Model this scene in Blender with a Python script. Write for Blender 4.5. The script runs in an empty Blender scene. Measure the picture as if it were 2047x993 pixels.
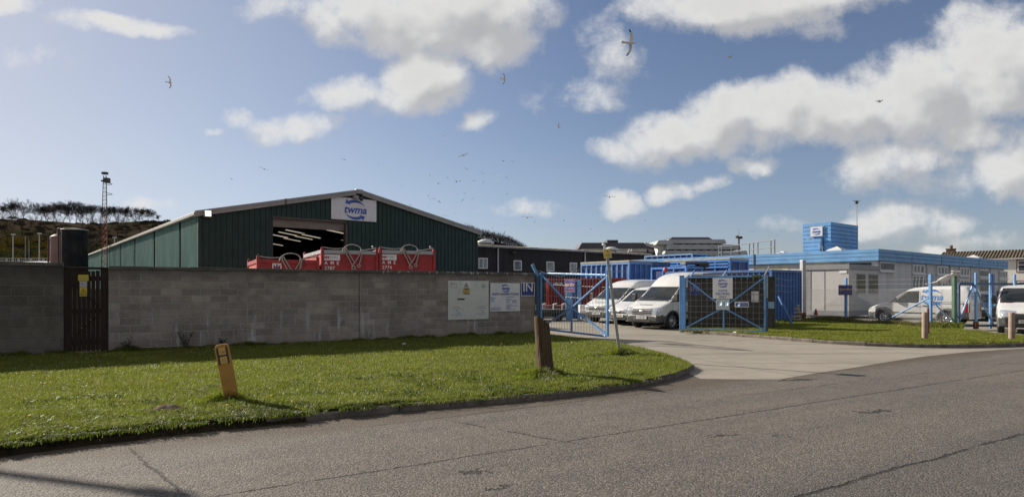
import bpy, bmesh, math, random
import numpy as np
from mathutils import Vector, Matrix
from mathutils.bvhtree import BVHTree

R = random.Random(7)
NPR = np.random.default_rng(7)
scene = bpy.context.scene
COL = scene.collection
PI = math.pi
# ---- measured from the photograph: focal length, principal column, horizon row, eye height
F = 1280.0; CX = 1023.5; HY = 578.0; H = 1.65
def G(px, py, z=0.0):
    Y = (H - z) * F / (py - HY)
    return Vector(((px - CX) / F * Y, Y, z))
def at(px, Y, z=0.0): return Vector(((px - CX) / F * Y, Y, z))
def zat(py, Y): return H - (py - HY) / F * Y
def hit(px, o, d):
    k = (px - CX) / F
    return (k * o[1] - o[0]) / (d[0] - k * d[1])
ANG = math.radians(38.7)                      # the site's building line
A = Vector((math.cos(ANG), math.sin(ANG), 0)); B = Vector((-math.sin(ANG), math.cos(ANG), 0))

# ------------------------------------------------------------------ mesh builder
class MB:
    def __init__(s): s.v = []; s.f = []; s.m = []; s.sm = []; s.T = None; s.mi = 0
    def add(s, vs, fs, smooth=False):
        o = len(s.v)
        for p in vs:
            p = Vector(p); s.v.append(s.T @ p if s.T else p)
        for f in fs:
            s.f.append([i + o for i in f]); s.m.append(s.mi); s.sm.append(smooth)
        return s
    def box(s, x0, x1, y0, y1, z0, z1):
        return s.add([(x0,y0,z0),(x1,y0,z0),(x1,y1,z0),(x0,y1,z0),(x0,y0,z1),(x1,y0,z1),(x1,y1,z1),(x0,y1,z1)],
              [(0,3,2,1),(4,5,6,7),(0,1,5,4),(1,2,6,5),(2,3,7,6),(3,0,4,7)])
    def beam(s, p0, p1, w, h, up=(0,0,1)):
        p0 = Vector(p0); p1 = Vector(p1); d = (p1 - p0).normalized(); up = Vector(up)
        a = d.cross(up)
        if a.length < 1e-4: a = d.cross(Vector((0,1,0)))
        a.normalize(); b = a.cross(d)
        q = []
        for p in (p0, p1):
            for i, j in ((-1,-1),(1,-1),(1,1),(-1,1)): q.append(p + a*(w/2*i) + b*(h/2*j))
        return s.add(q, [(0,3,2,1),(4,5,6,7),(0,1,5,4),(1,2,6,5),(2,3,7,6),(3,0,4,7)])
    def tube(s, p0, p1, r0, r1=None, n=8, cap=True, smooth=True):
        return s.path([p0, p1], [r0, r0 if r1 is None else r1], n, cap, smooth)
    def path(s, pts, r, n=6, cap=True, smooth=True):
        pts = [Vector(p) for p in pts]; k = len(pts)
        if not hasattr(r, '__len__'): r = [r]*k
        vs = []; fs = []
        d0 = (pts[1]-pts[0]).normalized()
        a = d0.cross(Vector((0,0,1)))
        if a.length < 1e-3: a = d0.cross(Vector((0,1,0)))
        a.normalize()
        for i, p in enumerate(pts):
            d = (pts[min(i+1,k-1)] - pts[max(i-1,0)]).normalized()
            a = (a - d*a.dot(d)); a.normalize(); b = d.cross(a)
            for j in range(n):
                t = 2*PI*j/n; vs.append(p + (a*math.cos(t) + b*math.sin(t))*r[i])
        for i in range(k-1):
            for j in range(n):
                fs.append((i*n+j, i*n+(j+1)%n, (i+1)*n+(j+1)%n, (i+1)*n+j))
        s.add(vs, fs, smooth)
        if cap:
            s.add(vs[:n], [tuple(range(n))[::-1]]); s.add(vs[-n:], [tuple(range(n))])
        return s
    def prism(s, pts, d0, d1, plane='xz'):
        n = len(pts)
        def P(p, d): return (p[0], d, p[1]) if plane == 'xz' else ((p[0], p[1], d) if plane == 'xy' else (d, p[0], p[1]))
        vs = [P(p, d0) for p in pts] + [P(p, d1) for p in pts]
        fs = [tuple(range(n)), tuple(range(2*n-1, n-1, -1))] + [(i, (i+1)%n, n+(i+1)%n, n+i) for i in range(n)]
        return s.add(vs, fs)
    def lathe(s, prof, n=24, T=None, smooth=True, close=False):
        # prof: (r, z) pairs about local z
        vs = []; fs = []
        for r, z in prof:
            for j in range(n):
                t = 2*PI*j/n; p = Vector((r*math.cos(t), r*math.sin(t), z)); vs.append(T @ p if T else p)
        k = len(prof)
        for i in range(k-1 if not close else k):
            for j in range(n):
                fs.append((i*n+j, i*n+(j+1)%n, ((i+1)%k)*n+(j+1)%n, ((i+1)%k)*n+j))
        return s.add(vs, fs, smooth)
    def build(s, name, mats, parent=None, loc=None, rotz=0.0, bevel=0, recalc=True):
        me = bpy.data.meshes.new(name)
        me.from_pydata([tuple(p) for p in s.v], [], s.f)
        if not isinstance(mats, (list, tuple)): mats = [mats]
        for m in mats: me.materials.append(m)
        if len(mats) > 1: me.polygons.foreach_set('material_index', s.m)
        me.polygons.foreach_set('use_smooth', s.sm)
        if recalc:
            bm = bmesh.new(); bm.from_mesh(me); bmesh.ops.recalc_face_normals(bm, faces=bm.faces); bm.to_mesh(me); bm.free()
        me.update()
        o = bpy.data.objects.new(name, me); COL.objects.link(o)
        if parent is not None: o.parent = parent
        if loc is not None: o.location = loc
        if rotz: o.rotation_euler = (0, 0, rotz)
        if bevel:
            b = o.modifiers.new('bevel', 'BEVEL'); b.width = bevel; b.segments = 2; b.limit_method = 'ANGLE'; b.angle_limit = math.radians(40)
        return o

def tag(o, label=None, cat=None, group=None, kind=None):
    if label: o['label'] = label
    if cat: o['category'] = cat
    if group: o['group'] = group
    if kind: o['kind'] = kind
    return o
def thing(name, label, cat, loc=(0,0,0), rotz=0.0, group=None):
    o = bpy.data.objects.new(name, None); COL.objects.link(o)
    o.empty_display_size = .2
    o.location = loc; o.rotation_euler = (0, 0, rotz)
    return tag(o, label, cat, group)
def smooth_pts(p, n=2):
    p = [Vector(q) for q in p]
    for _ in range(n):
        q = [p[0]]
        for a, b in zip(p, p[1:]): q += [a.lerp(b, .25), a.lerp(b, .75)]
        p = q + [p[-1]]
    return p
def struct(o): o['kind'] = 'structure'; return o
KIDS = {}
def copy_tree(o, parent=None):
    c = o.copy(); COL.objects.link(c)
    if parent is not None: c.parent = parent
    for ch in list(o.children): copy_tree(ch, c)
    return c

# ------------------------------------------------------------------ materials
class NT:
    def __init__(s, nt): s.nt = nt; s.n = nt.nodes; s.l = nt.links
    def new(s, t, **kw):
        nd = s.n.new(t)
        for k, v in kw.items():
            if k.startswith('i_'):
                key = k[2:]; key = int(key) if key.isdigit() else key.replace('_', ' ')
                s.set(nd.inputs[key], v)
            else: setattr(nd, k, v)
        return nd
    def set(s, inp, v):
        if isinstance(v, bpy.types.NodeSocket): s.l.new(v, inp)
        else: inp.default_value = v
    def math(s, op, a, b=None, c=None, clamp=False):
        nd = s.n.new('ShaderNodeMath'); nd.operation = op; nd.use_clamp = clamp
        s.set(nd.inputs[0], a)
        if b is not None: s.set(nd.inputs[1], b)
        if c is not None: s.set(nd.inputs[2], c)
        return nd.outputs[0]
    def vmath(s, op, a, b=None, c=None):
        nd = s.n.new('ShaderNodeVectorMath'); nd.operation = op
        s.set(nd.inputs[0], a)
        if b is not None: s.set(nd.inputs[1], b)
        if c is not None: s.set(nd.inputs[2], c)
        return nd.outputs['Value'] if op in ('DOT_PRODUCT','LENGTH','DISTANCE') else nd.outputs[0]
    def mix(s, f, a, b, mode='MIX'):
        nd = s.n.new('ShaderNodeMix'); nd.data_type = 'RGBA'; nd.blend_type = mode
        s.set(nd.inputs[0], f); s.set(nd.inputs[6], a if not isinstance(a, tuple) else c4(a)); s.set(nd.inputs[7], b if not isinstance(b, tuple) else c4(b))
        return nd.outputs[2]
    def noise(s, vec, scale, detail=3, rough=.55, dist=0):
        nd = s.new('ShaderNodeTexNoise', i_Scale=scale, i_Detail=detail, i_Roughness=rough, i_Distortion=dist)
        if vec is not None: s.l.new(vec, nd.inputs['Vector'])
        return nd.outputs[0]
    def ramp(s, f, lo, hi, a=0., b=1.):
        nd = s.n.new('ShaderNodeMapRange'); nd.interpolation_type = 'SMOOTHSTEP'
        s.set(nd.inputs[0], f); s.set(nd.inputs[1], lo); s.set(nd.inputs[2], hi); s.set(nd.inputs[3], a); s.set(nd.inputs[4], b)
        return nd.outputs[0]
def c4(c): return (c[0], c[1], c[2], 1.0)
def srgb(r, g, b):
    f = lambda x: (x/255/12.92) if x <= 10 else (((x/255)+.055)/1.055)**2.4
    return (f(r), f(g), f(b))
def basemat(name):
    m = bpy.data.materials.new(name); m.use_nodes = True
    t = NT(m.node_tree); bs = t.n['Principled BSDF']
    return m, t, bs
MATS = {}
def M(name, col, rough=.55, metal=0., var=.18, scale=3., bump=0., bscale=60., spec=.5, dirt=None, damt=.5, dscale=2., coat=0., stretch=None):
    if name in MATS: return MATS[name]
    m, t, bs = basemat(name)
    co = t.new('ShaderNodeTexCoord').outputs['Object']
    if stretch: co = t.new('ShaderNodeMapping', i_Vector=co, i_Scale=stretch).outputs[0]
    n = t.noise(co, scale, 5, .6)
    lo = tuple(max(0, c*(1-var)) for c in col); hi = tuple(min(1, c*(1+var)) for c in col)
    c = t.mix(t.ramp(n, .3, .7), lo, hi)
    if dirt:
        d = t.ramp(t.noise(co, dscale, 7, .68), .48, .72, 0., damt)
        c = t.mix(d, c, dirt)
    t.l.new(c, bs.inputs['Base Color'])
    t.l.new(t.ramp(t.noise(co, scale*2.3, 4), .3, .7, max(.02, rough-.08), min(1, rough+.1)), bs.inputs['Roughness'])
    bs.inputs['Metallic'].default_value = metal
    bs.inputs['Specular IOR Level'].default_value = spec
    if coat: bs.inputs['Coat Weight'].default_value = coat; bs.inputs['Coat Roughness'].default_value = .05
    if bump:
        b = t.new('ShaderNodeBump', i_Strength=bump, i_Distance=.01, i_Height=t.noise(co, bscale, 4))
        t.l.new(b.outputs[0], bs.inputs['Normal'])
    MATS[name] = m
    return m
def EM(name, col, strength):
    m, t, bs = basemat(name)
    bs.inputs['Base Color'].default_value = c4(col)
    bs.inputs['Emission Color'].default_value = c4(col); bs.inputs['Emission Strength'].default_value = strength
    return m
def GLASS(name, col=(.02,.025,.03), rough=.04):
    m, t, bs = basemat(name)
    co = t.new('ShaderNodeTexCoord').outputs['Object']
    t.l.new(t.mix(t.ramp(t.noise(co, 1.3, 3), .35, .7), tuple(c*.6 for c in col), tuple(c*1.5 for c in col)), bs.inputs['Base Color'])
    bs.inputs['Roughness'].default_value = rough; bs.inputs['Specular IOR Level'].default_value = .7
    b = t.new('ShaderNodeBump', i_Strength=.05, i_Distance=.01, i_Height=t.noise(co, 1.7, 2))
    t.l.new(b.outputs[0], bs.inputs['Normal'])
    return m

white_paint = M('white_paint', (.64,.645,.645), .28, var=.04, scale=2, coat=.5, dirt=(.42,.40,.37), damt=.22, dscale=3)
sign_white = M('sign_white', (.70,.70,.71), .4, var=.05, dirt=(.45,.43,.4), damt=.25, dscale=2.5)
sign_cream = M('sign_cream', (.62,.62,.58), .45, var=.05, dirt=(.42,.40,.35), damt=.3, dscale=2)
sign_blue = M('sign_blue', (.028,.04,.24), .35, var=.06)
logo_blue = M('logo_blue', (.035,.10,.42), .4, var=.05)
ink_blue = M('ink_blue', (.07,.13,.32), .5, var=.05)
ink_black = M('ink_black', (.02,.02,.022), .5, var=.05)
ink_grey = M('ink_grey', (.24,.25,.28), .5, var=.05)
ink_orange = M('ink_orange', (.62,.30,.10), .45, var=.05)
ink_white = M('ink_white', (.74,.74,.74), .45, var=.03)
ink_cyan = M('ink_cyan', (.16,.38,.52), .45, var=.05)
ink_gold = M('ink_gold', (.56,.38,.12), .45, var=.08)
sign_yellow = M('sign_yellow', (.62,.46,.04), .42, var=.08, dirt=(.4,.32,.08), damt=.4)
gate_blue = M('gate_blue', (.125,.30,.58), .42, var=.14, scale=6, dirt=(.16,.12,.10), damt=.45, dscale=9)
dark_blue_paint = M('dark_blue_paint', (.045,.09,.17), .45, var=.2, dirt=(.08,.06,.05), damt=.4)
galv = M('galvanised', (.34,.35,.36), .45, .6, var=.15, scale=14)
wire_m = M('wire_metal', (.30,.31,.32), .45, .5, var=.15)
rope_m = M('sling_wire', (.42,.40,.37), .5, .3, var=.25, scale=30)
black_plastic = M('black_plastic', (.035,.036,.038), .5, var=.15)
grey_plastic = M('grey_plastic', (.075,.077,.08), .5, var=.12)
rubber = M('rubber', (.022,.022,.023), .75, var=.2, bump=.2)
steel_rim = M('steel_rim', (.42,.43,.44), .35, .7, var=.12)
chrome = M('chrome', (.62,.63,.64), .18, .9, var=.05)
lamp_glass = M('lamp_glass', (.42,.45,.5), .08, .3, var=.12, scale=9)
red_lens = M('red_lens', (.42,.02,.02), .15, var=.15)
amber_lens = M('amber_lens', (.6,.2,.02), .2, var=.1)
vglass = GLASS('vehicle_glass', (.016,.02,.022), .03)
wglass = GLASS('window_glass', (.035,.04,.045), .06)

# ------------------------------------------------------------------ lettering
_tc = {}
def text_geo(txt, size, align='CENTER', shear=0., bold=0., space=1.0):
    key = (txt, size, align, shear, bold, space)
    if key in _tc: return _tc[key]
    cu = bpy.data.curves.new('lettering', 'FONT'); cu.body = txt; cu.size = size; cu.align_x = align; cu.align_y = 'CENTER'
    cu.shear = shear; cu.offset = bold*size; cu.resolution_u = 3; cu.space_character = space; cu.fill_mode = 'FRONT' if False else cu.fill_mode
    o = bpy.data.objects.new('lettering', cu)
    me = bpy.data.meshes.new_from_object(o)
    r = ([tuple(v.co) for v in me.vertices], [tuple(p.vertices) for p in me.polygons])
    bpy.data.objects.remove(o); bpy.data.meshes.remove(me); bpy.data.curves.remove(cu)
    _tc[key] = r
    return r
def put_text(mb, txt, size, x, z, y, align='CENTER', shear=0., bold=0., sx=1., space=1.0):
    vs, fs = text_geo(txt, size, align, shear, bold, space)
    mb.add([(x + p[0]*sx, y, z + p[1]) for p in vs], fs)
def put_logo(mb, w, x, z, y, bold=.02):
    """twma wordmark between two swooping arrows; w = width of the word"""
    s = w/2.0
    put_text(mb, 'twma', w*.40, x, z-w*.02, y, shear=.25, bold=bold, sx=1.0)
    top = [(-.18,.295),(-.06,.338),(.06,.352),(.18,.340),(.30,.295),(.40,.225),(.48,.145)]
    bot = [(-.14,.200),(-.04,.232),(.06,.246),(.16,.250),(.26,.238),(.37,.200),(.48,.144)]
    head = [(-.315,.205),(-.235,.365),(-.085,.165)]
    for flip in (0, 1):
        T_ = (lambda p: (x + (.17-p[0])*w - .085*w, y, z + (-.03-p[1])*w)) if flip else (lambda p: (x + p[0]*w - .085*w, y, z + p[1]*w))
        q = [T_(p) for p in top] + [T_(p) for p in bot]; n = len(top)
        mb.add(q, [(i, i+1, n+i+1, n+i) for i in range(n-1)])
        mb.add([(lambda a: (a[0], a[1]-.0006, a[2]))(T_(p)) for p in head], [(0,1,2)])

def sign(name, label, w, h, loc, rotz, face, texts=(), logo=None, border=None, blocks=(), edge=None, thick=.02, cat='sign', group=None, panels=(), tilt=0):
    """flat board; origin bottom centre; local x right, front face at -y. texts: (txt,x,z,size,mat,kw)"""
    t = thing(name, label, cat, loc, rotz, group)
    if tilt: t.rotation_euler = (0, tilt, rotz)
    b = MB().box(-w/2, w/2, 0, thick, 0, h); b.build('panel', face, t, bevel=.004)
    yf = -.003
    if border:
        bm_, bw, ins = border
        k = MB(); x0, x1, z0, z1 = -w/2+ins, w/2-ins, ins, h-ins
        for q in ((x0,x1,z0,z0+bw),(x0,x1,z1-bw,z1),(x0,x0+bw,z0+bw,z1-bw),(x1-bw,x1,z0+bw,z1-bw)):
            k.add([(q[0],yf,q[2]),(q[1],yf,q[2]),(q[1],yf,q[3]),(q[0],yf,q[3])], [(0,1,2,3)])
        k.build('border', bm_, t)
    for nm, x0, x1, z0, z1, mm in panels:
        MB().box(x0, x1, -.006, 0.001, z0, z1).build(nm, mm, t)
    yf = -.009
    by = {}
    for tx in texts:
        kw = tx[5] if len(tx) > 5 else {}
        mb = MB(); put_text(mb, tx[0], tx[3], tx[1], tx[2], yf, **kw); mb.build('lettering', tx[4], t)
    few = len(blocks) <= 3
    for q in blocks:
        if few: MB().add([(q[0],yf,q[2]),(q[1],yf,q[2]),(q[1],yf,q[3]),(q[0],yf,q[3])], [(0,1,2,3)]).build('fine_print', q[4], t); continue
        by.setdefault(q[4], MB()).add([(q[0],yf,q[2]),(q[1],yf,q[2]),(q[1],yf,q[3]),(q[0],yf,q[3])], [(0,1,2,3)])
    for mm, mb in by.items(): mb.build('fine_print', mm, t)
    if logo:
        mb = MB(); put_logo(mb, logo[0], logo[1], logo[2], -.010, logo[4] if len(logo) > 4 else .02); mb.build('logo', logo[3], t)
    return t
EXPOSURE = 0.62
SKY_STRENGTH = .061
SKY_TINT = (.99, .92, .985)
CLOUD_STRENGTH = .54
DENOISE = True
DUST = .34
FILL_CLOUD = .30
# ================================================================== camera, sun, sky
cam = bpy.data.cameras.new('camera'); camo = bpy.data.objects.new('camera', cam); COL.objects.link(camo)
camo.location = (0, 0, H); camo.rotation_euler = (PI/2, 0, 0)
cam.sensor_width = 36; cam.lens = F/2047*36; cam.shift_y = (HY-496.5)/2047; cam.clip_end = 6000; cam.clip_start = .05
scene.camera = camo
SUN_EL = math.radians(26); SUN_AZ = math.radians(-57)      # azimuth from +Y towards +X
sd = Vector((math.sin(SUN_AZ)*math.cos(SUN_EL), math.cos(SUN_AZ)*math.cos(SUN_EL), math.sin(SUN_EL)))
sl = bpy.data.lights.new('sun', 'SUN'); sl.energy = 5.0; sl.angle = math.radians(.53); sl.color = (1., .905, .77)
so = bpy.data.objects.new('sun', sl); COL.objects.link(so); so.rotation_euler = sd.to_track_quat('Z', 'Y').to_euler()
vs_ = scene.view_settings; vs_.view_transform = 'Standard'; vs_.look = 'None'; vs_.exposure = EXPOSURE; vs_.gamma = 1; vs_.use_curve_mapping = False
w = bpy.data.worlds.new('World'); scene.world = w; w.use_nodes = True
t = NT(w.node_tree); t.n.clear()
sky = t.new('ShaderNodeTexSky', sky_type='NISHITA'); sky.sun_disc = False; sky.sun_elevation = SUN_EL; sky.sun_rotation = SUN_AZ
sky.air_density = 1.0; sky.dust_density = DUST; sky.ozone_density = 1.5; sky.altitude = 20
co = t.new('ShaderNodeTexCoord').outputs['Generated']
xyz = t.new('ShaderNodeSeparateXYZ', i_Vector=co)
yc = t.math('MAXIMUM', xyz.outputs[1], .04)
p0 = t.new('ShaderNodeCombineXYZ', i_X=t.math('DIVIDE', xyz.outputs[0], yc), i_Y=t.math('DIVIDE', xyz.outputs[2], yc)).outputs[0]
CLOUDS = [ # column, row, half width, half height, tilt (deg), strength   (bearings of each cloud)
 (905,28,190,88,6,1.15),(760,10,120,62,0,.95),(650,40,90,42,-25,.7),(560,10,70,36,0,.62),(990,75,85,62,0,.9),
 (850,158,92,62,8,1.05),(800,200,95,38,10,.6),(688,193,70,36,10,.72),(588,262,84,28,8,.72),(955,240,36,20,25,.5),
 (1540,4,240,52,4,1.0),(1380,5,130,42,0,.62),
 (1325,283,112,54,8,1.0),(1440,240,120,66,20,1.0),(1560,222,120,72,10,1.05),(1690,222,135,72,5,1.05),(1840,190,155,92,18,1.1),(1985,140,135,125,20,1.15),(1725,160,70,44,30,.7),
 (1985,270,120,40,0,.75),(2025,345,90,66,0,.9),(1800,330,125,46,5,.72),(1890,370,90,30,0,.5),
 (1770,438,95,34,5,.68),(1880,500,48,18,0,.7),(1970,480,60,22,0,.45),(1245,408,46,25,0,.8),(1352,388,40,20,10,.62),(1405,370,50,14,20,.55),(1510,326,50,20,0,.55),
 (30,8,50,24,0,.75),(130,36,60,20,0,.35),(262,42,120,17,-8,.7),(60,110,60,30,0,.25),(288,398,40,14,0,.5),(480,246,34,18,0,.42),(418,272,20,9,0,.45),
 (1225,105,70,46,-40,.33),(1160,190,70,24,0,.22),(1640,60,60,20,0,.3),(1050,415,70,14,0,.3),(1900,440,90,26,0,.35),(1560,440,50,16,0,.25)]
def density(p, full=True):
    warp = t.new('ShaderNodeTexNoise', i_Vector=p, i_Scale=5.2, i_Detail=5, i_Roughness=.6).outputs['Color']
    q = t.vmath('ADD', p, t.vmath('MULTIPLY', t.vmath('SUBTRACT', warp, (.5,.5,.5)), (.11,.075,0)))
    acc = None
    for (px, py, a, b, ang, s) in CLOUDS:
        mp = t.new('ShaderNodeMapping', vector_type='TEXTURE', i_Vector=q)
        mp.inputs['Location'].default_value = ((px-CX)/F, (HY-py)/F, 0)
        mp.inputs['Rotation'].default_value = (0, 0, math.radians(ang))
        mp.inputs['Scale'].default_value = (a*1.20/F, b*1.20/F, 1)
        r2 = t.vmath('DOT_PRODUCT', mp.outputs[0], mp.outputs[0])
        v = t.math('MULTIPLY_ADD', r2, -s, s)
        acc = v if acc is None else t.math('SMOOTH_MAX', acc, v, .12)
    n = t.new('ShaderNodeTexNoise', i_Vector=p, i_Scale=10., i_Detail=9, i_Roughness=.62, i_Lacunarity=2.1).outputs[0]
    n2 = t.new('ShaderNodeTexNoise', i_Vector=p, i_Scale=34., i_Detail=6, i_Roughness=.6).outputs[0]
    nn = t.math('ADD', t.math('MULTIPLY', t.math('SUBTRACT', n, .5), 2.25), t.math('MULTIPLY', t.math('SUBTRACT', n2, .5), .60))
    acc = t.math('MAXIMUM', acc, -.8)
    return t.math('ADD', acc, nn), t.math('ADD', acc, t.math('MULTIPLY', t.math('SUBTRACT', t.new('ShaderNodeTexNoise', i_Vector=p, i_Scale=11., i_Detail=2.5, i_Roughness=.5).outputs[0], .5), 1.5))
d0, s0_ = density(p0)
d1, s1_ = density(t.vmath('ADD', p0, (-.024, .036, 0)))
alpha = t.math('POWER', t.ramp(d0, -.14, .86), .95)
alpha = t.math('MULTIPLY', alpha, t.ramp(xyz.outputs[1], .05, .2))
alpha = t.math('MULTIPLY', alpha, t.ramp(xyz.outputs[2], .0, .03))
shade = t.ramp(t.math('ADD', t.math('SUBTRACT', s0_, s1_), t.math('MULTIPLY', t.math('SUBTRACT', d0, d1), .30)), -.42, .42)
thick = t.ramp(d0, .35, 1.25)
lit = t.math('SUBTRACT', t.math('MULTIPLY_ADD', shade, .62, .38), t.math('MULTIPLY', thick, .20), clamp=True)
ccol = t.mix(lit, (.44,.445,.465), (.97,.96,.935))
wgt = t.ramp(t.math('DIVIDE', xyz.outputs[0], yc), -.8, .1, 1.0, .0)
ccol = t.mix(t.math('MULTIPLY', wgt, .35), ccol, (.95,.94,.92))
wl_ = t.ramp(t.math('DIVIDE', xyz.outputs[0], yc), -.95, .25, .55, .0)
bg1 = t.new('ShaderNodeBackground', i_Color=t.mix(t.math('MULTIPLY', wl_, t.ramp(xyz.outputs[1], .0, .2)), t.mix(t.ramp(xyz.outputs[2], 0., .20, .9, 0.), t.mix(1., sky.outputs[0], SKY_TINT, 'MULTIPLY'), t.mix(1., t.mix(1., sky.outputs[0], SKY_TINT, 'MULTIPLY'), (.78,.86,1.06), 'MULTIPLY')), (5.9,6.2,6.75)), i_Strength=SKY_STRENGTH)
bg2 = t.new('ShaderNodeBackground', i_Color=ccol, i_Strength=CLOUD_STRENGTH)
# broken bright cloud added over the unseen sky (overhead and behind) for fill light
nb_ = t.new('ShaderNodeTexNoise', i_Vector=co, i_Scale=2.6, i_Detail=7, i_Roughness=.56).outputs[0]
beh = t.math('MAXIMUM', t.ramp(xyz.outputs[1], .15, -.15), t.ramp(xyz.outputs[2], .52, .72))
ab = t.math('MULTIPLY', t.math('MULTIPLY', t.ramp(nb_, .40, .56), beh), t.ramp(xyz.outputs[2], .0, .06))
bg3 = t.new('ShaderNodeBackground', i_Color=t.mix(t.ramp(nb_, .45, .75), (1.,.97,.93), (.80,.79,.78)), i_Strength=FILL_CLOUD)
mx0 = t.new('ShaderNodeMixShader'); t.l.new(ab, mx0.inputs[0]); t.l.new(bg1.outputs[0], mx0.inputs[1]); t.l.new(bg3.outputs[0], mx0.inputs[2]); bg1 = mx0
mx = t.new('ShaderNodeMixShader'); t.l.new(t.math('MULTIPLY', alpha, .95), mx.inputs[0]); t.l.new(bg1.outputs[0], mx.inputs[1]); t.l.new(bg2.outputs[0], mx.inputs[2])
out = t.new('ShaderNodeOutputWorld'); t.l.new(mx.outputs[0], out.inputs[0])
w.cycles.sampling_method = 'MANUAL'; w.cycles.sample_map_resolution = 512
scene.cycles.max_bounces = 6; scene.cycles.diffuse_bounces = 3; scene.cycles.glossy_bounces = 3; scene.cycles.transparent_max_bounces = 8
scene.cycles.use_denoising = DENOISE
# ================================================================== ground, road, yard, kerbs, verges, grass
RD = Vector((.85, .527, 0)).normalized(); RN = Vector((-RD.y, RD.x, 0))       # along the road / away from it
ZV = .10                                                                     # height of the verge above the road
WP0 = G(217, 703, ZV); WP1 = G(1070, 665, ZV); WD = (WP1-WP0).normalized(); WN = Vector((WD.y, -WD.x, 0))  # block wall foot line; WN faces the road
WANG = math.atan2(WD.y, WD.x)

def kerb_pts():
    px = [(0,912),(135,893),(270,877),(450,857),(640,838),(850,818),(1000,806),(1090,798),(1180,787),(1250,777),(1310,766),(1350,756),(1376,746),(1388,737)]
    return [G(*p) for p in px]
KL = kerb_pts()
KL = [KL[0] - RD*30] + KL
K_BACK = [G(1384,729,ZV), G(1368,720,ZV), G(1330,706,ZV), G(1280,694,ZV), G(1222,682,ZV)]
KR = [G(*p) for p in [(1372,664),(1420,668),(1470,672),(1540,678),(1600,683),(1640,686),(1700,690),(1760,693),(1820,695),(1900,696),(1980,695),(2047,693)]]
KR += [KR[-1] + RD*6, KR[-1] + RD*40]

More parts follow.
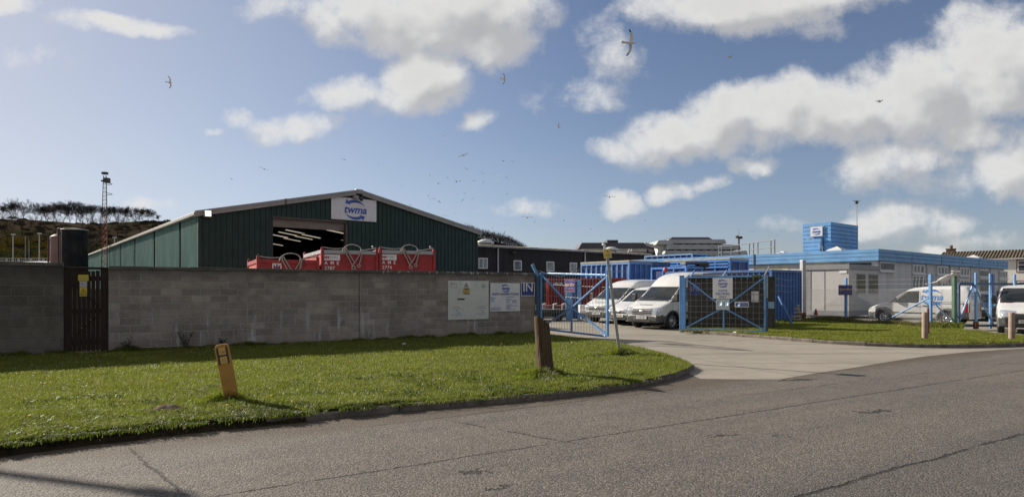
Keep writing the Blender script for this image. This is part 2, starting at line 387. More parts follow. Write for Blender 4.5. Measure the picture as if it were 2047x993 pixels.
def asphalt():
    m, t, bs = basemat('asphalt')
    co = t.new('ShaderNodeTexCoord').outputs['Object']
    xyz = t.new('ShaderNodeSeparateXYZ', i_Vector=co)
    big = t.noise(co, .35, 5, .6); mid = t.noise(co, 2.2, 6, .65); fine = t.noise(co, 85, 3, .7)
    streak = t.noise(t.new('ShaderNodeMapping', vector_type='TEXTURE', i_Vector=co, i_Rotation=(0,0,math.atan2(RD.y,RD.x)), i_Scale=(9,.55,1)).outputs[0], 1.0, 4, .6)
    v1 = t.new('ShaderNodeTexVoronoi', i_Vector=co, i_Scale=62.0, i_Randomness=1.0)
    stone = t.new('ShaderNodeSeparateColor', i_Color=v1.outputs['Color']).outputs[0]
    c = t.mix(t.ramp(big, .3, .7), (.110,.098,.083), (.140,.125,.105))
    c = t.mix(t.ramp(streak, .38, .62, 0, .65), c, (.082,.077,.071))
    c = t.mix(t.ramp(mid, .35, .75, 0, .45), c, (.165,.146,.122))
    c = t.mix(t.math('MULTIPLY', t.ramp(stone, .55, .95), .42), c, (.30,.27,.235))
    c = t.mix(t.math('MULTIPLY', t.ramp(stone, .42, .05), .6), c, (.045,.043,.04))
    def line(p, q, wid, amp, sc=.9, dash=None, bend=0):
        d = (q-p).normalized(); n = Vector((-d.y, d.x, 0))
        dist = t.math('SUBTRACT', t.vmath('DOT_PRODUCT', co, tuple(n)), n.dot(p))
        wob = t.math('MULTIPLY', t.math('SUBTRACT', t.noise(co, sc, 6, .62), .5), amp)
        wob2 = t.math('MULTIPLY', t.math('SUBTRACT', t.noise(co, 14, 4, .7), .5), .10)
        dd = t.math('ABSOLUTE', t.math('ADD', t.math('ADD', dist, wob), wob2))
        k = t.ramp(dd, wid*.35, wid, 1., 0.)
        brk = t.ramp(t.noise(co, 2.6, 4, .7), .34, .5)
        k = t.math('MULTIPLY', k, brk if dash is None else t.ramp(t.noise(co, dash, 4), .42, .55))
        s = t.vmath('DOT_PRODUCT', co, tuple(d)); s0, s1 = d.dot(p), d.dot(q)
        return t.math('MULTIPLY', k, t.math('MULTIPLY', t.ramp(s, s0-.4, s0), t.ramp(s, s1, s1+.4, 1., 0.)))
    cracks = [line(G(420,993), G(2047,738)+RD*30, .023, .10), line(G(1590,993), G(2047,868)+RD*20, .028, .16),
              line(G(660,862), G(1400,772), .020, .10, dash=1.1), line(G(270,905), G(385,1000), .022, .15),
              line(G(930,845), G(1120,880), .025, .2), line(G(1400,800), G(2047,727)+RD*12, .018, .12, dash=.9)]
    cr = cracks[0]
    for k in cracks[1:]: cr = t.math('MAXIMUM', cr, k)
    spots = None
    for (px, py, rx, ry) in ((1750,822,.34,.075),(1452,870,.22,.06),(955,942,.14,.10),(1005,973,.12,.05),(1598,759,.5,.10),(1560,872,.18,.03)):
        q = G(px, py); mp = t.new('ShaderNodeMapping', vector_type='TEXTURE', i_Vector=t.vmath('ADD', co, t.vmath('MULTIPLY', t.vmath('SUBTRACT', t.new('ShaderNodeTexNoise', i_Vector=co, i_Scale=7., i_Detail=4).outputs['Color'], (.5,.5,.5)), (.5,.5,0))), i_Location=tuple(q), i_Rotation=(0,0,.35), i_Scale=(rx,ry,1))
        k = t.ramp(t.vmath('LENGTH', mp.outputs[0]), .6, 1.05, 1., 0.); spots = k if spots is None else t.math('MAXIMUM', spots, k)
    dark = t.math('MAXIMUM', cr, spots)
    # brown dirt washed along the gutter
    gd = t.math('SUBTRACT', RN.dot(KL[8]), t.vmath('DOT_PRODUCT', co, tuple(RN)))
    gd = t.math('ADD', gd, t.math('MULTIPLY', t.math('SUBTRACT', t.noise(co, 1.1, 5, .65), .5), .8))
    c = t.mix(t.ramp(gd, .10, .75, .7, 0.), c, (.085,.062,.042))
    # dark newer lane on the near side
    nl = t.ramp(t.math('ADD', gd, t.math('MULTIPLY', t.noise(co, .8, 3), .5)), 4.4, 5.0, 0., .32)
    c = t.mix(nl, c, (.062,.062,.064))
    c = t.mix(t.math('MULTIPLY', dark, .78), c, (.018,.016,.014))
    t.l.new(c, bs.inputs['Base Color'])
    bs.inputs['Roughness'].default_value = .82; bs.inputs['Specular IOR Level'].default_value = .35
    hgt = t.math('SUBTRACT', t.math('ADD', t.math('MULTIPLY', v1.outputs['Distance'], -.8), t.math('MULTIPLY', fine, .6)), t.math('MULTIPLY', dark, 2.5))
    b = t.new('ShaderNodeBump', i_Strength=.9, i_Distance=.010, i_Height=hgt)
    t.l.new(b.outputs[0], bs.inputs['Normal'])
    return m
def concrete_yard():
    m, t, bs = basemat('yard_concrete')
    co = t.new('ShaderNodeTexCoord').outputs['Object']
    ro = t.new('ShaderNodeMapping', i_Vector=co, i_Rotation=(0,0,-ANG+.35)).outputs[0]
    big = t.noise(co, .28, 6, .62); mid = t.noise(co, 1.7, 6, .65); fine = t.noise(co, 60, 3, .7)
    c = t.mix(t.ramp(big, .3, .7), (.235,.213,.176), (.300,.272,.228))
    c = t.mix(t.ramp(mid, .42, .75, 0, .5), c, (.165,.148,.125))
    c = t.mix(t.ramp(fine, .3, .7, 0, .35), c, (.34,.31,.265))
    sweep = t.noise(t.new('ShaderNodeMapping', i_Vector=co, i_Rotation=(0,0,.12), i_Scale=(.10,1.5,1)).outputs[0], 1., 4, .6)
    c = t.mix(t.ramp(sweep, .5, .72, 0, .45), c, (.125,.112,.098))
    br = t.new('ShaderNodeTexBrick', i_Vector=ro, i_Scale=1., i_Color1=(1,1,1,1), i_Color2=(1,1,1,1), i_Mortar=(0,0,0,1))
    br.inputs['Mortar Size'].default_value = .02; br.inputs['Brick Width'].default_value = 6.; br.inputs['Row Height'].default_value = 4.6; br.inputs['Mortar Smooth'].default_value = .4
    c = t.mix(t.math('MULTIPLY', br.outputs['Fac'], .55), c, (.075,.065,.055))
    oil = t.ramp(t.noise(co, .9, 5, .7), .62, .78, 0, .6)
    c = t.mix(oil, c, (.08,.072,.065))
    t.l.new(c, bs.inputs['Base Color']); bs.inputs['Roughness'].default_value = .85; bs.inputs['Specular IOR Level'].default_value = .3
    b = t.new('ShaderNodeBump', i_Strength=.35, i_Distance=.006, i_Height=t.math('SUBTRACT', fine, br.outputs['Fac'])); t.l.new(b.outputs[0], bs.inputs['Normal'])
    return m
def verge_soil():
    m, t, bs = basemat('verge_soil')
    co = t.new('ShaderNodeTexCoord').outputs['Object']
    c = t.mix(t.ramp(t.noise(co, 5, 6, .7), .3, .7), (.026,.034,.010), (.055,.070,.018))
    c = t.mix(t.ramp(t.noise(co, 1.2, 4), .55, .75, 0, .6), c, (.075,.058,.030))
    t.l.new(c, bs.inputs['Base Color']); bs.inputs['Roughness'].default_value = .95; bs.inputs['Specular IOR Level'].default_value = .1
    b = t.new('ShaderNodeBump', i_Strength=.6, i_Distance=.03, i_Height=t.noise(co, 26, 5)); t.l.new(b.outputs[0], bs.inputs['Normal'])
    return m
asph = asphalt(); yardm = concrete_yard(); soil = verge_soil()
ground_m = M('far_ground', (.085,.080,.060), .95, var=.3, scale=.05, spec=.1)
kerb_m = M('kerb_stone', (.155,.135,.118), .9, var=.3, scale=5, bump=.5, bscale=35, dirt=(.07,.055,.04), damt=.75, dscale=3, spec=.2)

def sheet(name, poly, z, mat, kind='structure'):
    mb = MB().add([(p[0], p[1], z) for p in poly], [tuple(range(len(poly)))])
    o = mb.build(name, mat); o['kind'] = kind; return o
sheet('ground', [(-2500,-400),(2500,-400),(2500,2600),(-2500,2600)], -.06, ground_m)
c0 = KL[8]
rp = [c0 - RD*70 + RN*1.6, c0 + RD*90 + RN*14, c0 + RD*90 - RN*13, c0 - RD*70 - RN*13]
sheet('road', rp, 0., asph)
apron = [G(*p) for p in [(1378,747),(1400,757),(1470,758),(1560,758),(1630,746),(1700,736),(1790,721),(1850,712),(1930,704),(2000,699),(2047,697)]]
yard_poly = apron + [KR[-1] + RD*4, (90,45,0), (90,120,0), (-90,120,0), (-90,-42,0), WP0 - WD*40 - WN*.1, WP1 - WN*.05, K_BACK[-1], K_BACK[2], K_BACK[1]]
sheet('yard', [Vector(p) for p in yard_poly], .004, yardm)

def kerb_run(name, pts, seg=.92, wid=.125, h0=.1, flip=1, drop=None, seed=3):
    rr = random.Random(seed); mb = MB()
    L = [0]
    for a, b in zip(pts, pts[1:]): L.append(L[-1] + (b-a).length)
    def P(s):
        for i in range(len(L)-1):
            if s <= L[i+1] or i == len(L)-2:
                u = (s-L[i])/(L[i+1]-L[i]); return pts[i].lerp(pts[i+1], u)
    s = 0
    while s < L[-1]-.05:
        e = min(s + seg*rr.uniform(.75, 1.0), L[-1])
        a = P(s+.004); b = P(e-.004); d = (b-a).normalized(); n = Vector((-d.y, d.x, 0))*flip
        dz = rr.uniform(-.010, .008) + (drop(a) if drop else 0); off = n*rr.uniform(-.006, .006)
        h = h0 + dz; h2 = h + rr.uniform(-.008,.008)
        prof = [(0,-.05),(0,.7),(.12,.95),(.3,1.),(1.,1.)]
        vs = []
        for p, hh in ((a,h),(b,h2)):
            for q in prof: vs.append(p + off + n*(q[0]*wid) + Vector((0,0,q[1]*hh if q[1] > 0 else -.05)))
            vs.append(p + off + n*wid + Vector((0,0,-.05)))
        k = len(prof)+1
        mb.add(vs, [tuple(range(k))[::-1], tuple(range(k, 2*k))] + [(i, i+1, k+i+1, k+i) for i in range(k-1)])
        s = e
    o = mb.build(name, kerb_m, bevel=.006); o['kind'] = 'structure'; return o
x_lim = G(640,838).x
kerb_run('kerb', KL, drop=lambda p: -.085 if p.x < G(520,850).x else (-.015 if p.x < x_lim else 0))
kerb_run('kerb', KR, seed=9, h0=.115)

verge_left = [p + RN*.10 if i < 9 else p for i, p in enumerate(KL)] + K_BACK + [WP1 + WD*.05, WP1 - WN*.1, WP0 - WN*.1, WP0 - WD*34 - WN*.1]
gate_foot = G(1366, 662, ZV); FP1 = G(1905, 655, ZV); FP0 = Vector((15.0, 33., ZV))
DRIVE = [G(2300,672,ZV), G(2047,672,ZV), G(1985,668,ZV), G(1940,661,ZV)]
verge_right = [p + Vector((.02,.08,0)) for p in KR] + [KR[-1] + Vector((0,3.0,0))] + DRIVE + [FP1, FP0 + Vector((-.2,.8,0)), Vector((10.6,27.6,0)), Vector((10.0,25.15,0)), Vector((7.2,26.0,0)), gate_foot]
sheet('grass_verge', verge_left, ZV, soil); sheet('grass_verge', verge_right, ZV, soil)

def inside(poly, x, y):
    c = np.zeros(len(x), bool); n = len(poly)
    for i in range(n):
        x0, y0 = poly[i][0], poly[i][1]; x1, y1 = poly[i-1][0], poly[i-1][1]
        if y0 == y1: continue
        c ^= ((y0 > y) != (y1 > y)) & (x < (x1-x0)*(y-y0)/(y1-y0) + x0)
    return c
def vnoise(x, y, s, seed):
    g = np.random.default_rng(seed).random((128,128)); x = x*s+57.3; y = y*s+31.7
    xi = np.floor(x).astype(int); yi = np.floor(y).astype(int); fx = x-xi; fy = y-yi; fx = fx*fx*(3-2*fx); fy = fy*fy*(3-2*fy)
    q = lambda a, b: g[a % 128, b % 128]
    return (q(xi,yi)*(1-fx)+q(xi+1,yi)*fx)*(1-fy) + (q(xi,yi+1)*(1-fx)+q(xi+1,yi+1)*fx)*fy
def fbm(x, y, s, seed): return .55*vnoise(x,y,s,seed)+.3*vnoise(x,y,s*2.1,seed+1)+.15*vnoise(x,y,s*4.3,seed+2)

def grass_mat(name, c0_, c1_, c2_, dry=.0):
    m, t, bs = basemat(name)
    rnd = t.new('ShaderNodeNewGeometry').outputs['Random Per Island']
    co = t.new('ShaderNodeTexCoord').outputs['Object']
    c = t.mix(t.ramp(rnd, 0., .8), c0_, c1_)
    c = t.mix(t.ramp(t.noise(co, .9, 4, .6), .42, .68, 0, .75), c, c2_)
    c = t.mix(t.ramp(t.noise(co, 2.3, 5, .65), .50, .70, 0, .55), c, tuple(x_*.50 for x_ in c0_))
    c = t.mix(t.ramp(t.noise(co, .55, 5, .7), .60, .74, 0, .6), c, (.24,.20,.075))
    c = t.mix(t.ramp(rnd, .90, .93, 0, .8), c, (.28,.23,.11))
    if dry: c = t.mix(t.ramp(t.noise(co, 1.6, 3), .35, .6, dry*.4, dry), c, (.19,.135,.07))
    t.l.new(c, bs.inputs['Base Color']); bs.inputs['Roughness'].default_value = .5; bs.inputs['Specular IOR Level'].default_value = .3
    tr = t.new('ShaderNodeBsdfTranslucent'); t.l.new(t.mix(.5, c, (.24,.31,.03)), tr.inputs[0])
    mx = t.new('ShaderNodeMixShader', i_0=.44); t.l.new(bs.outputs[0], mx.inputs[1]); t.l.new(tr.outputs[0], mx.inputs[2])
    t.l.new(mx.outputs[0], t.n['Material Output'].inputs[0])
    return m
def blades(name, x, y, h, wdt, mat, lean=.5, z0=None, seed=1, leandir=None):
    g = np.random.default_rng(seed); n = len(x)
    th = g.random(n)*2*PI; ln = h*(lean*(.35+g.random(n)*.9)); la = g.random(n)*2*PI
    lx, ly = np.cos(la)*ln, np.sin(la)*ln
    if leandir is not None: lx = lx*.5 + leandir[0]*h; ly = ly*.5 + leandir[1]*h
    wx, wy = np.cos(th)*wdt/2, np.sin(th)*wdt/2
    zb = np.full(n, ZV-.004) if z0 is None else z0
    V = np.empty((n,5,3), np.float32)
    V[:,0] = np.stack([x-wx, y-wy, zb],1); V[:,1] = np.stack([x+wx, y+wy, zb],1)
    V[:,2] = np.stack([x+wx*.8+lx*.32, y+wy*.8+ly*.32, zb+h*.62],1); V[:,3] = np.stack([x-wx*.8+lx*.32, y-wy*.8+ly*.32, zb+h*.62],1)
    V[:,4] = np.stack([x+lx, y+ly, zb+h*(1-.25*lean)],1)
    me = bpy.data.meshes.new(name); me.vertices.add(n*5); me.vertices.foreach_set('co', V.ravel())
    base = (np.arange(n)*5)[:,None]
    loops = np.concatenate([base+[0,1,2,3], base+[3,2,4]],1).astype(np.int32).ravel()
    me.loops.add(n*7); me.loops.foreach_set('vertex_index', loops)
    me.polygons.add(n*2); st = np.stack([np.arange(n)*7, np.arange(n)*7+4],1).ravel().astype(np.int32)
    me.polygons.foreach_set('loop_start', st); me.polygons.foreach_set('loop_total', np.tile([4,3], n).astype(np.int32))
    me.materials.append(mat); me.update(); me.validate()
    o = bpy.data.objects.new(name, me); COL.objects.link(o); o['kind'] = 'stuff'; return o
g_lawn = grass_mat('lawn_blades', (.135,.165,.018), (.275,.295,.042), (.205,.205,.036))
g_long = grass_mat('long_blades', (.075,.105,.014), (.170,.205,.032), (.110,.125,.024))
g_weed = grass_mat('weed_blades', (.035,.065,.012), (.085,.125,.024), (.05,.075,.016))
g_dry = grass_mat('dry_blades', (.06,.09,.02), (.14,.14,.05), (.20,.15,.08), dry=.75)
def scatter(poly, n, x0, x1, y0, y1, seed, ymid=None):
    g = np.random.default_rng(seed); x = g.uniform(x0, x1, n); 
    u = g.random(n); y = 1/((1/y0)*(1-u) + (1/y1)*u) if ymid is None else g.uniform(y0, y1, n)   # denser close by
    k = inside(poly, x, y) & (np.abs(x) < .86*y+1.2)
    return x[k], y[k]
# earth bank where the kerb is buried, overgrown
bk = [KL[0] - RD*4] + KL[:6]; rr = random.Random(44); vs = []; fs = []
bp = []
for a, b in zip(bk, bk[1:]):
    n_ = max(2, int((b-a).length/.16))
    for i in range(n_): bp.append(a.lerp(b, i/n_))
for p in bp:
    j = rr.uniform(-.035,.035)
    vs += [tuple(p - RN*(.075+j)) , tuple(p + RN*.02 + Vector((0,0,.055+j*.5))), tuple(p + RN*.16 + Vector((0,0,.108)))]
vs = [(v[0], v[1], v[2]-.012 if i % 3 == 0 else v[2]) for i, v in enumerate(vs)]
fs = [(i*3+j, (i+1)*3+j, (i+1)*3+j+1, i*3+j+1) for i in range(len(bp)-1) for j in range(2)]
o = MB().add(vs, fs, True).build('earth_bank', M('dark_soil', (.030,.022,.014), .95, var=.4, scale=12, spec=.1, bump=.6, bscale=40), recalc=False); o['kind'] = 'structure'
gq_ = np.random.default_rng(91); ii = gq_.integers(0, len(bp)-1, 30000); off = gq_.random(30000)**.7
pb_ = np.array([[p.x, p.y] for p in bp]); q_ = pb_[ii] + (pb_[ii+1]-pb_[ii])*gq_.random(30000)[:,None] + np.array([RN.x, RN.y])*(-.07 + off*.24)[:,None]
cl_ = vnoise(q_[:,0], q_[:,1], 3.3, 92)*.7 + vnoise(q_[:,0], q_[:,1], 11., 93)*.3; kk = cl_ + off*.25 > .50
blades('grass', q_[kk,0], q_[kk,1], (.025+.06*gq_.random(kk.sum()))*(.5+off[kk]), np.full(kk.sum(), .006), g_weed, 1.1, z0=-.01+.105*off[kk], seed=95)
x, y = scatter(verge_left, 900000, -19, 6, 5.6, 24, 11)
# clear the foot of the wall from inside it
hh = .028 + .045*np.clip(fbm(x,y,1.1,5)*1.5-.25,0,1) + .02*NPR.random(len(x))
big = fbm(x,y,.55,21) > .60; hh = hh*np.where(big,1.35,1.)
blades('grass', x, y, hh, .0038 + .0006*(y-6)*.55, g_lawn, .75, seed=2)
# longer tufts: along the buried kerb, round the posts
def tuft_line(pts, n, spread, hmin, hmax, seed, z=ZV-.01, leandir=None, mat=None, wdt=.008, name='grass'):
    g = np.random.default_rng(seed); L = [0]
    for a, b in zip(pts, pts[1:]): L.append(L[-1]+(b-a).length)
    s = g.random(n)*L[-1]; i = np.clip(np.searchsorted(L, s)-1, 0, len(pts)-2)
    pa = np.array([[p[0],p[1]] for p in pts]); Ls = np.array(L)
    u = ((s-Ls[i])/(Ls[i+1]-Ls[i]))[:,None]; q = pa[i]*(1-u)+pa[i+1]*u
    d = pa[i+1]-pa[i]; d /= np.linalg.norm(d,axis=1)[:,None]; nrm = np.stack([-d[:,1], d[:,0]],1)
    q = q + nrm*(g.normal(0,1,n)*spread)[:,None]
    cl = vnoise(q[:,0],q[:,1],3.1,seed)*.6 + vnoise(q[:,0],q[:,1],9.,seed+1)*.4
    k = cl > .38; q = q[k]; hgt = (hmin+(hmax-hmin)*np.clip((cl[k]-.38)*2.2,0,1)*(.5+.5*g.random(k.sum())))
    return blades(name, q[:,0], q[:,1], hgt, np.full(len(q), wdt), mat or g_long, 1.0 if mat is g_weed else .7, np.full(len(q), z), seed+3, leandir)
ed = [p + RN*.10 for p in KL[1:7]]
tuft_line([KL[1]-RD*2+RN*.12]+ed, 30000, .08, .03, .10, 31, mat=g_weed, wdt=.0065)
tuft_line([p + RN*.30 for p in [KL[1]-RD*2]+KL[1:6]], 22000, .17, .03, .09, 37, mat=g_weed, wdt=.007)
tuft_line([p + RN*.22 for p in KL[6:12]], 16000, .14, .03, .10, 33, wdt=.007)
tuft_line([WP0-WD*9+WN*.12, WP1+WN*.12], 22000, .08, .04, .22, 35, wdt=.011)
def tuft(cx, cy, r, n, h0, h1, seed, wdt=.008, mat=None, lean=.7):
    g = np.random.default_rng(seed); a = g.random(n)*2*PI; q = r*np.sqrt(g.random(n)); x = cx+np.cos(a)*q; y = cy+np.sin(a)*q
    hgt = (h0+(h1-h0)*g.random(n))*(1-.6*(q/r)**2)
    return blades('grass', x, y, hgt, np.full(n, wdt), mat or g_long, lean, seed=seed)
HM = G(464, 800, ZV); ST = G(1091, 748, ZV); LP = G(1240, 709, ZV)
tuft(HM.x-.12, HM.y+.02, .26, 1700, .08, .22, 41); tuft(HM.x-.2, HM.y-.2, .5, 1800, .05, .13, 42)
tuft(ST.x-.1, ST.y-.12, .42, 2600, .08, .25, 43, .010); tuft(ST.x-.2, ST.y-.5, .5, 2000, .05, .14, 44, .011)
tuft(ST.x+.6, ST.y-.75, .55, 2200, .04, .12, 46, .010)
tuft(LP.x, LP.y, .34, 1300, .10, .30, 45, .012); tuft(LP.x+.5, LP.y-.2, .5, 1000, .05, .15, 47, .012); tuft(LP.x-.7,LP.y-.2,.4,700,.05,.14,48,.012)
x, y = scatter(verge_right, 360000, 5, 26, 17.5, 34, 51, 1)
hh = .04 + .09*np.clip(fbm(x,y,.8,55)*1.5-.3,0,1) + .02*NPR.random(len(x))
blades('grass', x, y, hh, np.full(len(x), .016), g_lawn, .75, seed=5)
tuft_line([FP1+Vector((-.2,-.3,0)), FP1.lerp(FP0,.5)+Vector((-.25,-.2,0)), FP0+Vector((0,-.8,0))], 9000, .28, .12, .42, 61, wdt=.016, mat=g_dry)
tuft_line([FP1+Vector((.1,-.4,0)), FP1+Vector((-1.1,.3,0))], 2600, .30, .15, .40, 63, wdt=.016)
tuft_line([gate_foot, Vector((8.5,24.5,0)), G(1530,667,ZV)], 4500, .14, .06, .16, 65, wdt=.014, mat=g_dry)
tuft_line([Vector((10.3,25.6,0)), Vector((11,28.2,0)), FP0+Vector((-.5,-.5,0))], 4000, .3, .10, .3, 66, wdt=.016)
# daisies and dandelions
daisy_m = M('daisy', (.75,.75,.70), .6, var=.05); dand_m = M('dandelion', (.75,.50,.03), .6, var=.1)
def discs(name, xs, ys, zs, r, mat, kind):
    mb = MB()
    for x_, y_, z_ in zip(xs, ys, zs):
        q = [(x_+r*math.cos(a*PI/3), y_+r*math.sin(a*PI/3), z_+R.uniform(-.3,.3)*r) for a in range(6)]
        mb.add(q + [(x_,y_,z_+r*.5)], [(i,(i+1)%6,6) for i in range(6)])
    o = mb.build(name, mat, recalc=False); o['kind'] = kind; return o
x, y = scatter(verge_left, 9000, -17, 5, 6, 22, 71); k = fbm(x,y,.6,77) > .46; x, y = x[k][:800], y[k][:800]
discs('daisies', x, y, ZV+.055+.02*NPR.random(len(x)), .0085, daisy_m, 'stuff')
for i, (px, py) in enumerate([(320,766),(497,748),(543,800),(455,820),(250,818),(398,745),(640,772),(540,785),(1003,692),(1126,735),(1037,745),(700,728),(820,742),(180,798),(90,775),(60,842),(880,765),(940,720),(585,812),(772,790)]):
    q = G(px, py, ZV); mb = MB(); mb.lathe([(.0,.0),(.016,.004),(.021,.013),(.012,.019),(0,.020)], 8, Matrix.Translation((0,0,.06))).build('dandelion', dand_m)
    o = bpy.data.objects[-1] if False else COL.objects[-1]; mb2 = None
    o.location = (q.x, q.y, ZV); tag(o, 'small yellow dandelion flower in the short green grass', 'flower', 'dandelions in the left verge')
# darker clumps of clover and dock in the near half of the verge
gw_ = np.random.default_rng(123); cx_, cy_, ch_, cw_ = [], [], [], []
bkp = [p for p in KL[1:12]]
for i in range(150):
    j = gw_.integers(0, len(bkp)-1); p = bkp[j].lerp(bkp[j+1], gw_.random()) + RN*(.25 + gw_.random()**1.6*2.6)
    r_ = gw_.uniform(.08,.26); n_ = int(900*r_**1.2); a_ = gw_.random(n_)*2*PI; q2 = r_*np.sqrt(gw_.random(n_))
    cx_.append(p.x+np.cos(a_)*q2*1.5); cy_.append(p.y+np.sin(a_)*q2); ch_.append((.05+.06*gw_.random(n_))*(1-.5*(q2/r_)**2)); cw_.append(gw_.uniform(.008,.02,n_))
blades('ground_weeds', np.concatenate(cx_), np.concatenate(cy_), np.concatenate(ch_), np.concatenate(cw_), g_weed, 1.1, seed=124)
# leafy weeds at the foot of the wall
def weed(loc, h, n, seed, label):
    rr = random.Random(seed); t_ = thing('weed', label, 'plant', loc); st = MB(); lf = MB()
    for i in range(n):
        a = rr.random()*2*PI; hh_ = h*rr.uniform(.5,1.); tip = Vector((math.cos(a)*hh_*.45, math.sin(a)*hh_*.3, hh_))
        st.path([(0,0,0), tip*.5+Vector((0,0,.05*h)), tip], [.006,.005,.003], 4)
        for j in range(10):
            u = rr.uniform(.25,1.0); p = tip*u; b_ = rr.random()*2*PI; l = rr.uniform(.05,.10); d = Vector((math.cos(b_), math.sin(b_), rr.uniform(-.2,.5)))*l
            s_ = Vector((-d.y, d.x, 0)).normalized()*l*.28
            lf.add([p, p+d*.5+s_, p+d, p+d*.5-s_], [(0,1,2,3)])
    st.build('stem', weed_stem, t_); lf.build('leaves', weed_leaf, t_, recalc=False)
weed_stem = M('weed_stem', (.07,.075,.03), .8); weed_leaf = M('weed_leaf', (.035,.055,.018), .6, var=.4, scale=20)
for px, d_, h_, lb in ((253,.14,.34,'small leafy weed at the foot of the wall nearest the wooden gate'),(370,.14,.52,'tallest dark weed growing against the foot of the wall'),(443,.14,.30,'low weed at the wall foot just above the yellow marker')):
    k = hit(px, WP0, WD); weed(WP0 + WD*k + WN*d_, h_, 9, px, lb)
# bare earth mound in the verge, litter
q = G(333, 823, ZV)
mb = MB(); n = 14; vs = [(0,0,.10)]; rr = random.Random(5)
for k_ in range(1,4):
    for i in range(n):
        a = 2*PI*i/n; r_ = k_/3*(1+rr.uniform(-.15,.15)); vs.append((r_*.30*math.cos(a), r_*.16*math.sin(a), .10*(1-(k_/3)**1.6)+rr.uniform(-.012,.02)-.01))
fs = [(0,1+i,1+(i+1)%n) for i in range(n)] + [(1+k_*n+i, 1+k_*n+(i+1)%n, 1+(k_+1)*n+(i+1)%n, 1+(k_+1)*n+i)[::-1] for k_ in range(2) for i in range(n)]
o = mb.add(vs, fs, True).build('earth_mound', M('bare_earth', (.085,.055,.036), .95, var=.35, scale=25, bump=.8, bscale=40), loc=q); tag(o, 'small mound of bare brown earth in the verge left of the yellow marker', 'mound')
litter = M('litter_white', (.62,.62,.60), .5, var=.1)
def scrap(px, py, z, s, label, mat=litter, seed=1):
    rr = random.Random(seed); mb = MB(); vs = []
    for i in range(5):
        for j in range(4): vs.append(((i-2)*s*.25, (j-1.5)*s*.25, .03+rr.uniform(0,.6)*s))
    mb.add(vs, [(i*4+j, i*4+j+1, (i+1)*4+j+1, (i+1)*4+j) for i in range(4) for j in range(3)])
    o = mb.build('litter', mat, loc=G(px,py,z), recalc=False); tag(o, label, 'litter')
scrap(1141, 690, ZV, .10, 'crumpled white scrap of litter in the grass between stump and blue gate', seed=2)
scrap(808, 692, ZV, .12, 'white scrap of litter in the shaded grass below the notice board', seed=3)
scrap(1468, 667, ZV, .10, 'white scrap of litter on the kerb under the open blue gate', seed=4)
scrap(1388, 732, 0.0, .07, 'pale scrap of litter in the gutter at the rounded kerb corner', seed=5)
scrap(1796, 654, ZV, .10, 'white scrap of litter in the dry grass along the fence', seed=6)
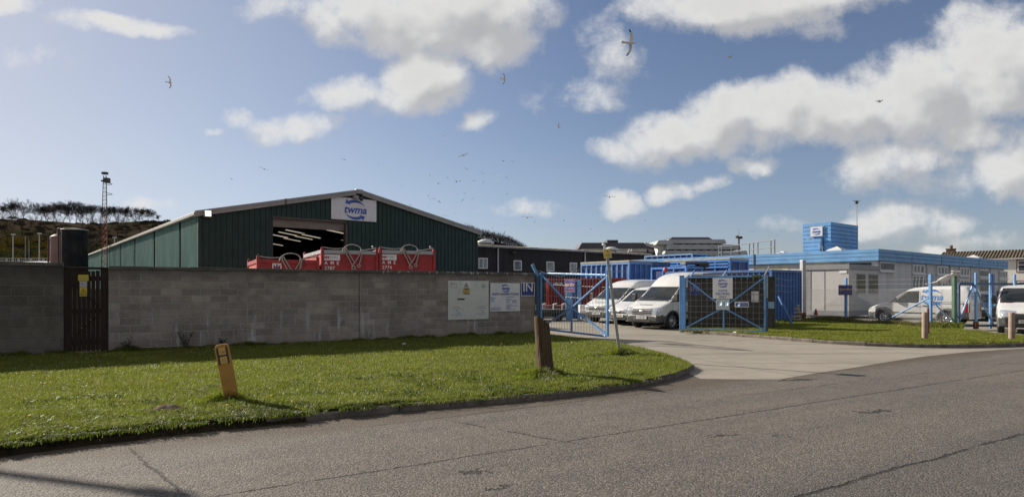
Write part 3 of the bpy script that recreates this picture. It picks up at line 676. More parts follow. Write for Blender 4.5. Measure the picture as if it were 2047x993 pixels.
# ================================================================== block walls, warehouse, shed, office, far buildings
def blockwall_mat(name, c0_, c1_, mort, streak, bw=.46, bh=.186):
    m, t, bs = basemat(name)
    co = t.new('ShaderNodeTexCoord').outputs['Object']
    s = t.new('ShaderNodeSeparateXYZ', i_Vector=co)
    uv = t.new('ShaderNodeCombineXYZ', i_X=t.math('ADD', s.outputs[0], t.math('MULTIPLY', s.outputs[1], .7)), i_Y=s.outputs[2]).outputs[0]
    uvw = t.vmath('ADD', uv, t.vmath('MULTIPLY', t.vmath('SUBTRACT', t.new('ShaderNodeTexNoise', i_Vector=co, i_Scale=9., i_Detail=3).outputs['Color'], (.5,.5,.5)), (.02,.012,0)))
    br = t.new('ShaderNodeTexBrick', i_Vector=uvw, i_Scale=1., i_Color1=(0,0,0,1), i_Color2=(1,1,1,1), i_Mortar=(.5,.5,.5,1), i_Bias=0.)
    br.inputs['Mortar Size'].default_value = .013; br.inputs['Brick Width'].default_value = bw; br.inputs['Row Height'].default_value = bh; br.inputs['Mortar Smooth'].default_value = .3
    per = t.new('ShaderNodeSeparateColor', i_Color=br.outputs['Color']).outputs[0]
    c = t.mix(per, c0_, c1_)
    c = t.mix(t.ramp(t.noise(co, 1.1, 7, .70), .36, .66, 0, .8), c, tuple(x*.60 for x in c0_))
    c = t.mix(t.ramp(t.noise(co, 30, 4, .7), .3, .75, 0, .35), c, tuple(min(1,x*1.5) for x in c1_))
    c = t.mix(t.math('MULTIPLY', br.outputs['Fac'], t.ramp(t.noise(co, 1.7, 4), .35, .6, .45, 1.)), c, mort)
    # dark damp head under the coping, green-brown foot, white lime runs with their own shapes
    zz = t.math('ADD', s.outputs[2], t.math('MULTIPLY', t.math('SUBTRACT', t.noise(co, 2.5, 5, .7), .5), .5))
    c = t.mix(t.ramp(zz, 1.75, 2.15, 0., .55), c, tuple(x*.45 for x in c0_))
    c = t.mix(t.ramp(zz, .05, .55, .45, 0.), c, (c0_[0]*1.25, c0_[1]*1.2, c0_[2]*1.2))
    sv = t.new('ShaderNodeMapping', i_Vector=uv, i_Scale=(5.5, .75, 1)).outputs[0]
    k = t.math('MULTIPLY', t.ramp(t.noise(sv, 1., 5, .68), .52, .68), t.ramp(t.noise(co, .55, 3), .40, .56))
    k = t.math('MULTIPLY', k, t.ramp(s.outputs[2], 1.5, .55, 0., 1.))
    c = t.mix(t.math('MULTIPLY', k, streak), c, (.50,.49,.52))
    sp = t.new('ShaderNodeTexVoronoi', i_Vector=co, i_Scale=4.5); k2 = t.ramp(sp.outputs['Distance'], .035, .055, 1., 0.)
    c = t.mix(t.math('MULTIPLY', k2, .5*streak), c, (.42,.42,.44))
    t.l.new(c, bs.inputs['Base Color']); bs.inputs['Roughness'].default_value = .93; bs.inputs['Specular IOR Level'].default_value = .2
    hgt = t.math('SUBTRACT', t.math('MULTIPLY', t.noise(co, 45, 5, .7), .6), t.math('MULTIPLY', br.outputs['Fac'], .9))
    hgt = t.math('ADD', hgt, t.math('MULTIPLY', per, .25))
    b = t.new('ShaderNodeBump', i_Strength=.8, i_Distance=.012, i_Height=hgt); t.l.new(b.outputs[0], bs.inputs['Normal'])
    return m
bw_main = blockwall_mat('concrete_block', (.195,.170,.147), (.395,.350,.306), (.37,.34,.305), 1.0)
bw_dark = blockwall_mat('dark_block', (.100,.088,.074), (.185,.164,.138), (.17,.155,.135), .05, .6, .25)
bw_shade = blockwall_mat('shaded_block', (.075,.068,.060), (.10,.092,.082), (.09,.085,.08), .1)  # block copy darkened in colour for walls standing in shade
cope_m = M('coping_stone', (.13,.12,.105), .92, var=.3, scale=5, bump=.4, dirt=(.05,.045,.035), damt=.7, dscale=2.5, spec=.2)
lime_m = M('bird_lime', (.55,.54,.52), .8, var=.1)
WH = 2.13
def wall(name, label, p0, p1, h, mat, thick=.22, cope=.09, joints=(), splats=()):
    d = p1 - p0; L = d.length; t_ = thing(name, label, 'wall', p0 - Vector((0,0,.1)), math.atan2(d.y, d.x))
    b = MB().box(0, L, 0, thick, 0, h+.1-cope); b.build('blockwork', mat, t_)
    c = MB(); s = 0; rr = random.Random(len(label))
    while s < L-.05:
        e = min(L, s + .9); c.box(s+.003, e-.003, -.025+rr.uniform(-.004,.004), thick+.025, h+.1-cope+.001, h+.1+rr.uniform(-.006,.006)); s = e
    c.build('coping', cope_m, t_, bevel=.008)
    for jx in joints:
        MB().box(jx-.009, jx+.009, -.003, .01, .05, h-cope+.09).build('movement_joint', ink_black, t_)
    if splats:
        k = MB(); rr = random.Random(4)
        for sx in splats:
            for q in range(5):
                x0 = sx + rr.uniform(-.22,.22); w_ = rr.uniform(.01,.04); z1 = h+.1-rr.uniform(0,.02); z0 = z1-rr.uniform(.02,.075)
                k.add([(x0,-.0295,z0),(x0+w_*.7,-.0295,z0+.004),(x0+w_,-.0295,z1),(x0-w_*.3,-.0295,z1)], [(0,1,2,3)])
        k.build('bird_lime', lime_m, t_)
    return t_
tk = lambda px: hit(px, WP0, WD)
j0 = tk(718)
wall('block_wall', 'long grey concrete block wall with white lime runs below and notice boards', WP0, WP1, WH, bw_main, joints=(j0,), splats=[tk(p) for p in (807,862,905,932,956,978,1018,1043,762)])
tg = tk(127)
wall('block_wall', 'dark brown block wall section beyond the slatted wooden gate', WP0 - WD*40, WP0 + WD*tg, WH+.06, bw_dark)

# ---- slatted wooden gate between them
gw = -tg
wood_dark = M('stained_timber', (.030,.018,.013), .75, var=.35, scale=3, stretch=(8,8,.8), bump=.3, bscale=20, spec=.3)
t_ = thing('wooden_gate', 'dark brown slatted timber gate between two block walls', 'gate', WP0 + WD*tg - Vector((0,0,.02)), WANG)
gh = WH - .10
fr = MB(); fr.box(-.03,.10,.02,.12,0,gh+.03); fr.box(gw-.17,gw+.03,.02,.12,0,gh+.03); fr.build('post', wood_dark, t_, bevel=.006)
MB().box(.0,gw,.0,.14,gh+.03,gh+.085).build('lintel', wood_dark, t_, bevel=.006)
n = 7; x0 = .085; pitch = (gw-.17-x0)/n
for i in range(n):
    xa = x0+i*pitch; MB().box(xa, xa+pitch-.013, .03, .052, .06, gh+.0-(.015 if i%3 else 0)).build('slat', wood_dark, t_, bevel=.003)
for z in (.22,.98,1.78): MB().box(.10, gw-.17, .053, .095, z, z+.12).build('rail', wood_dark, t_, bevel=.004)
MB().beam((.14,.075,.36),(gw-.2,.075,.96),.03,.09,up=(0,1,0)).build('brace', wood_dark, t_)
MB().beam((.14,.075,1.74),(gw-.2,.075,1.14),.03,.09,up=(0,1,0)).build('brace', wood_dark, t_)
bwl = MB().box(-.5,3.4,0,.2,-.1,1.55).build('gate_backing', bw_shade, loc=WP0 + WD*(tg-.6) - WN*2.2, rotz=WANG); tag(bwl, 'low dark backing wall added behind the wooden gate to dim its slat gaps', 'wall')  # dark backing added only to dim the gaps between the slats
gp = lambda u: WP0 + WD*(tg + gw*u)
def gsign(name, label, px0, px1, py0, py1, face, **kw):
    k0, k1 = tk(px0), tk(px1); p = WP0 + WD*((k0+k1)/2); w_ = k1-k0
    z0, z1 = zat(py1, p.y), zat(py0, p.y)
    off = kw.pop('off', .012); th = kw.pop('thick', .01)
    return sign(name, label, w_, z1-z0, (p.x + WN.x*off, p.y + WN.y*off, z0), WANG, face, thick=th, **kw), w_, z1-z0
gsign('warning_sign', 'yellow rectangular warning notice at the top of the wooden gate', 156, 177, 549, 561.5, sign_yellow, off=-.015, blocks=[(-.10,.10,.10,.118,ink_gold),(-.12,.12,.06,.07,ink_gold),(-.08,.08,.035,.045,ink_gold)])
gsign('notice', 'small white paper notice between two yellow signs on wooden gate', 159, 174, 562, 573, M('notice_paper', (.50,.48,.54), .6, var=.08), off=-.015, blocks=[(-.06,.06,.09,.094,ink_grey),(-.06,.06,.07,.074,ink_grey),(-.05,.05,.05,.054,ink_grey)])
def tri_blocks(cx, cz, s, m_out, m_in): return [(cx,cz,s)]
def hazard_triangle(t_, cx, cz, s, y=-.0105, m_out=None, m_in=None):
    k = MB(); k.add([(cx-s,y,cz-s*.8),(cx+s,y,cz-s*.8),(cx,y,cz+s)], [(0,1,2)]); k.build('triangle', m_out or ink_black, t_)
    k = MB(); q = s*.72; k.add([(cx-q,y-.0012,cz-q*.86),(cx+q,y-.0012,cz-q*.86),(cx,y-.0012,cz+q*.88)], [(0,1,2)]); k.build('triangle_field', m_in or sign_yellow, t_)
    k = MB(); a = s*.28; k.add([(cx-a*.3,y-.0024,cz+a*.9),(cx+a*.55,y-.0024,cz+a*.9),(cx+a*.1,y-.0024,cz+a*.1),(cx+a*.6,y-.0024,cz+a*.1),(cx-a*.3,y-.0024,cz-a*1.5),(cx-a*.05,y-.0024,cz-a*.3),(cx-a*.55,y-.0024,cz-a*.3)], [(0,1,2,3,4,5,6)]); k.build('symbol', ink_black, t_)
s_, w_, h_ = gsign('warning_sign', 'yellow sign with a black hazard triangle on the wooden gate', 159, 174, 573.5, 592, sign_yellow, off=-.015, blocks=[(-.07,.07,.03,.038,ink_black),(-.07,.07,.05,.056,ink_black)])
hazard_triangle(s_, 0, h_*.58, w_*.36)

# ---- boards on the long wall
kb0, kb1 = tk(895), tk(976); bwid = kb1-kb0; bmid = WP0 + WD*((kb0+kb1)/2); bhei = zat(561,bmid.y)-zat(638,bmid.y)
def U(px): return (tk(px)-(kb0+kb1)/2)
def V(py): return bhei*(638-py)/77.
def ub(a, b, c_, d_, m_): return (U(a), U(b), V(d_), V(c_), m_)
s_, w_, h_ = gsign('notice_board', 'large plain white notice board with a black slot on block wall', 895, 976, 561, 638, sign_cream, off=.03, thick=.03,
   panels=[('sticker',U(923.5),U(940),V(575),V(562.5),sign_white),('caution_panel',U(924.5),U(938.5),V(588),V(575.2),ink_gold),('slot',U(913.5),U(928),V(599),V(596),ink_black)],
   texts=[('SMA', U(904), V(567.5), .075, ink_grey)],
   blocks=[ub(927,936.5,576.3,577.8,ink_black),ub(929,934,580,581,ink_black),ub(930.8,932,582.4,583.4,ink_black),ub(926.5,937,585.6,587,ink_black),
     ub(900.5,901,566.5,575,ink_grey),ub(911.3,911.8,566.5,575,ink_grey),ub(900.5,911.8,574.5,575,ink_grey),ub(900.5,911.8,566.2,566.6,ink_grey),
     ub(904.5,918.5,611.6,612.6,ink_gold),ub(954,967.5,611.6,612.6,ink_gold),ub(901,921,615.4,616.2,ink_cyan),ub(950,970,615.2,616,ink_cyan),ub(911,914.5,619,620.5,ink_cyan),ub(960,964,619,620.5,ink_cyan),ub(914,917.5,623,625,ink_cyan),ub(963.5,967,622.5,624.5,ink_cyan),ub(900,923,627.4,628.2,ink_cyan),ub(950,972,627,627.8,ink_cyan),ub(911,912.5,630,632,ink_cyan),ub(960.5,962,629.5,631.5,ink_cyan)])
hazard_triangle(s_, U(931), V(569.3), .085, m_in=ink_gold)
EMX, EMZ = U(965.5), V(571)
mb = MB(); mb.lathe([(.052,-.0005),(.064,-.0005),(.064,.0005),(.052,.0005)], 20, Matrix.Translation((EMX,-.012,EMZ)) @ Matrix.Rotation(PI/2,4,'X')); mb.build('emblem', ink_grey, s_)
mb = MB(); put_text(mb, 'A', .08, EMX, EMZ, -.0105); mb.build('emblem', ink_grey, s_)
s_, w_, h_ = gsign('notice_board', 'white waste transfer station board with blue lettering beside IN sign', 979.5, 1038.5, 565.5, 622, sign_white, off=.03, thick=.02, logo=(.36,-.0,.80,logo_blue,.03),
   texts=[('WASTE TRANSFER STATION', 0, .595, .10, ink_blue, dict(bold=.025, sx=.86)), ],
   blocks=[(a,a+l*.9,z_*.86,z_*.86+.012,ink_blue) for a, l, z_ in ((-.58,.08,.58),(-.58,.20,.535),(-.58,.17,.49),(-.58,.12,.445),(-.58,.15,.40),(.02,.40,.575),(.02,.26,.48),(.02,.20,.435),(.02,.16,.39),(.02,.18,.345),(.26,.22,.435),(.26,.22,.39),(.26,.22,.345),(.02,.26,.26),(.02,.52,.215),(.02,.22,.17),(.02,.20,.125),(.02,.42,.08),(-.58,.44,.15),(-.58,.40,.105),(-.58,.44,.06))])
gsign('entrance_sign', 'blue IN sign on block wall beside the left gate hinge', 1040.5, 1068, 564.5, 591.5, sign_blue, off=.03, border=(sign_white,.022,.0), texts=[('IN', 0, .30, .44, sign_white, dict(bold=.012))])

# ---- dark wall behind the open right gate leaf, with its IN sign
wq0 = Vector((7.15, 26.05, ZV)); wq1 = Vector((10.0, 25.2, ZV)); wd2 = (wq1-wq0).normalized(); wh2 = zat(549.5, 25.3)-ZV
wt_ = wall('block_wall', 'dark block wall behind the open blue gate leaf, carrying an IN sign', wq0, wq1, wh2, bw_shade, thick=.2)
Lw = (wq1-wq0).length
cs = Matrix.Rotation(-math.atan2(wd2.y, wd2.x), 3, 'Z')
ret = cs @ (A*.68)
mb = MB(); mb.prism([(Lw+.002,.002),(Lw+ret.x,ret.y),(Lw+ret.x-.2,ret.y+.1),(Lw-.25,.22)], 0, wh2+.04, 'xy'); mb.build('pier', bw_shade, wt_)
pk = hit(1389, wq0, wd2); q = wq0 + wd2*pk
sign('entrance_sign', 'blue IN sign on dark wall behind the blue gate mesh', .40, .45, (q.x+wd2.y*.03, q.y-wd2.x*.03, zat(589, q.y)), math.atan2(wd2.y, wd2.x), sign_blue, border=(ink_grey,.015,.0), texts=[('IN', 0, .225, .32, ink_grey, dict(bold=.01))])
MB().beam((0,0,0),(1.5,-.5,.03),.2,.05).build('plank', M('grey_plank', (.16,.14,.12), .85, var=.3, stretch=(1,9,9)), loc=(7.75,25.98,zat(549.5,25.3)+.055)); tag(COL.objects[-1], 'weathered grey plank lying along the top of the dark wall', 'plank')

# ================================================================== warehouse
green_clad = M('green_cladding', (.0060,.030,.023), .5, var=.16, scale=.8, dirt=(.010,.022,.020), damt=.5, dscale=.8, spec=.45)
teal_clad = M('teal_cladding', (.070,.180,.172), .55, var=.2, scale=.7, dirt=(.15,.23,.22), damt=.5, dscale=1.4, stretch=(1,1,.35))  # side cladding, lighter and bluer than the gable green
fascia_m = M('grey_fascia', (.30,.29,.275), .5, var=.1, dirt=(.18,.17,.15), damt=.4, dscale=1.5)
roof_m = M('sheet_roof', (.20,.20,.19), .6, var=.15)
dark_int = M('dark_interior', (.02,.02,.02), .9, var=.2)
WO = at(397.5, 40.0); WW = hit(953.5, WO, A); WE = zat(427, 40.0); rx = WW/2; WR = zat(385, (WO+A*rx).y); WL = 70.
wh = thing('warehouse', 'large dark green ribbed metal warehouse with a low pitched gable', 'warehouse', WO, ANG)
def roofz(x): return WE + (WR-WE)*(1-abs(x-rx)/rx)
dx0, dx1 = hit(545.5, WO, A), hit(690, WO, A); dz = zat(436, (WO+A*dx0).y)
def ribbed(mb, x0, x1, zlo, zhi, y=0., pitch=.34, dep=.05, axis='x'):
    n = max(1, round((x1-x0)/pitch)); p = (x1-x0)/n
    prof = []
    for i in range(n):
        a = x0+i*p; prof += [(a, y), (a+p*.62, y), (a+p*.70, y-dep), (a+p*.92, y-dep)]
    prof.append((x1, y))
    vs = []; 
    for x_, y_ in prof:
        for z in (zlo(x_) if callable(zlo) else zlo, zhi(x_) if callable(zhi) else zhi):
            vs.append((x_, y_, z) if axis == 'x' else (y_, x_, z))
    mb.add(vs, [(2*i, 2*i+2, 2*i+3, 2*i+1) for i in range(len(prof)-1)])
g = MB(); ribbed(g, 0, dx0, 0, roofz); ribbed(g, dx0, dx1, dz, roofz); ribbed(g, dx1, WW, 0, roofz)
g.build('gable_wall', green_clad, wh, recalc=False)
sd_ = MB(); y0 = 0.
pans = [hit(px, WO, B) for px in (397,363,357,312,307,272,268,243,239,222,218,206,203,192)]
posts = [(hit(363,WO,B),hit(358,WO,B)),(hit(311,WO,B),hit(307,WO,B)),(hit(271.5,WO,B),hit(268.5,WO,B)),(hit(242.5,WO,B),hit(240,WO,B)),(hit(221,WO,B),hit(219,WO,B)),(hit(204.5,WO,B),hit(203,WO,B))]
last = .12
for a, b in posts:
    k = MB(); ribbed(k, last, a, 0, WE-.02, 0., .30, .04, 'y'); k.build('side_panel', teal_clad, wh, recalc=False); last = b
k = MB(); ribbed(k, last, WL, 0, WE-.02, 0., .30, .04, 'y'); k.build('side_panel', teal_clad, wh, recalc=False)
for a, b in posts: MB().box(.12,.30,a-.02,b+.02,0,WE-.02).build('side_recess', dark_int, wh)
MB().box(-.06,.12,-.06,.12,0,WE).build('corner_trim', green_clad, wh, bevel=.01); MB().box(WW-.10,WW+.05,-.06,.12,0,WE).build('corner_trim', green_clad, wh)
MB().box(WW,WW+.06,.12,WL,0,WE-.02).build('side_wall', green_clad, wh)
MB().add([(0,WL,0),(WW,WL,0),(WW,WL,WE),(rx,WL,WR),(0,WL,WE)],[(0,1,2,3,4)]).build('back_wall', green_clad, wh)
MB().add([(0,.2,.02),(WW,.2,.02),(WW,WL,.02),(0,WL,.02)],[(0,1,2,3)]).build('floor_slab', dark_int, wh)
r_ = MB()
for sx in (0,1):
    xa, xb = (-.25, rx) if sx == 0 else (WW+.25, rx)
    z0 = roofz(0) - .25*(WR-WE)/rx
    r_.add([(xa,-.22,z0+.12),(xb,-.22,WR+.12),(xb,WL+.2,WR+.12),(xa,WL+.2,z0+.12),(xa,-.22,z0+.04),(xb,-.22,WR+.04),(xb,WL+.2,WR+.04),(xa,WL+.2,z0+.04)],[(0,1,2,3),(4,7,6,5),(0,4,5,1),(3,2,6,7),(0,3,7,4)])
r_.build('roof', roof_m, wh)
for sg in (0,1):
    xa, xb = (-.28, rx-.25) if sg == 0 else (WW+.28, rx+.25)
    def zz(x): return WE + (WR-WE)*(1-abs(x-rx)/rx)
    k = MB(); ys = (-.30,-.08)
    for a, b, hgt, yy in ((0,.5,.36,-.28),(.5,1,.36,-.275)):
        x1_, x2_ = xa+(xb-xa)*a, xa+(xb-xa)*b
        k.add([(x1_,yy,zz(x1_)-.16),(x2_,yy,zz(x2_)-.16),(x2_,yy,zz(x2_)+.20),(x1_,yy,zz(x1_)+.20),(x1_,-.07,zz(x1_)-.16),(x2_,-.07,zz(x2_)-.16),(x2_,-.07,zz(x2_)+.20),(x1_,-.07,zz(x1_)+.20)],[(0,1,2,3),(4,7,6,5),(0,4,5,1),(3,2,6,7),(0,3,7,4),(1,5,6,2)])
        k.add([(x1_,yy-.03,zz(x1_)+.05),(x2_,yy-.03,zz(x2_)+.05),(x2_,yy-.03,zz(x2_)+.20),(x1_,yy-.03,zz(x1_)+.20),(x1_,yy,zz(x1_)+.03),(x2_,yy,zz(x2_)+.03)],[(0,1,2,3),(0,4,5,1)])
    k.build('verge_trim', fascia_m, wh)
MB().box(rx-.27,rx+.27,-.34,-.06,WR-.12,WR+.20).build('ridge_cap', fascia_m, wh, bevel=.03)
xm = rx*.5; MB().box(xm-.05,xm+.05,-.325,-.05,roofz(xm)-.2,roofz(xm)+.22).build('trim_joint', M('trim_joint', (.10,.095,.09), .6), wh)
gt = MB(); gt.box(-.34,-.12,-.3,WL,WE-.14,WE+.06); gt.build('gutter', fascia_m, wh, bevel=.02)
gt = MB(); gt.box(WW+.10,WW+.36,-.3,WL,WE-.16,WE+.08); gt.build('gutter', fascia_m, wh, bevel=.03)
# doorway: frame and rolled shutter
MB().box(dx0-.02,dx1+.02,-.07,.25,dz-.02,dz+.14).build('door_head', M('brown_steel', (.075,.055,.045), .6, var=.2), wh)
MB().box(dx1,dx1+.16,-.07,.3,0,dz-.02).build('door_jamb', MATS['brown_steel'], wh); MB().box(dx0-.14,dx0,-.03,.3,0,dz-.02).build('door_jamb', MATS['brown_steel'], wh)
k = MB(); k.lathe([(.28,0),(.28,dx1-dx0)], 14, Matrix.Translation((dx0,.45,dz-.16)) @ Matrix.Rotation(PI/2,4,'Y')); k.build('roller_shutter', M('shutter_steel', (.20,.17,.14), .55, var=.15), wh)
MB().box(dx0,dx1,.17,.20,dz-.55,dz-.02).build('shutter_curtain', MATS['shutter_steel'], wh)
# glowing strips standing in for the rooflights seen through the doorway
strip = EM('rooflight_glow', (1.,.90,.70), .26)
for px, py, Y, L in ((634,451,50,1.5),(672,463,50,1.5),(590,463,58,1.7),(622,472,58,1.7),(575,467,64,1.8),(607,475,66,1.8),(556,471,60,1.8),(584,479,70,1.8),(566,483,78,1.8),(551,488,72,1.6),(618,490,80,1.2),(564,497,95,1.4),(683,479,60,.8)):
    p = at(px, Y, zat(py, Y)) - WO; lx, ly = p.dot(A), p.dot(B)
    MB().beam((lx-L/2-.03,ly,p.z+.06+L*.075),(lx+L/2+.03,ly,p.z+.06-L*.075),.28,.07).build('rooflight_frame', fascia_m, wh); f_ = COL.objects[-1]
    MB().beam((lx-L/2,ly,p.z-.01+L*.075),(lx+L/2,ly,p.z-.01-L*.075),.20,.06).build('tube', strip, f_)  # emissive strip in place of a daylit roof panel
# flood light at the corner, lit
fx = hit(414, WO - B*.5, A)
fl = MB(); fl.box(fx-.17,fx+.24,-.62,-.34,WE-.22,WE+.17); fl.build('flood_light', M('lamp_housing', (.35,.34,.32), .45), wh, bevel=.02); f_ = COL.objects[-1]
MB().box(fx-.13,fx+.20,-.640,-.625,WE-.18,WE+.15).build('lamp_face', EM('flood_lamp', (1.,.93,.80), 1.0), f_)
MB().lathe([(0,0),(.10,.01),(.10,.03),(0,.05)], 14, Matrix.Translation((fx,-.645,WE+.03)) @ Matrix.Rotation(PI/2,4,'X')).build('bulb', EM('flood_bulb', (1.,.96,.88), 4.0), f_)
MB().box(fx-.05,fx+.05,-.34,-.08,WE-.1,WE).build('bracket', galv, f_)
cx_ = hit(712, WO, A); MB().box(cx_-.34,cx_-.02,-.52,-.10,roofz(cx_)-.50,roofz(cx_)-.26).build('security_camera', fascia_m, wh, bevel=.02)
MB().lathe([(.0,-.18),(.10,-.15),(.14,0),(.14,.14),(0,.16)], 12, Matrix.Translation((cx_+.22,-.4,roofz(cx_)-.46))).build('security_camera', black_plastic, wh)
sx0, sx1 = hit(662.5, WO-B*.1, A), hit(752.5, WO-B*.1, A); sc_ = WO - B*.1 + A*((sx0+sx1)/2)
sz0, sz1 = zat(437.5, (WO+A*sx0).y), zat(392.5, (WO+A*sx0).y)
sw_ = sx1-sx0; sh_ = sz1-sz0
sign('building_sign', 'large white twma sign high on the green warehouse gable', sw_, sh_, (sc_.x, sc_.y, sz0), ANG, sign_white, logo=(sw_*.56,.05,sh_*.5,logo_blue,.03), thick=.06)

# ================================================================== long black shed behind
shed_m = M('black_cladding', (.022,.020,.024), .7, var=.2, scale=1, stretch=(3,1,.3), spec=.3)
fibro = M('fibre_cement_roof', (.27,.255,.225), .9, var=.25, scale=1.5, dirt=(.12,.115,.09), damt=.6, dscale=1.)
upvc = M('white_window_frame', (.62,.63,.66), .4, var=.05)
pane = GLASS('shed_pane', (.16,.18,.20), .12)
SO = at(957, 65.); SE = zat(491, 65.); SL = hit(1300, SO, A)
shed = thing('shed', 'long low black clad building with grey corrugated roof and small white windows', 'building', SO, ANG)
MB().box(-14, SL, 0, 12, 0, SE-.05).build('wall', shed_m, shed)
k = MB()
for i in range(int((SL+14)/.14)):
    xa = -14+i*.14; 
    k.add([(xa,-.35,SE+.02),(xa+.07,-.35,SE+.12),(xa+.14,-.35,SE+.02),(xa,6.,SE+.26),(xa+.07,6.,SE+.36),(xa+.14,6.,SE+.26)],[(0,1,4,3),(1,2,5,4)])
k.build('roof', fibro, shed, recalc=False)
MB().box(-14,SL,-.42,-.30,SE-.12,SE+.01).build('gutter', M('shed_gutter', (.28,.28,.30), .5), shed)
for px in (994,1168): x_ = hit(px, SO, A); MB().tube((x_,-.12,0),(x_,-.12,SE-.1),.09,n=8).build('downpipe', M('pale_downpipe', (.42,.43,.47), .5), shed)
for p0_, p1_, q0_, q1_, split in ((956,974.5,515,536.5,1),(1026.5,1042.5,520,540,0),(1092,1107.5,522.5,542,0),(1138.5,1153,524.5,543.5,0)):
    xa, xb = hit(p0_, SO, A), hit(p1_, SO, A); Yc = (SO+A*xa).y; za, zb = zat(q1_, Yc), zat(q0_, Yc)
    MB().box(xa,xb,-.05,.02,za,zb).build('window', upvc, shed); f_ = COL.objects[-1]
    e = .10
    if split: xm = (xa+xb)/2; MB().box(xa+e,xm-.05,-.06,.0,za+e,zb-e).build('pane', pane, f_); MB().box(xm+.05,xb-e,-.06,.0,za+e,zb-e).build('pane', pane, f_)
    else: MB().box(xa+e,xb-e,-.06,.0,za+e,zb-e).build('pane', pane, f_)
def cowl(parent, x_, y_, z_, r, mat):
    MB().lathe([(r*.75,0),(r*.75,r*.35),(r*1.12,r*.32),(r*1.1,r*.55),(r*.5,r*.85),(0,r*.9)], 18, Matrix.Translation((x_,y_,z_))).build('roof_vent', mat, parent)
vent_m = M('vent_cowl', (.60,.61,.60), .4, var=.08)
for px, py, r in ((970,487,.85),(1222,503,.85)):
    x_ = hit(px, SO+B*2, A); cowl(shed, x_, 2., SE+.14, r, vent_m)
x_ = hit(1209, SO+B*1, A); MB().path([(x_,1.,SE+.1),(x_,1.,SE+.85),(x_-.12,1.,SE+1.02),(x_-.4,1.,SE+1.05)], .14, 8).build('flue_pipe', vent_m, shed)
x_ = hit(1258, SO+B*1, A); MB().path([(x_-.3,1.,SE+.1),(x_,1.,SE+.62),(x_+.25,1.,SE+.3),(x_+.5,1.,SE+.62)], .07, 6).build('flue_pipe', vent_m, shed)
x_ = hit(1022, SO, A); MB().lathe([(0,-.1),(.2,-.05),(.26,.12),(0,.2)],10,Matrix.Translation((x_,-.35,zat(508.5,70))) ).build('wall_lamp', black_plastic, shed)

# ================================================================== blue-trimmed office and its plant room
sky_blue = M('blue_board', (.150,.345,.62), .5, var=.10, scale=1.2, dirt=(.09,.19,.36), damt=.35, dscale=1.5)
office_wall = M('office_panel', (.60,.59,.60), .6, var=.06, scale=1.5, dirt=(.36,.34,.31), damt=.5, dscale=.9, stretch=(1,1,.3))
mould = M('stained_white', (.62,.60,.50), .7, var=.1, dirt=(.26,.22,.10), damt=.8, dscale=1.6)
OO = at(1756.5, 39.0); OT = zat(497, 39.0); OF = zat(520.5, 39.0); OLx = hit(2015.5, OO, A); OLy = hit(1462, OO, B)
of = thing('office', 'single storey white office with a blue boarded fascia and flat roof', 'office', OO, ANG)
MB().box(.25, OLx-.25, .25, OLy+12, 0, OF+.05).build('wall', office_wall, of)
k = MB(); nb = 3; bh = (OT-OF)/nb
def board_run(k, x0, x1, y0, y1, z0, bh, nb, gap=.022):
    for i in range(nb):
        k.box(x0+.012*(i%2==1)*0, x1, y0, y1, z0+i*bh+(gap if i else 0), z0+(i+1)*bh)
board_run(k, 0, OLx, 0, OLy+12, OF, bh, nb); k.build('fascia', sky_blue, of, bevel=.012)
k = MB()
for i in range(1,nb): k.box(.02, OLx-.02, .02, OLy+11.9, OF+i*bh-.005, OF+i*bh+.027)
k.build('board_gap', M('board_shadow_gap', (.03,.05,.10), .9), of)
MB().box(.3,OLx-.3,.3,OLy+11.7,OT-.12,OT-.02).build('roof_deck', roof_m, of)
for px in (1823,1943,2000): pass
for xx in [hit(p, OO, A) for p in (1823,1882,1923,1957,1994)]:
    MB().box(xx-.012,xx+.012,-.008,.01,OF,OT-.004).build('fascia_joint', MATS['board_shadow_gap'], of)
yj = hit(1508, OO, B); MB().box(-.02,.01,yj-.06,yj+.06,OF,OT).build('fascia_joint', MATS['board_shadow_gap'], of)
# front windows (right-hand face)
blind = M('patterned_blind', (.42,.43,.45), .6, var=.55, scale=1.3, stretch=(1.6,1,1.1))
def owin(px0, px1, rows, pane_m, blue=False):
    xa, xb = hit(px0, OO+B*.2, A), hit(px1, OO+B*.2, A); Y_ = (OO+A*xa).y
    for (q0, q1) in rows:
        za, zb = zat(q1, Y_), zat(q0, Y_)
        MB().box(xa,xb,.17,.27,za,zb).build('window', upvc, of); f_ = COL.objects[-1]
        e = min(.10, (xb-xa)*.12)
        MB().box(xa+e,xb-e,.155,.2,za+e,zb-e).build('pane', pane_m, f_)
        MB().box(xa-.05,xb+.05,.10,.22,za-.08,za-.003).build('sill', upvc, f_)
swirl = None
def dull(m, sp=.18, ro=.3):
    b = m.node_tree.nodes['Principled BSDF']; b.inputs['Specular IOR Level'].default_value = sp; b.inputs['Roughness'].default_value = ro; return m
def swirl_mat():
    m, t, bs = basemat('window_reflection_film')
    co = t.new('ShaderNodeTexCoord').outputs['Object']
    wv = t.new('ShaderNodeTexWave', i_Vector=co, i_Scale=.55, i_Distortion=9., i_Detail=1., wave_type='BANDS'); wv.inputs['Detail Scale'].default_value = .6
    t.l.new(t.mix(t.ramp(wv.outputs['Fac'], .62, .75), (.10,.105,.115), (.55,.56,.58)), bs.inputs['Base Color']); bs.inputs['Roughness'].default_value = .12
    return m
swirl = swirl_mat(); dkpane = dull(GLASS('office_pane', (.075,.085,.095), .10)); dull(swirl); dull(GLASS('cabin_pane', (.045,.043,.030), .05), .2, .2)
owin(1758.5, 1788, [(521.8,541)], dkpane)
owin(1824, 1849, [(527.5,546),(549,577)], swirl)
owin(1872.5, 1895.5, [(531,548.5),(551,580)], swirl)
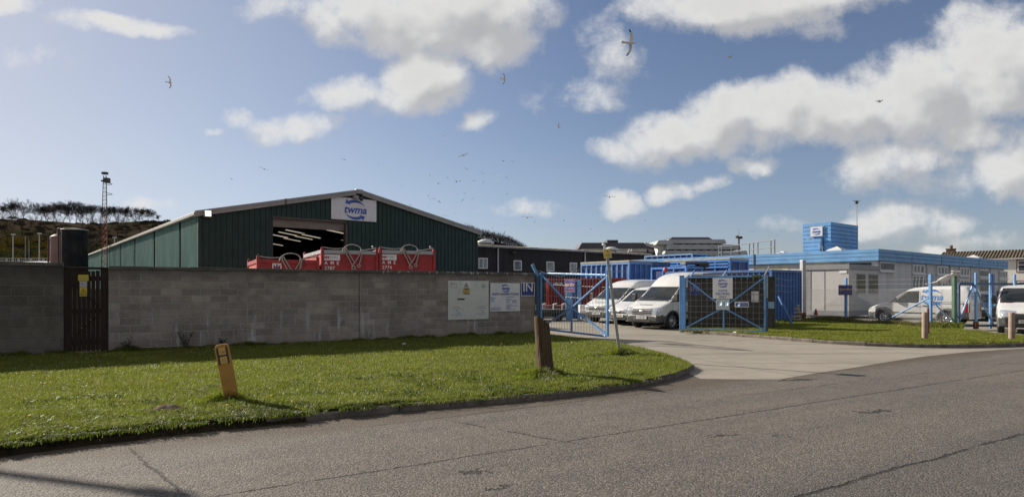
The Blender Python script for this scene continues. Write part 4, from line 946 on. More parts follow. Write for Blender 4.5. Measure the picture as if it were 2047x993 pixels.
owin(1917.5, 1938, [(533.5,551),(558,580)], swirl)
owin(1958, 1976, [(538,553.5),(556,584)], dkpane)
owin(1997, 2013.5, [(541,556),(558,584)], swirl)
xd0, xd1 = hit(1983.5,OO+B*.2,A), hit(1988,OO+B*.2,A); MB().box(xd0,xd1,.18,.26,.1,zat(547,52.)).build('door', M('royal_blue_door', (.03,.14,.42), .4), of)
for px in (1853,1899,1941,1980): xx = hit(px, OO+B*.2, A); MB().box(xx-.09,xx+.09,.14,.25,0,OF-.01).build('pilaster', office_wall, of)
# left-hand face: stained panels and high windows
def lpan(px0, px1, q0, q1, name, m_, dep=.02):
    ya, yb = hit(px1, OO+A*.25, B), hit(px0, OO+A*.25, B); Y_ = (OO+A*.25+B*ya).y
    za, zb = zat(q1, Y_), zat(q0, Y_)
    MB().box(.25-dep,.26,ya,yb,za,zb).build(name, m_, of); return COL.objects[-1], ya, yb, za, zb
lpan(1511,1577,529,545,'stained_panel',mould); lpan(1610,1690,523,545,'stained_panel',mould)
lpan(1470,1508,531,548,'stained_panel',upvc,.05)
f_, ya, yb, za, zb = lpan(1695,1755,521.5,535,'window',upvc,.06); MB().box(.17,.22,ya+.35,yb-.1,za+.08,zb-.08).build('pane', dkpane, f_)
# plant room on the roof
TO = at(1661, 44.); tx1 = hit(1715.5, TO, A); ty1 = hit(1604.5, TO, B); TT = zat(443.5, 44.)
pr = thing('plant_room', 'blue boarded plant room standing on the flat office roof', 'plant room', (TO.x, TO.y, OT-.03), ANG)
k = MB(); n = 8; hb = (TT-OT+.03)/n
for i in range(n): k.box(-.004*(i%2), tx1, -.004*(i%2), ty1, i*hb+.03, (i+1)*hb)
k.build('boarding', sky_blue, pr, bevel=.008)
MB().box(.02,tx1-.02,.02,ty1-.02,0,TT-OT).build('shadow_gap', MATS['board_shadow_gap'], pr)
k = MB(); rr = random.Random(8)
for i in (2,4,6,7):
    for j in range(3):
        y_ = rr.uniform(.1,ty1-.5); k.box(-.012,.0,y_,y_+rr.uniform(.15,.5),i*hb+.0,i*hb+.035)
k.build('peeling_paint', M('peeled_wood', (.45,.42,.38), .9, var=.4, scale=20), pr)
MB().path([(-.06,.62,.1),(-.09,.66,.7),(-.10,.60,1.15),(-.09,.52,.7),(-.06,.50,.15)], .03, 6).build('cable_loop', black_plastic, pr)
MB().path([(-.05,.75,.05),(-.10,.58,.9),(-.06,.30,.05)], .022, 6).build('cable_loop', black_plastic, pr)
MB().box(-.18,0,.50,.60,.6,1.1).build('bracket', dark_blue_paint, pr)
yS0, yS1 = hit(1644.5, TO-A*.1, B), hit(1619, TO-A*.1, B); cS = TO - A*.1 + B*((yS0+yS1)/2)
sign('building_sign', 'small white twma sign on the blue rooftop plant room', yS1-yS0, zat(453,45.)-zat(473.5,45.), (cS.x, cS.y, zat(473.5,45.)), ANG-PI/2, sign_white, border=(ink_grey,.03,0), logo=((yS1-yS0)*.72,0,(zat(453,45.)-zat(473.5,45.))*.5,logo_blue,.03), thick=.05)
ma = thing('aerial_mast', 'thin aerial mast with a small antenna behind the plant room', 'aerial', at(1714, 47.5, OT-.05)); Tm = zat(400,47.5)-OT
MB().tube((0,0,0),(-.06,0,Tm),.035,.022,n=6).build('pole', galv, ma)
k = MB(); k.beam((-.35,0,Tm),(.2,0,Tm),.03,.03); k.box(-.16,.02,-.08,.08,Tm-.22,Tm-.04); k.beam((-.2,0,Tm-.14),(.12,0,Tm-.14),.02,.02); k.build('antenna', black_plastic, ma)
def skylight(px, Yd, w_, hgt, label):
    o_ = thing('rooflight', label, 'rooflight', at(px, Yd, OT-.02), ANG)
    MB().box(-w_/2,w_/2,-w_/2,w_/2,0,.10).build('kerb', upvc, o_)
    MB().add([(-w_/2,-w_/2,.101),(w_/2,-w_/2,.101),(w_/2,w_/2,.101),(-w_/2,w_/2,.101),(0,0,.101+hgt)],[(0,1,4),(1,2,4),(2,3,4),(3,0,4)]).build('dome', M('rooflight_dome', (.66,.66,.66), .35), o_)
skylight(1564.5, 47., .95, .27, 'white pyramid rooflight beside the roof railings')
skylight(1673.5, 41.8, 1.0, .26, 'white pyramid rooflight at the foot of the blue plant room')
skylight(1946, 51.5, 1.0, .22, 'white rooflight low above the far end of the office fascia')
dull_galv = M('dull_galvanised', (.17,.175,.18), .6, .2, var=.15)
# roof railing
rl = thing('roof_railing', 'grey tubular guard rail along the edge of the office roof', 'railing', at(1548.5, 45.5, OT-.05), 0)
e0 = at(1548.5,45.5,0); k = MB()
pts_ = [at(p, Y_) - e0 for p, Y_ in ((1548.5,45.5),(1541.,46.),(1515,47.5),(1506,48.2),(1498,48.8),(1462,51.5),(1443,52.),(1437,52.4))]
hts = [zat(491.5,45.5)-OT]*8
for i, p in enumerate(pts_):
    MB().tube(p, p+Vector((0,0,1.08)), .045, n=6).build('post', dull_galv, rl)
for z in (.58, 1.08): MB().path([p+Vector((0,0,z)) for p in pts_], .035, 6).build('rail', dull_galv, rl)
# portable cabin in front of the office
cab_m = M('cabin_panel', (.46,.455,.45), .45, var=.04, dirt=(.40,.39,.38), damt=.25, dscale=1.2); cab_g = M('cabin_trim', (.24,.245,.26), .5, var=.08)
PO = at(1697, 36.0); PT = zat(528, 36.0); pz0 = zat(632, 36.0); px1 = hit(1757.5, PO, A); py1 = hit(1610, PO, B)
cb = thing('portable_cabin', 'pale grey portable cabin with two narrow windows in front of office', 'cabin', PO, ANG)
MB().box(.02,px1-.02,.02,py1-.02,pz0+.3,PT-.25).build('body', cab_m, cb)
MB().box(0,px1,0,py1,pz0+.0,pz0+.30).build('base_rail', cab_g, cb, bevel=.01); MB().box(-.05,px1+.05,-.05,py1+.05,PT-.28,PT).build('roof', cab_g, cb, bevel=.015)
MB().box(.005,.02,py1*.55-.012,py1*.55+.012,pz0+.3,PT-.28).build('panel_joint', cab_g, cb); MB().box(.0,.06,py1-.32,py1,pz0+.3,PT-.28).build('corner_post', cab_g, cb)
for p0_, p1_ in ((1714,1729),(1738,1754)):
    xa, xb = hit(p0_,PO,A), hit(p1_,PO,A); za, zb = zat(585,36.9), zat(549,36.9)
    MB().box(xa-.06,xb+.06,-.02,.02,za-.06,zb+.06).build('window', cab_g, cb); f_ = COL.objects[-1]
    MB().box(xa,xb,-.035,.0,za,zb).build('pane', GLASS('cabin_pane', (.05,.05,.035), .05) if 'cabin_pane' not in bpy.data.materials else bpy.data.materials['cabin_pane'], f_)
for xx, yy in ((.2,.2),(px1-.4,.2),(.2,py1-.4)): MB().box(xx,xx+.3,yy,yy+.3,0,pz0-.002).build('foot', cab_g, cb)
k = MB(); ys0, ys1 = hit(1692.5,PO,B), hit(1678,PO,B); k.box(-.012,.01,ys0,ys1,zat(545.5,36.),zat(540.5,36.)); k.build('name_plate', sign_white, cb)

# ================================================================== house at the far right
hz = 88.; HO = at(1880, 92.); hd = (at(2150, 82.)-HO).normalized(); hang = math.atan2(hd.y, hd.x); hL = (at(2150,82.)-HO).length
hs = thing('house', 'white rendered house with brown tiled roof behind the office end', 'house', HO, hang)
he, hr = zat(515, 86.), zat(498.5, 88.)
MB().box(0,hL,0,8.,0,he).build('wall', M('white_render', (.66,.65,.62), .8, var=.06, dirt=(.45,.43,.40), damt=.3), hs)
tile_m = M('brown_roof_tile', (.085,.068,.042), .85, var=.4, scale=3, stretch=(2,.3,.3), dirt=(.15,.13,.08), damt=.5)
k = MB()
nt_ = int(hL/.34)
for i in range(nt_):
    xa = -.4+i*(hL+.8)/nt_; xb = xa+(hL+.8)/nt_
    k.add([(xa,-.45,he-.05),((xa+xb)/2,-.45,he+.06),(xb,-.45,he-.05),(xa,4.,hr),((xa+xb)/2,4.,hr+.1),(xb,4.,hr)],[(0,1,4,3),(1,2,5,4)])
k.add([(-.4,4.,hr),(hL+.4,4.,hr),(hL+.4,8.4,he-.05),(-.4,8.4,he-.05)],[(0,1,2,3)]); k.build('roof', tile_m, hs, recalc=False)
MB().box(-.4,hL+.4,-.52,-.40,he-.2,he-.02).build('gutter', M('house_gutter', (.40,.41,.43), .5), hs)
chx = hit(1878, HO+B*3, hd); MB().box(.1,1.15,3.5,4.6,hr-.6,hr+.42).build('chimney', M('chimney_brick', (.13,.085,.065), .9, var=.3, scale=6), hs); ch_ = COL.objects[-1]
MB().box(.02,1.23,3.42,4.68,hr+.421,hr+.52).build('chimney_cap', MATS['chimney_brick'], ch_); MB().lathe([(.22,0),(.2,.5),(0,.5)],10,Matrix.Translation((.65,4.05,hr+.521))).build('chimney_pot', MATS['chimney_brick'], ch_)
wf_m = M('maroon_frame', (.12,.045,.05), .5)
for p0_, p1_, q0_, q1_ in ((2034,2056,520.5,543),(2080,2100,520.5,543),(2034,2060,562,590)):
    xa, xb = hit(p0_,HO,hd), hit(p1_,HO,hd); Y_ = (HO+hd*xa).y; za, zb = zat(q1_,Y_), zat(q0_,Y_)
    MB().box(xa-.12,xb+.12,-.05,.05,za-.12,zb+.12).build('window', wf_m, hs); f_ = COL.objects[-1]
    MB().box(xa,xb,-.07,.0,za,zb).build('sash', upvc, f_); MB().box(xa+.12,xb-.12,-.085,-.02,za+.12,(za+zb)/2+.1).build('pane', dkpane, f_); MB().box(xa+.12,xb-.12,-.085,-.02,(za+zb)/2+.22,zb-.12).build('pane', dkpane, f_)

# ================================================================== stepped concrete office blocks on the skyline
conc_l = M('precast_concrete', (.62,.60,.57), .85, var=.1, scale=.2); conc_d = M('slate_mansard', (.075,.072,.085), .7, var=.15, scale=.3); conc_m = M('grey_precast', (.40,.41,.41), .85, var=.1, scale=.2)
tanglass = M('tan_glazing', (.75,.58,.36), .6, var=.35, scale=.5, stretch=(1,1,.2))
D1 = 235.
b1 = thing('office_block', 'long low office block with a dark sloping top storey on the skyline', 'office block', at(1157, D1), 0)
def fr_(mb, x0, x1, y0, y1, z0, z1, inset=0, iy=None):
    iy = inset if iy is None else iy
    mb.add([(x0,y0,z0),(x1,y0,z0),(x1,y1,z0),(x0,y1,z0),(x0+inset,y0+iy,z1),(x1-inset,y0+iy,z1),(x1-inset,y1-iy,z1),(x0+inset,y1-iy,z1)],[(0,3,2,1),(4,5,6,7),(0,1,5,4),(1,2,6,5),(2,3,7,6),(3,0,4,7)])
wpx = lambda px, D: (px-CX)/F*D
x1b = wpx(1292, D1)-wpx(1157, D1); X = lambda px: wpx(px,D1)-wpx(1157,D1); Z = lambda py: zat(py, D1)
mb = MB(); fr_(mb, 0, X(1296), 0, 24, Z(496), Z(484.5), X(1164)); mb.build('mansard', conc_d, b1)
MB().box(X(1218),X(1240),5,14,Z(484.6),Z(477.5)).build('plant_room', conc_d, b1)
MB().box(X(1162),X(1294),.4,23,Z(503),Z(496.02)).build('spandrel', conc_l, b1); MB().box(X(1164),X(1292),1.2,23,Z(507),Z(503.02)).build('glazing', wglass, b1); MB().box(X(1162),X(1294),.4,23,0,Z(507.02)).build('spandrel', conc_l, b1)
mb = MB(); mb.add([(X(1296),0,Z(503)),(X(1314),6,Z(503)),(X(1314),6,Z(497)),(X(1296),0,Z(497)),(X(1296),20,Z(503)),(X(1314),26,Z(503)),(X(1314),26,Z(497)),(X(1296),20,Z(497))],[(0,1,2,3),(4,7,6,5),(3,2,6,7),(1,5,6,2)]); mb.build('wing_spandrel', conc_m, b1)
mb = MB(); fr_(mb, X(1292),X(1322),8,26,Z(512),Z(484),X(1164)*.8); mb.build('stair_tower', conc_d, b1)
MB().beam((X(1297),7.4,Z(484)),(X(1326),7.4,Z(493)),1.0,.8,up=(0,1,0)).build('sloping_duct', conc_l, b1)
D2 = 250.
b2 = thing('office_block', 'stepped concrete office block with sloping grey fascias and tan glazing', 'office block', at(1320, D2), 0)
X = lambda px: wpx(px,D2)-wpx(1320,D2); Z = lambda py: zat(py, D2)
mb = MB(); fr_(mb, X(1349),X(1441),9,40,Z(476),Z(469.5),X(1329)*.9); mb.build('roof_storey', conc_d, b2)
for (xa, xb, za, zb, y_) in ((1342,1463,484,475.8,6),(1335,1487,497,487.5,3),(1328,1496,510,500.8,0),(1322,1500,526,515,-3)):
    mb = MB(); fr_(mb, X(xa),X(xb),y_,46,Z(za),Z(zb),X(1323)); mb.build('fascia', conc_m, b2)
for (xa, xb, za, zb, y_) in ((1347,1462,487.5,484,8),(1342,1484,500.8,497,5),(1336,1492,515,510,2)):
    MB().box(X(xa)+1,X(xb)-2,y_,44,Z(za)-.01,Z(zb)+.01).build('glazing', tanglass, b2)
    k = MB(); n_ = int((X(xb)-X(xa))/2.9)
    for i in range(n_):
        xx = X(xa)+1.5+i*2.9; k.prism([(xx-.75,Z(zb)),(xx+.75,Z(zb)),(xx+.16,Z(za)),(xx-.16,Z(za))], y_-.35, y_+.1)
    k.build('fin', conc_d, b2)
mb = MB(); fr_(mb, X(1316),X(1352),4,30,Z(487),Z(478),X(1327)); mb.build('fascia', conc_m, b2); MB().box(X(1322),X(1346),6,30,0,Z(487.02)).build('stair_core', conc_l, b2)
MB().box(X(1330),X(1492),12,44,0,Z(526)-.02).build('ground_storey', conc_m, b2)
pm = thing('light_mast', 'dark floodlight mast standing before the stepped office block', 'mast', at(1477, 110.)); zt_ = zat(473,110.)
MB().tube((0,0,0),(0,0,zt_),.20,.14,n=6).build('pole', black_plastic, pm); MB().tube((-.05,0,zt_),(-.05,0,zat(458,110.)),.05,n=5).build('aerial', galv, pm)
MB().box(-.5,-.1,-.25,.25,zt_-.25,zt_+.15).build('flood_light', black_plastic, pm); MB().box(.15,.55,-.25,.25,zt_-.35,zt_+.05).build('flood_light', black_plastic, pm)
# ================================================================== containers and skips
red_p = M('red_skip_paint', (.31,.012,.017), .5, var=.22, scale=2, dirt=(.13,.022,.018), damt=.75, dscale=3)
red_d = M('dark_red_paint', (.17,.012,.014), .5, var=.2, scale=2, dirt=(.07,.015,.012), damt=.6, dscale=2)
grey_band = M('grey_band', (.34,.34,.36), .5, var=.1, dirt=(.22,.2,.19), damt=.4)
cont_blue = M('container_blue', (.060,.145,.38), .5, var=.15, scale=1.5, dirt=(.05,.10,.24), damt=.5, dscale=1.5)
cont_pale = M('container_pale_blue', (.20,.37,.62), .5, var=.12, scale=1.5, dirt=(.14,.2,.3), damt=.5, dscale=1.5)
cont_dark = M('container_navy', (.030,.065,.22), .55, var=.2, scale=1.5, dirt=(.04,.06,.12), damt=.6, dscale=1.5)
rust = M('rust', (.13,.06,.03), .85, var=.4, scale=9)
lid_m = M('tarpaulin_lid', (.40,.38,.33), .8, var=.2, scale=2, dirt=(.2,.17,.13), damt=.5)
def red_skip(label, corner, W, Dp, Ht, num=None, bow=True, group='red lifting skips behind the block wall', dirx=None, band=True, posts=.16):
    ang = math.radians(27.4) if dirx is None else dirx
    t_ = thing('skip', label, 'skip', corner, ang, group)
    k = MB(); k.box(.06,W-.06,.05,.10,.1,Ht-.16); k.build('front_panel', red_p, t_, bevel=.004)
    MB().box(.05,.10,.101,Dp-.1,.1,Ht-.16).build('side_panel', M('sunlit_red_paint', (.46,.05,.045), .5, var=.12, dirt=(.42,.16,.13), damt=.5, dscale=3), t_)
    MB().box(W-.10,W-.05,.101,Dp-.1,.1,Ht-.16).build('side_panel', red_p, t_); MB().box(.06,W-.06,Dp-.1,Dp-.05,.1,Ht-.16).build('rear_panel', red_p, t_)
    MB().box(.1,W-.1,.1,Dp-.1,.0,.1).build('floor', red_d, t_)
    for x_, y_ in ((0,0),(W-.13,0),(0,Dp-.13),(W-.13,Dp-.13)):
        MB().box(x_,x_+.13,y_,y_+.13,0,Ht+posts*.6).build('corner_post', red_p, t_, bevel=.008); f_ = COL.objects[-1]
        MB().prism([(y_+.03,Ht+posts*.6),(y_+.10,Ht+posts*.6),(y_+.10,Ht+posts),(y_+.05,Ht+posts)], x_+.04, x_+.09, 'yz').build('pad_eye', red_d, f_)
    for q in ((.13,W-.13,.0,.09),(.0,.09,.13,Dp-.13),(W-.09,W,.13,Dp-.13),(.13,W-.13,Dp-.09,Dp)): MB().box(*q, Ht-.16, Ht).build('top_rail', grey_band if band else red_p, t_, bevel=.006)
    if num:
        k = MB(); put_text(k, num[0], .21, .15, Ht-.575, .046, align='LEFT', space=1.25, bold=.012); k.build('lettering', ink_white, t_); k = MB(); put_text(k, num[1], .21, .15, Ht-.80, .046, align='LEFT', bold=.012, space=1.1); k.build('lettering', ink_white, t_)
        MB().box(.12,.82,.038,.051,Ht-.45,Ht-.20).build('name_plate', sign_white, t_)
        k = MB(); put_text(k, 'SWIRE', .15, .37, Ht-.325, .036, align='LEFT', bold=.0, sx=.85); k.build('lettering', ink_grey, t_)
        k = MB(); 
        for tri in ([(.15,Ht-.25),(.15,Ht-.40),(.25,Ht-.325)],[(.35,Ht-.25),(.35,Ht-.40),(.25,Ht-.325)]): k.add([(p[0],.036,p[1]) for p in tri],[(0,1,2)])
        k.add([(.235,.0355,Ht-.41),(.265,.0355,Ht-.41),(.265,.0355,Ht-.24),(.235,.0355,Ht-.24)],[(0,1,2,3)]); k.build('emblem', M('emblem_red', (.30,.02,.04), .5), t_)
    rr = random.Random(int(corner.x*100))
    def sling(xs, reach):
        base = .02
        p = [(.1,.05,Ht+.12),(W*.22,.0,Ht+.05),(W*.42,-.06,Ht+.10),(xs-.1,-.05,Ht+.02),(xs+.12,-.06,Ht-reach*.5),(xs+.30,-.07,Ht-reach)]
        MB().path(smooth_pts(p), .022, 6).build('lifting_sling', rope_m, t_)
        p = [(xs-.20,-.03,Ht-.1),(xs-.08,-.07,Ht+.16),(xs+.25,.10,Ht+.30),(xs+.62,.08,Ht+.22),(xs+.70,-.05,Ht+.0),(xs+.45,-.07,Ht-reach*.6),(xs+.25,-.07,Ht-reach*.95)]
        MB().path(smooth_pts(p), .021, 6).build('lifting_sling', rope_m, t_)
        p = [(xs-.02,-.05,Ht+.12),(xs+.22,-.07,Ht-.3),(xs+.40,-.07,Ht-reach*.8)]
        MB().path(smooth_pts(p), .034, 6).build('lifting_sling', M('sling_ferrule', (.30,.27,.23), .55, .4, var=.3), t_)
        p = [(xs+.72,-.05,Ht-.02),(xs+.66,-.07,Ht-.35),(xs+.58,-.07,Ht-.62)]
        MB().path(smooth_pts(p), .036, 6).build('lifting_sling', MATS['sling_ferrule'], t_)
        MB().lathe([(.075+.022*math.cos(a*PI/4), .022*math.sin(a*PI/4)) for a in range(8)], 12, Matrix.Translation((xs+.32,-.08,Ht-reach-.05)) @ Matrix.Rotation(PI/2,4,'X'), close=True).build('shackle', rope_m, t_)
        MB().lathe([(.065+.02*math.cos(a*PI/4), .02*math.sin(a*PI/4)) for a in range(8)], 12, Matrix.Translation((xs+.56,-.08,Ht-.68)) @ Matrix.Rotation(PI/2,4,'X'), close=True).build('shackle', rope_m, t_)
        p = [(W-.1,.08,Ht+.15),(W-.35,.02,Ht+.10),(W-.7,.05,Ht+.03),(xs+.7,.06,Ht+.06)]
        MB().path(smooth_pts(p), .022, 6).build('lifting_sling', rope_m, t_)
        MB().lathe([(.07+.024*math.cos(a*PI/4), .024*math.sin(a*PI/4)) for a in range(8)], 12, Matrix.Translation((W-.25,.03,Ht+.16)) @ Matrix.Rotation(1.2,4,'Y'), close=True).build('shackle', rope_m, t_)
    sling(W*.42, .72)
    return t_
D_ = 28.; sdir = Vector((math.cos(math.radians(27.4)), math.sin(math.radians(27.4)), 0))
c1 = at(642, D_); w1 = hit(756.5, c1, sdir)
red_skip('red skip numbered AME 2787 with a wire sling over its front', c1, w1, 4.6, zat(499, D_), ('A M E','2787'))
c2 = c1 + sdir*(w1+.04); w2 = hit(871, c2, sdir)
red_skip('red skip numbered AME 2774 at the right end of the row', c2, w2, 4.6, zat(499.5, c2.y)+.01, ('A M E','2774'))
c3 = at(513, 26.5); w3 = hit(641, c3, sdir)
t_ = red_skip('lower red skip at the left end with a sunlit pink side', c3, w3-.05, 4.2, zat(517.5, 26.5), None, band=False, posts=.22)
ht_ = zat(517.5,26.5)
k = MB(); xx = .62; k.box(xx,xx+.36,.036,.052,ht_-.52,ht_-.16); k.build('name_plate', sign_white, t_)
k = MB(); zc = ht_-.34
for tri in ([(xx+.04,zc+.14),(xx+.04,zc-.14),(xx+.17,zc)],[(xx+.32,zc+.14),(xx+.32,zc-.14),(xx+.19,zc)]): k.add([(p[0],.034,p[1]) for p in tri],[(0,1,2)])
k.build('emblem', red_p, t_)
k = MB(); k.box(xx+.15,xx+.21,.030,.036,zc-.16,zc+.14); k.build('emblem', sign_blue, t_)
# ---- general ISO style container; local x along the long side, front side at y=0
def container(name, label, cat, loc, ang, L, W, Ht, mats, pitch=.28, dep=.05, group=None, ribs=False, lid=None, z0=0., rail=.12, ends=True, legs=0):
    t_ = thing(name, label, cat, loc, ang, group)
    pm_, fm = mats[0], mats[1]
    k = MB()
    for x_ in (0, L-rail):
        for y_ in (0, W-rail): MB().box(x_, x_+rail, y_, y_+rail, z0-legs, z0+Ht).build('corner_post', fm, t_, bevel=.01)
    k = MB()
    for z in (z0, z0+Ht-rail):
        for y_ in (0, W-rail): MB().box(rail, L-rail, y_, y_+rail, z, z+rail).build('rail', fm, t_, bevel=.008)
        for x_ in (0, L-rail): MB().box(x_, x_+rail, rail, W-rail, z, z+rail).build('rail', fm, t_, bevel=.008)
    for side in (0, 1):
        k = MB()
        if ribs:
            yb = .09 if side == 0 else W-.09; k.box(rail, L-rail, yb-.01, yb+.01, z0+rail, z0+Ht-rail)
        else: ribbed(k, rail, L-rail, z0+rail, z0+Ht-rail, .03+dep if side == 0 else W-.03, pitch, dep)
        k.build('side_panel', pm_, t_, recalc=False)
    for side in (0, 1):
        k = MB()
        if ribs:
            xb = .09 if side == 0 else L-.09; k.box(xb-.01, xb+.01, rail, W-rail, z0+rail, z0+Ht-rail)
        else: ribbed(k, rail, W-rail, z0+rail, z0+Ht-rail, .03+dep if side == 0 else L-.03, pitch, dep, 'y')
        k.build('end_panel', pm_, t_, recalc=False)
    if ribs:
        k = MB(); n = round((L-2*rail)/ribs)
        for i in range(1, n): x_ = rail+(L-2*rail)*i/n; k.box(x_-.035,x_+.035,.005,.085,z0+rail,z0+Ht-rail); k.box(x_-.035,x_+.035,W-.085,W-.005,z0+rail,z0+Ht-rail)
        n = round((W-2*rail)/ribs)
        for i in range(1, n): y_ = rail+(W-2*rail)*i/n; k.box(.005,.085,y_-.035,y_+.035,z0+rail,z0+Ht-rail); k.box(L-.085,L-.005,y_-.035,y_+.035,z0+rail,z0+Ht-rail)
        k.build('rib', fm, t_)
    MB().box(.03,L-.03,.03,W-.03,z0+Ht-.05,z0+Ht-.01).build('roof', fm if lid is None else lid, t_)
    if lid is not None: MB().box(-.01,L+.01,-.01,W+.01,z0+Ht+.001,z0+Ht+.13).build('lid', lid, t_, bevel=.03)
    MB().box(.03,L-.03,.03,W-.03,z0+.02,z0+.06).build('floor', fm, t_)
    return t_
# blue ribbed waste skips behind the vans (long side towards the left-front, short side to the right-front)
Yb = 40.; bc = at(1258, Yb); bl = hit(1160.5, bc, B); bw_ = hit(1304, bc, A); bw2 = hit(1346, bc, A)-bw_
bt = zat(524, Yb)
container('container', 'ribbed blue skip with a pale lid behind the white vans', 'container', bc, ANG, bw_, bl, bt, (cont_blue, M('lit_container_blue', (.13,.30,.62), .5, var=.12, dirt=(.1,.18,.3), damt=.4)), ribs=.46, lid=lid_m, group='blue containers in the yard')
bc2 = bc + A*(bw_+.05) + B*.25
container('container', 'second ribbed blue skip with rusty clips next to the pale-lidded one', 'container', bc2, ANG, bw2-.05, bl, bt-.02, (cont_blue, cont_blue), ribs=.46, lid=M('dark_lid', (.10,.13,.18), .8, var=.3), group='blue containers in the yard')
# tall pale and navy corrugated stack farther back
Yc = 62.; sc0 = at(1384, Yc); ll = hit(1288, sc0, B); lr = hit(1415, sc0, A)
container('container', 'tall corrugated blue container stack with pale sunlit side at the back of yard', 'container', sc0, ANG, lr, ll, zat(506.5, Yc), (cont_dark, cont_pale), pitch=.72, dep=.16, group='blue containers in the yard')
# foreground corrugated container behind the right-hand gate
fc = at(1543, 29.7); fl_ = 6.06; fw = hit(1603.5, fc, A); ft = zat(538.5, 29.7)
t_ = container('container', 'long blue corrugated shipping container beside the portable cabin', 'container', fc, ANG, fw, fl_, ft, (cont_blue, M('container_frame_blue', (.06,.14,.36), .55, var=.2, dirt=(.12,.09,.08), damt=.5, dscale=3)), pitch=.29, dep=.055, group='blue containers in the yard')
k = MB()
for i in range(9): y_ = .35+i*.19; k.box(-.004,.02,y_,y_+.10,ft-.62,ft-.50)
k.build('painted_code', ink_white, t_)
# low framed skips and grey plant on top, seen over the vans
lc = at(1462, 41.); t_ = container('container', 'low bright blue framed skip under the left end of the office fascia', 'container', lc - A*.15, ANG, 2.2, 5.2, zat(519, 41.), (cont_dark, M('bright_blue_frame', (.07,.25,.66), .45, var=.12)), ribs=1.1, lid=lid_m, group='blue containers in the yard')
k = MB()
for z in (zat(528,42.), zat(534,42.)): k.box(-.03,.0,.12,5.08,z-.05,z+.05)
k.build('waist_rail', MATS['bright_blue_frame'], t_)
lc = at(1372, 37.); t_ = container('container', 'low blue skip with a braced frame behind the nearest van roof', 'container', lc, ANG, 1.6, 2.6, zat(532.5, 37.), (cont_dark, MATS['bright_blue_frame']), ribs=.9, group='blue containers in the yard')
gp_ = thing('hydraulic_unit', 'grey flat machine frame resting above the blue skips', 'machine', at(1370, 38.6, 0), 0)
z_ = zat(533, 38.6); xw = (1416-1370)/F*38.6
MB().box(0,xw*.98,0,1.2,zat(528,38.6),zat(522.5,38.6)).build('upper_deck', M('machine_grey', (.10,.105,.11), .6, var=.25), gp_, bevel=.02); MB().box(.05,xw*.8,.1,1.1,zat(537,38.6),zat(531,38.6)).build('lower_deck', MATS['machine_grey'], gp_, bevel=.02)
MB().box(xw*.62,xw*1.05,.05,.9,zat(534,38.6),zat(524,38.6)).build('motor', black_plastic, gp_, bevel=.03)
for x_ in (.12, xw*.5, xw*.9): MB().box(x_,x_+.08,.3,.38,0,zat(524,38.6)).build('leg', MATS['machine_grey'], gp_)
# red container seen through the left gate, blue upright frame in front of it
rc0 = at(1091, 40.5); rdir = (at(1262, 36.8)-rc0).normalized(); rl_ = (at(1248, 36.9)-rc0).length
rk = thing('container', 'dark red container with a bright red end post seen through left gate', 'container', rc0, math.atan2(rdir.y, rdir.x))
rt = zat(556.5, 40.)
MB().box(.22,rl_,.05,2.3,.45,rt-.10).build('body', red_d, rk); MB().box(0,.22,0,.2,0.02,rt).build('corner_post', M('bright_red_post', (.55,.035,.03), .5, var=.12, dirt=(.5,.2,.15), damt=.4), rk, bevel=.01)
MB().box(.22,rl_,0,.12,rt-.11,rt).build('top_rail', red_d, rk); MB().box(.22,rl_,0,.12,.32,.45).build('bottom_rail', red_p, rk); MB().box(rl_-.2,rl_,.0,.2,.02,.449).build('foot', red_d, rk); MB().box(.02,.22,2.1,2.3,0.02,rt).build('corner_post', red_d, rk)
MB().box(.5,1.25,.03,.06,rt-.42,rt-.24).build('name_plate', grey_band, rk)
k = MB(); 
for i in range(int((rl_-.4)/.42)): k.box(.5+i*.42,.55+i*.42,.02,.06,.46,rt-.11)
k.build('rib', red_d, rk)
uf = thing('steel_frame', 'upright pale blue steel frame standing before the dark red container', 'frame', at(1131, 34.5), 0)
wf_ = (1162-1131)/F*34.5; zt_ = zat(557.5,34.5)
MB().box(0,.34,0,.15,.0,zt_).build('upright', gate_blue, uf, bevel=.01); MB().box(wf_-.22,wf_,0,.15,.0,zt_-.03).build('upright', gate_blue, uf, bevel=.01); MB().box(.34,wf_-.22,.02,.13,zt_-.14,zt_-.02).build('cross_bar', gate_blue, uf); MB().box(.34,wf_-.22,.05,.12,.05,zt_-.14).build('infill_panel', cont_dark, uf)
# heap of frames: flat trailer with pale stakes beside the wall end
tr = thing('flat_trailer', 'low dark flat trailer with white side stakes inside the left gate', 'trailer', at(1072, 33.), .12)
Lt = (1134-1072)/F*33.
MB().box(-.6,Lt,0,1.9,.42,.60).build('deck', M('dark_deck', (.035,.035,.04), .7, var=.3, scale=8), tr, bevel=.02); MB().box(-.6,Lt,.2,1.7,.22,.419).build('chassis', black_plastic, tr)
for x_ in (.3,.9,1.35): MB().path([(x_,-.03,.60),(x_,-.03,.88),(x_+.18,-.03,.92)], .035, 6).build('stake', sign_white, tr)
MB().tube((-.5,-.03,.86),(Lt,-.03,.80),.025,n=6).build('side_rail', M('pink_rail', (.55,.35,.34), .5), tr)
for x_ in (.2,1.2): MB().lathe([(0,-.09),(.2,-.09),(.22,-.05),(.22,.05),(.2,.09),(0,.09)],16,Matrix.Translation((x_,.1,.22)) @ Matrix.Rotation(PI/2,4,'X')).build('wheel', rubber, tr)
wb = at(1159, 33.); MB().box(0,(1184-1159)/F*33.,0,.7,.42,.84).build('skirting_box', sign_white, loc=wb, bevel=.02); tag(COL.objects[-1], 'low white block standing between the blue frame and the parked van', 'block'); COL.objects[-1].name = 'white_block'
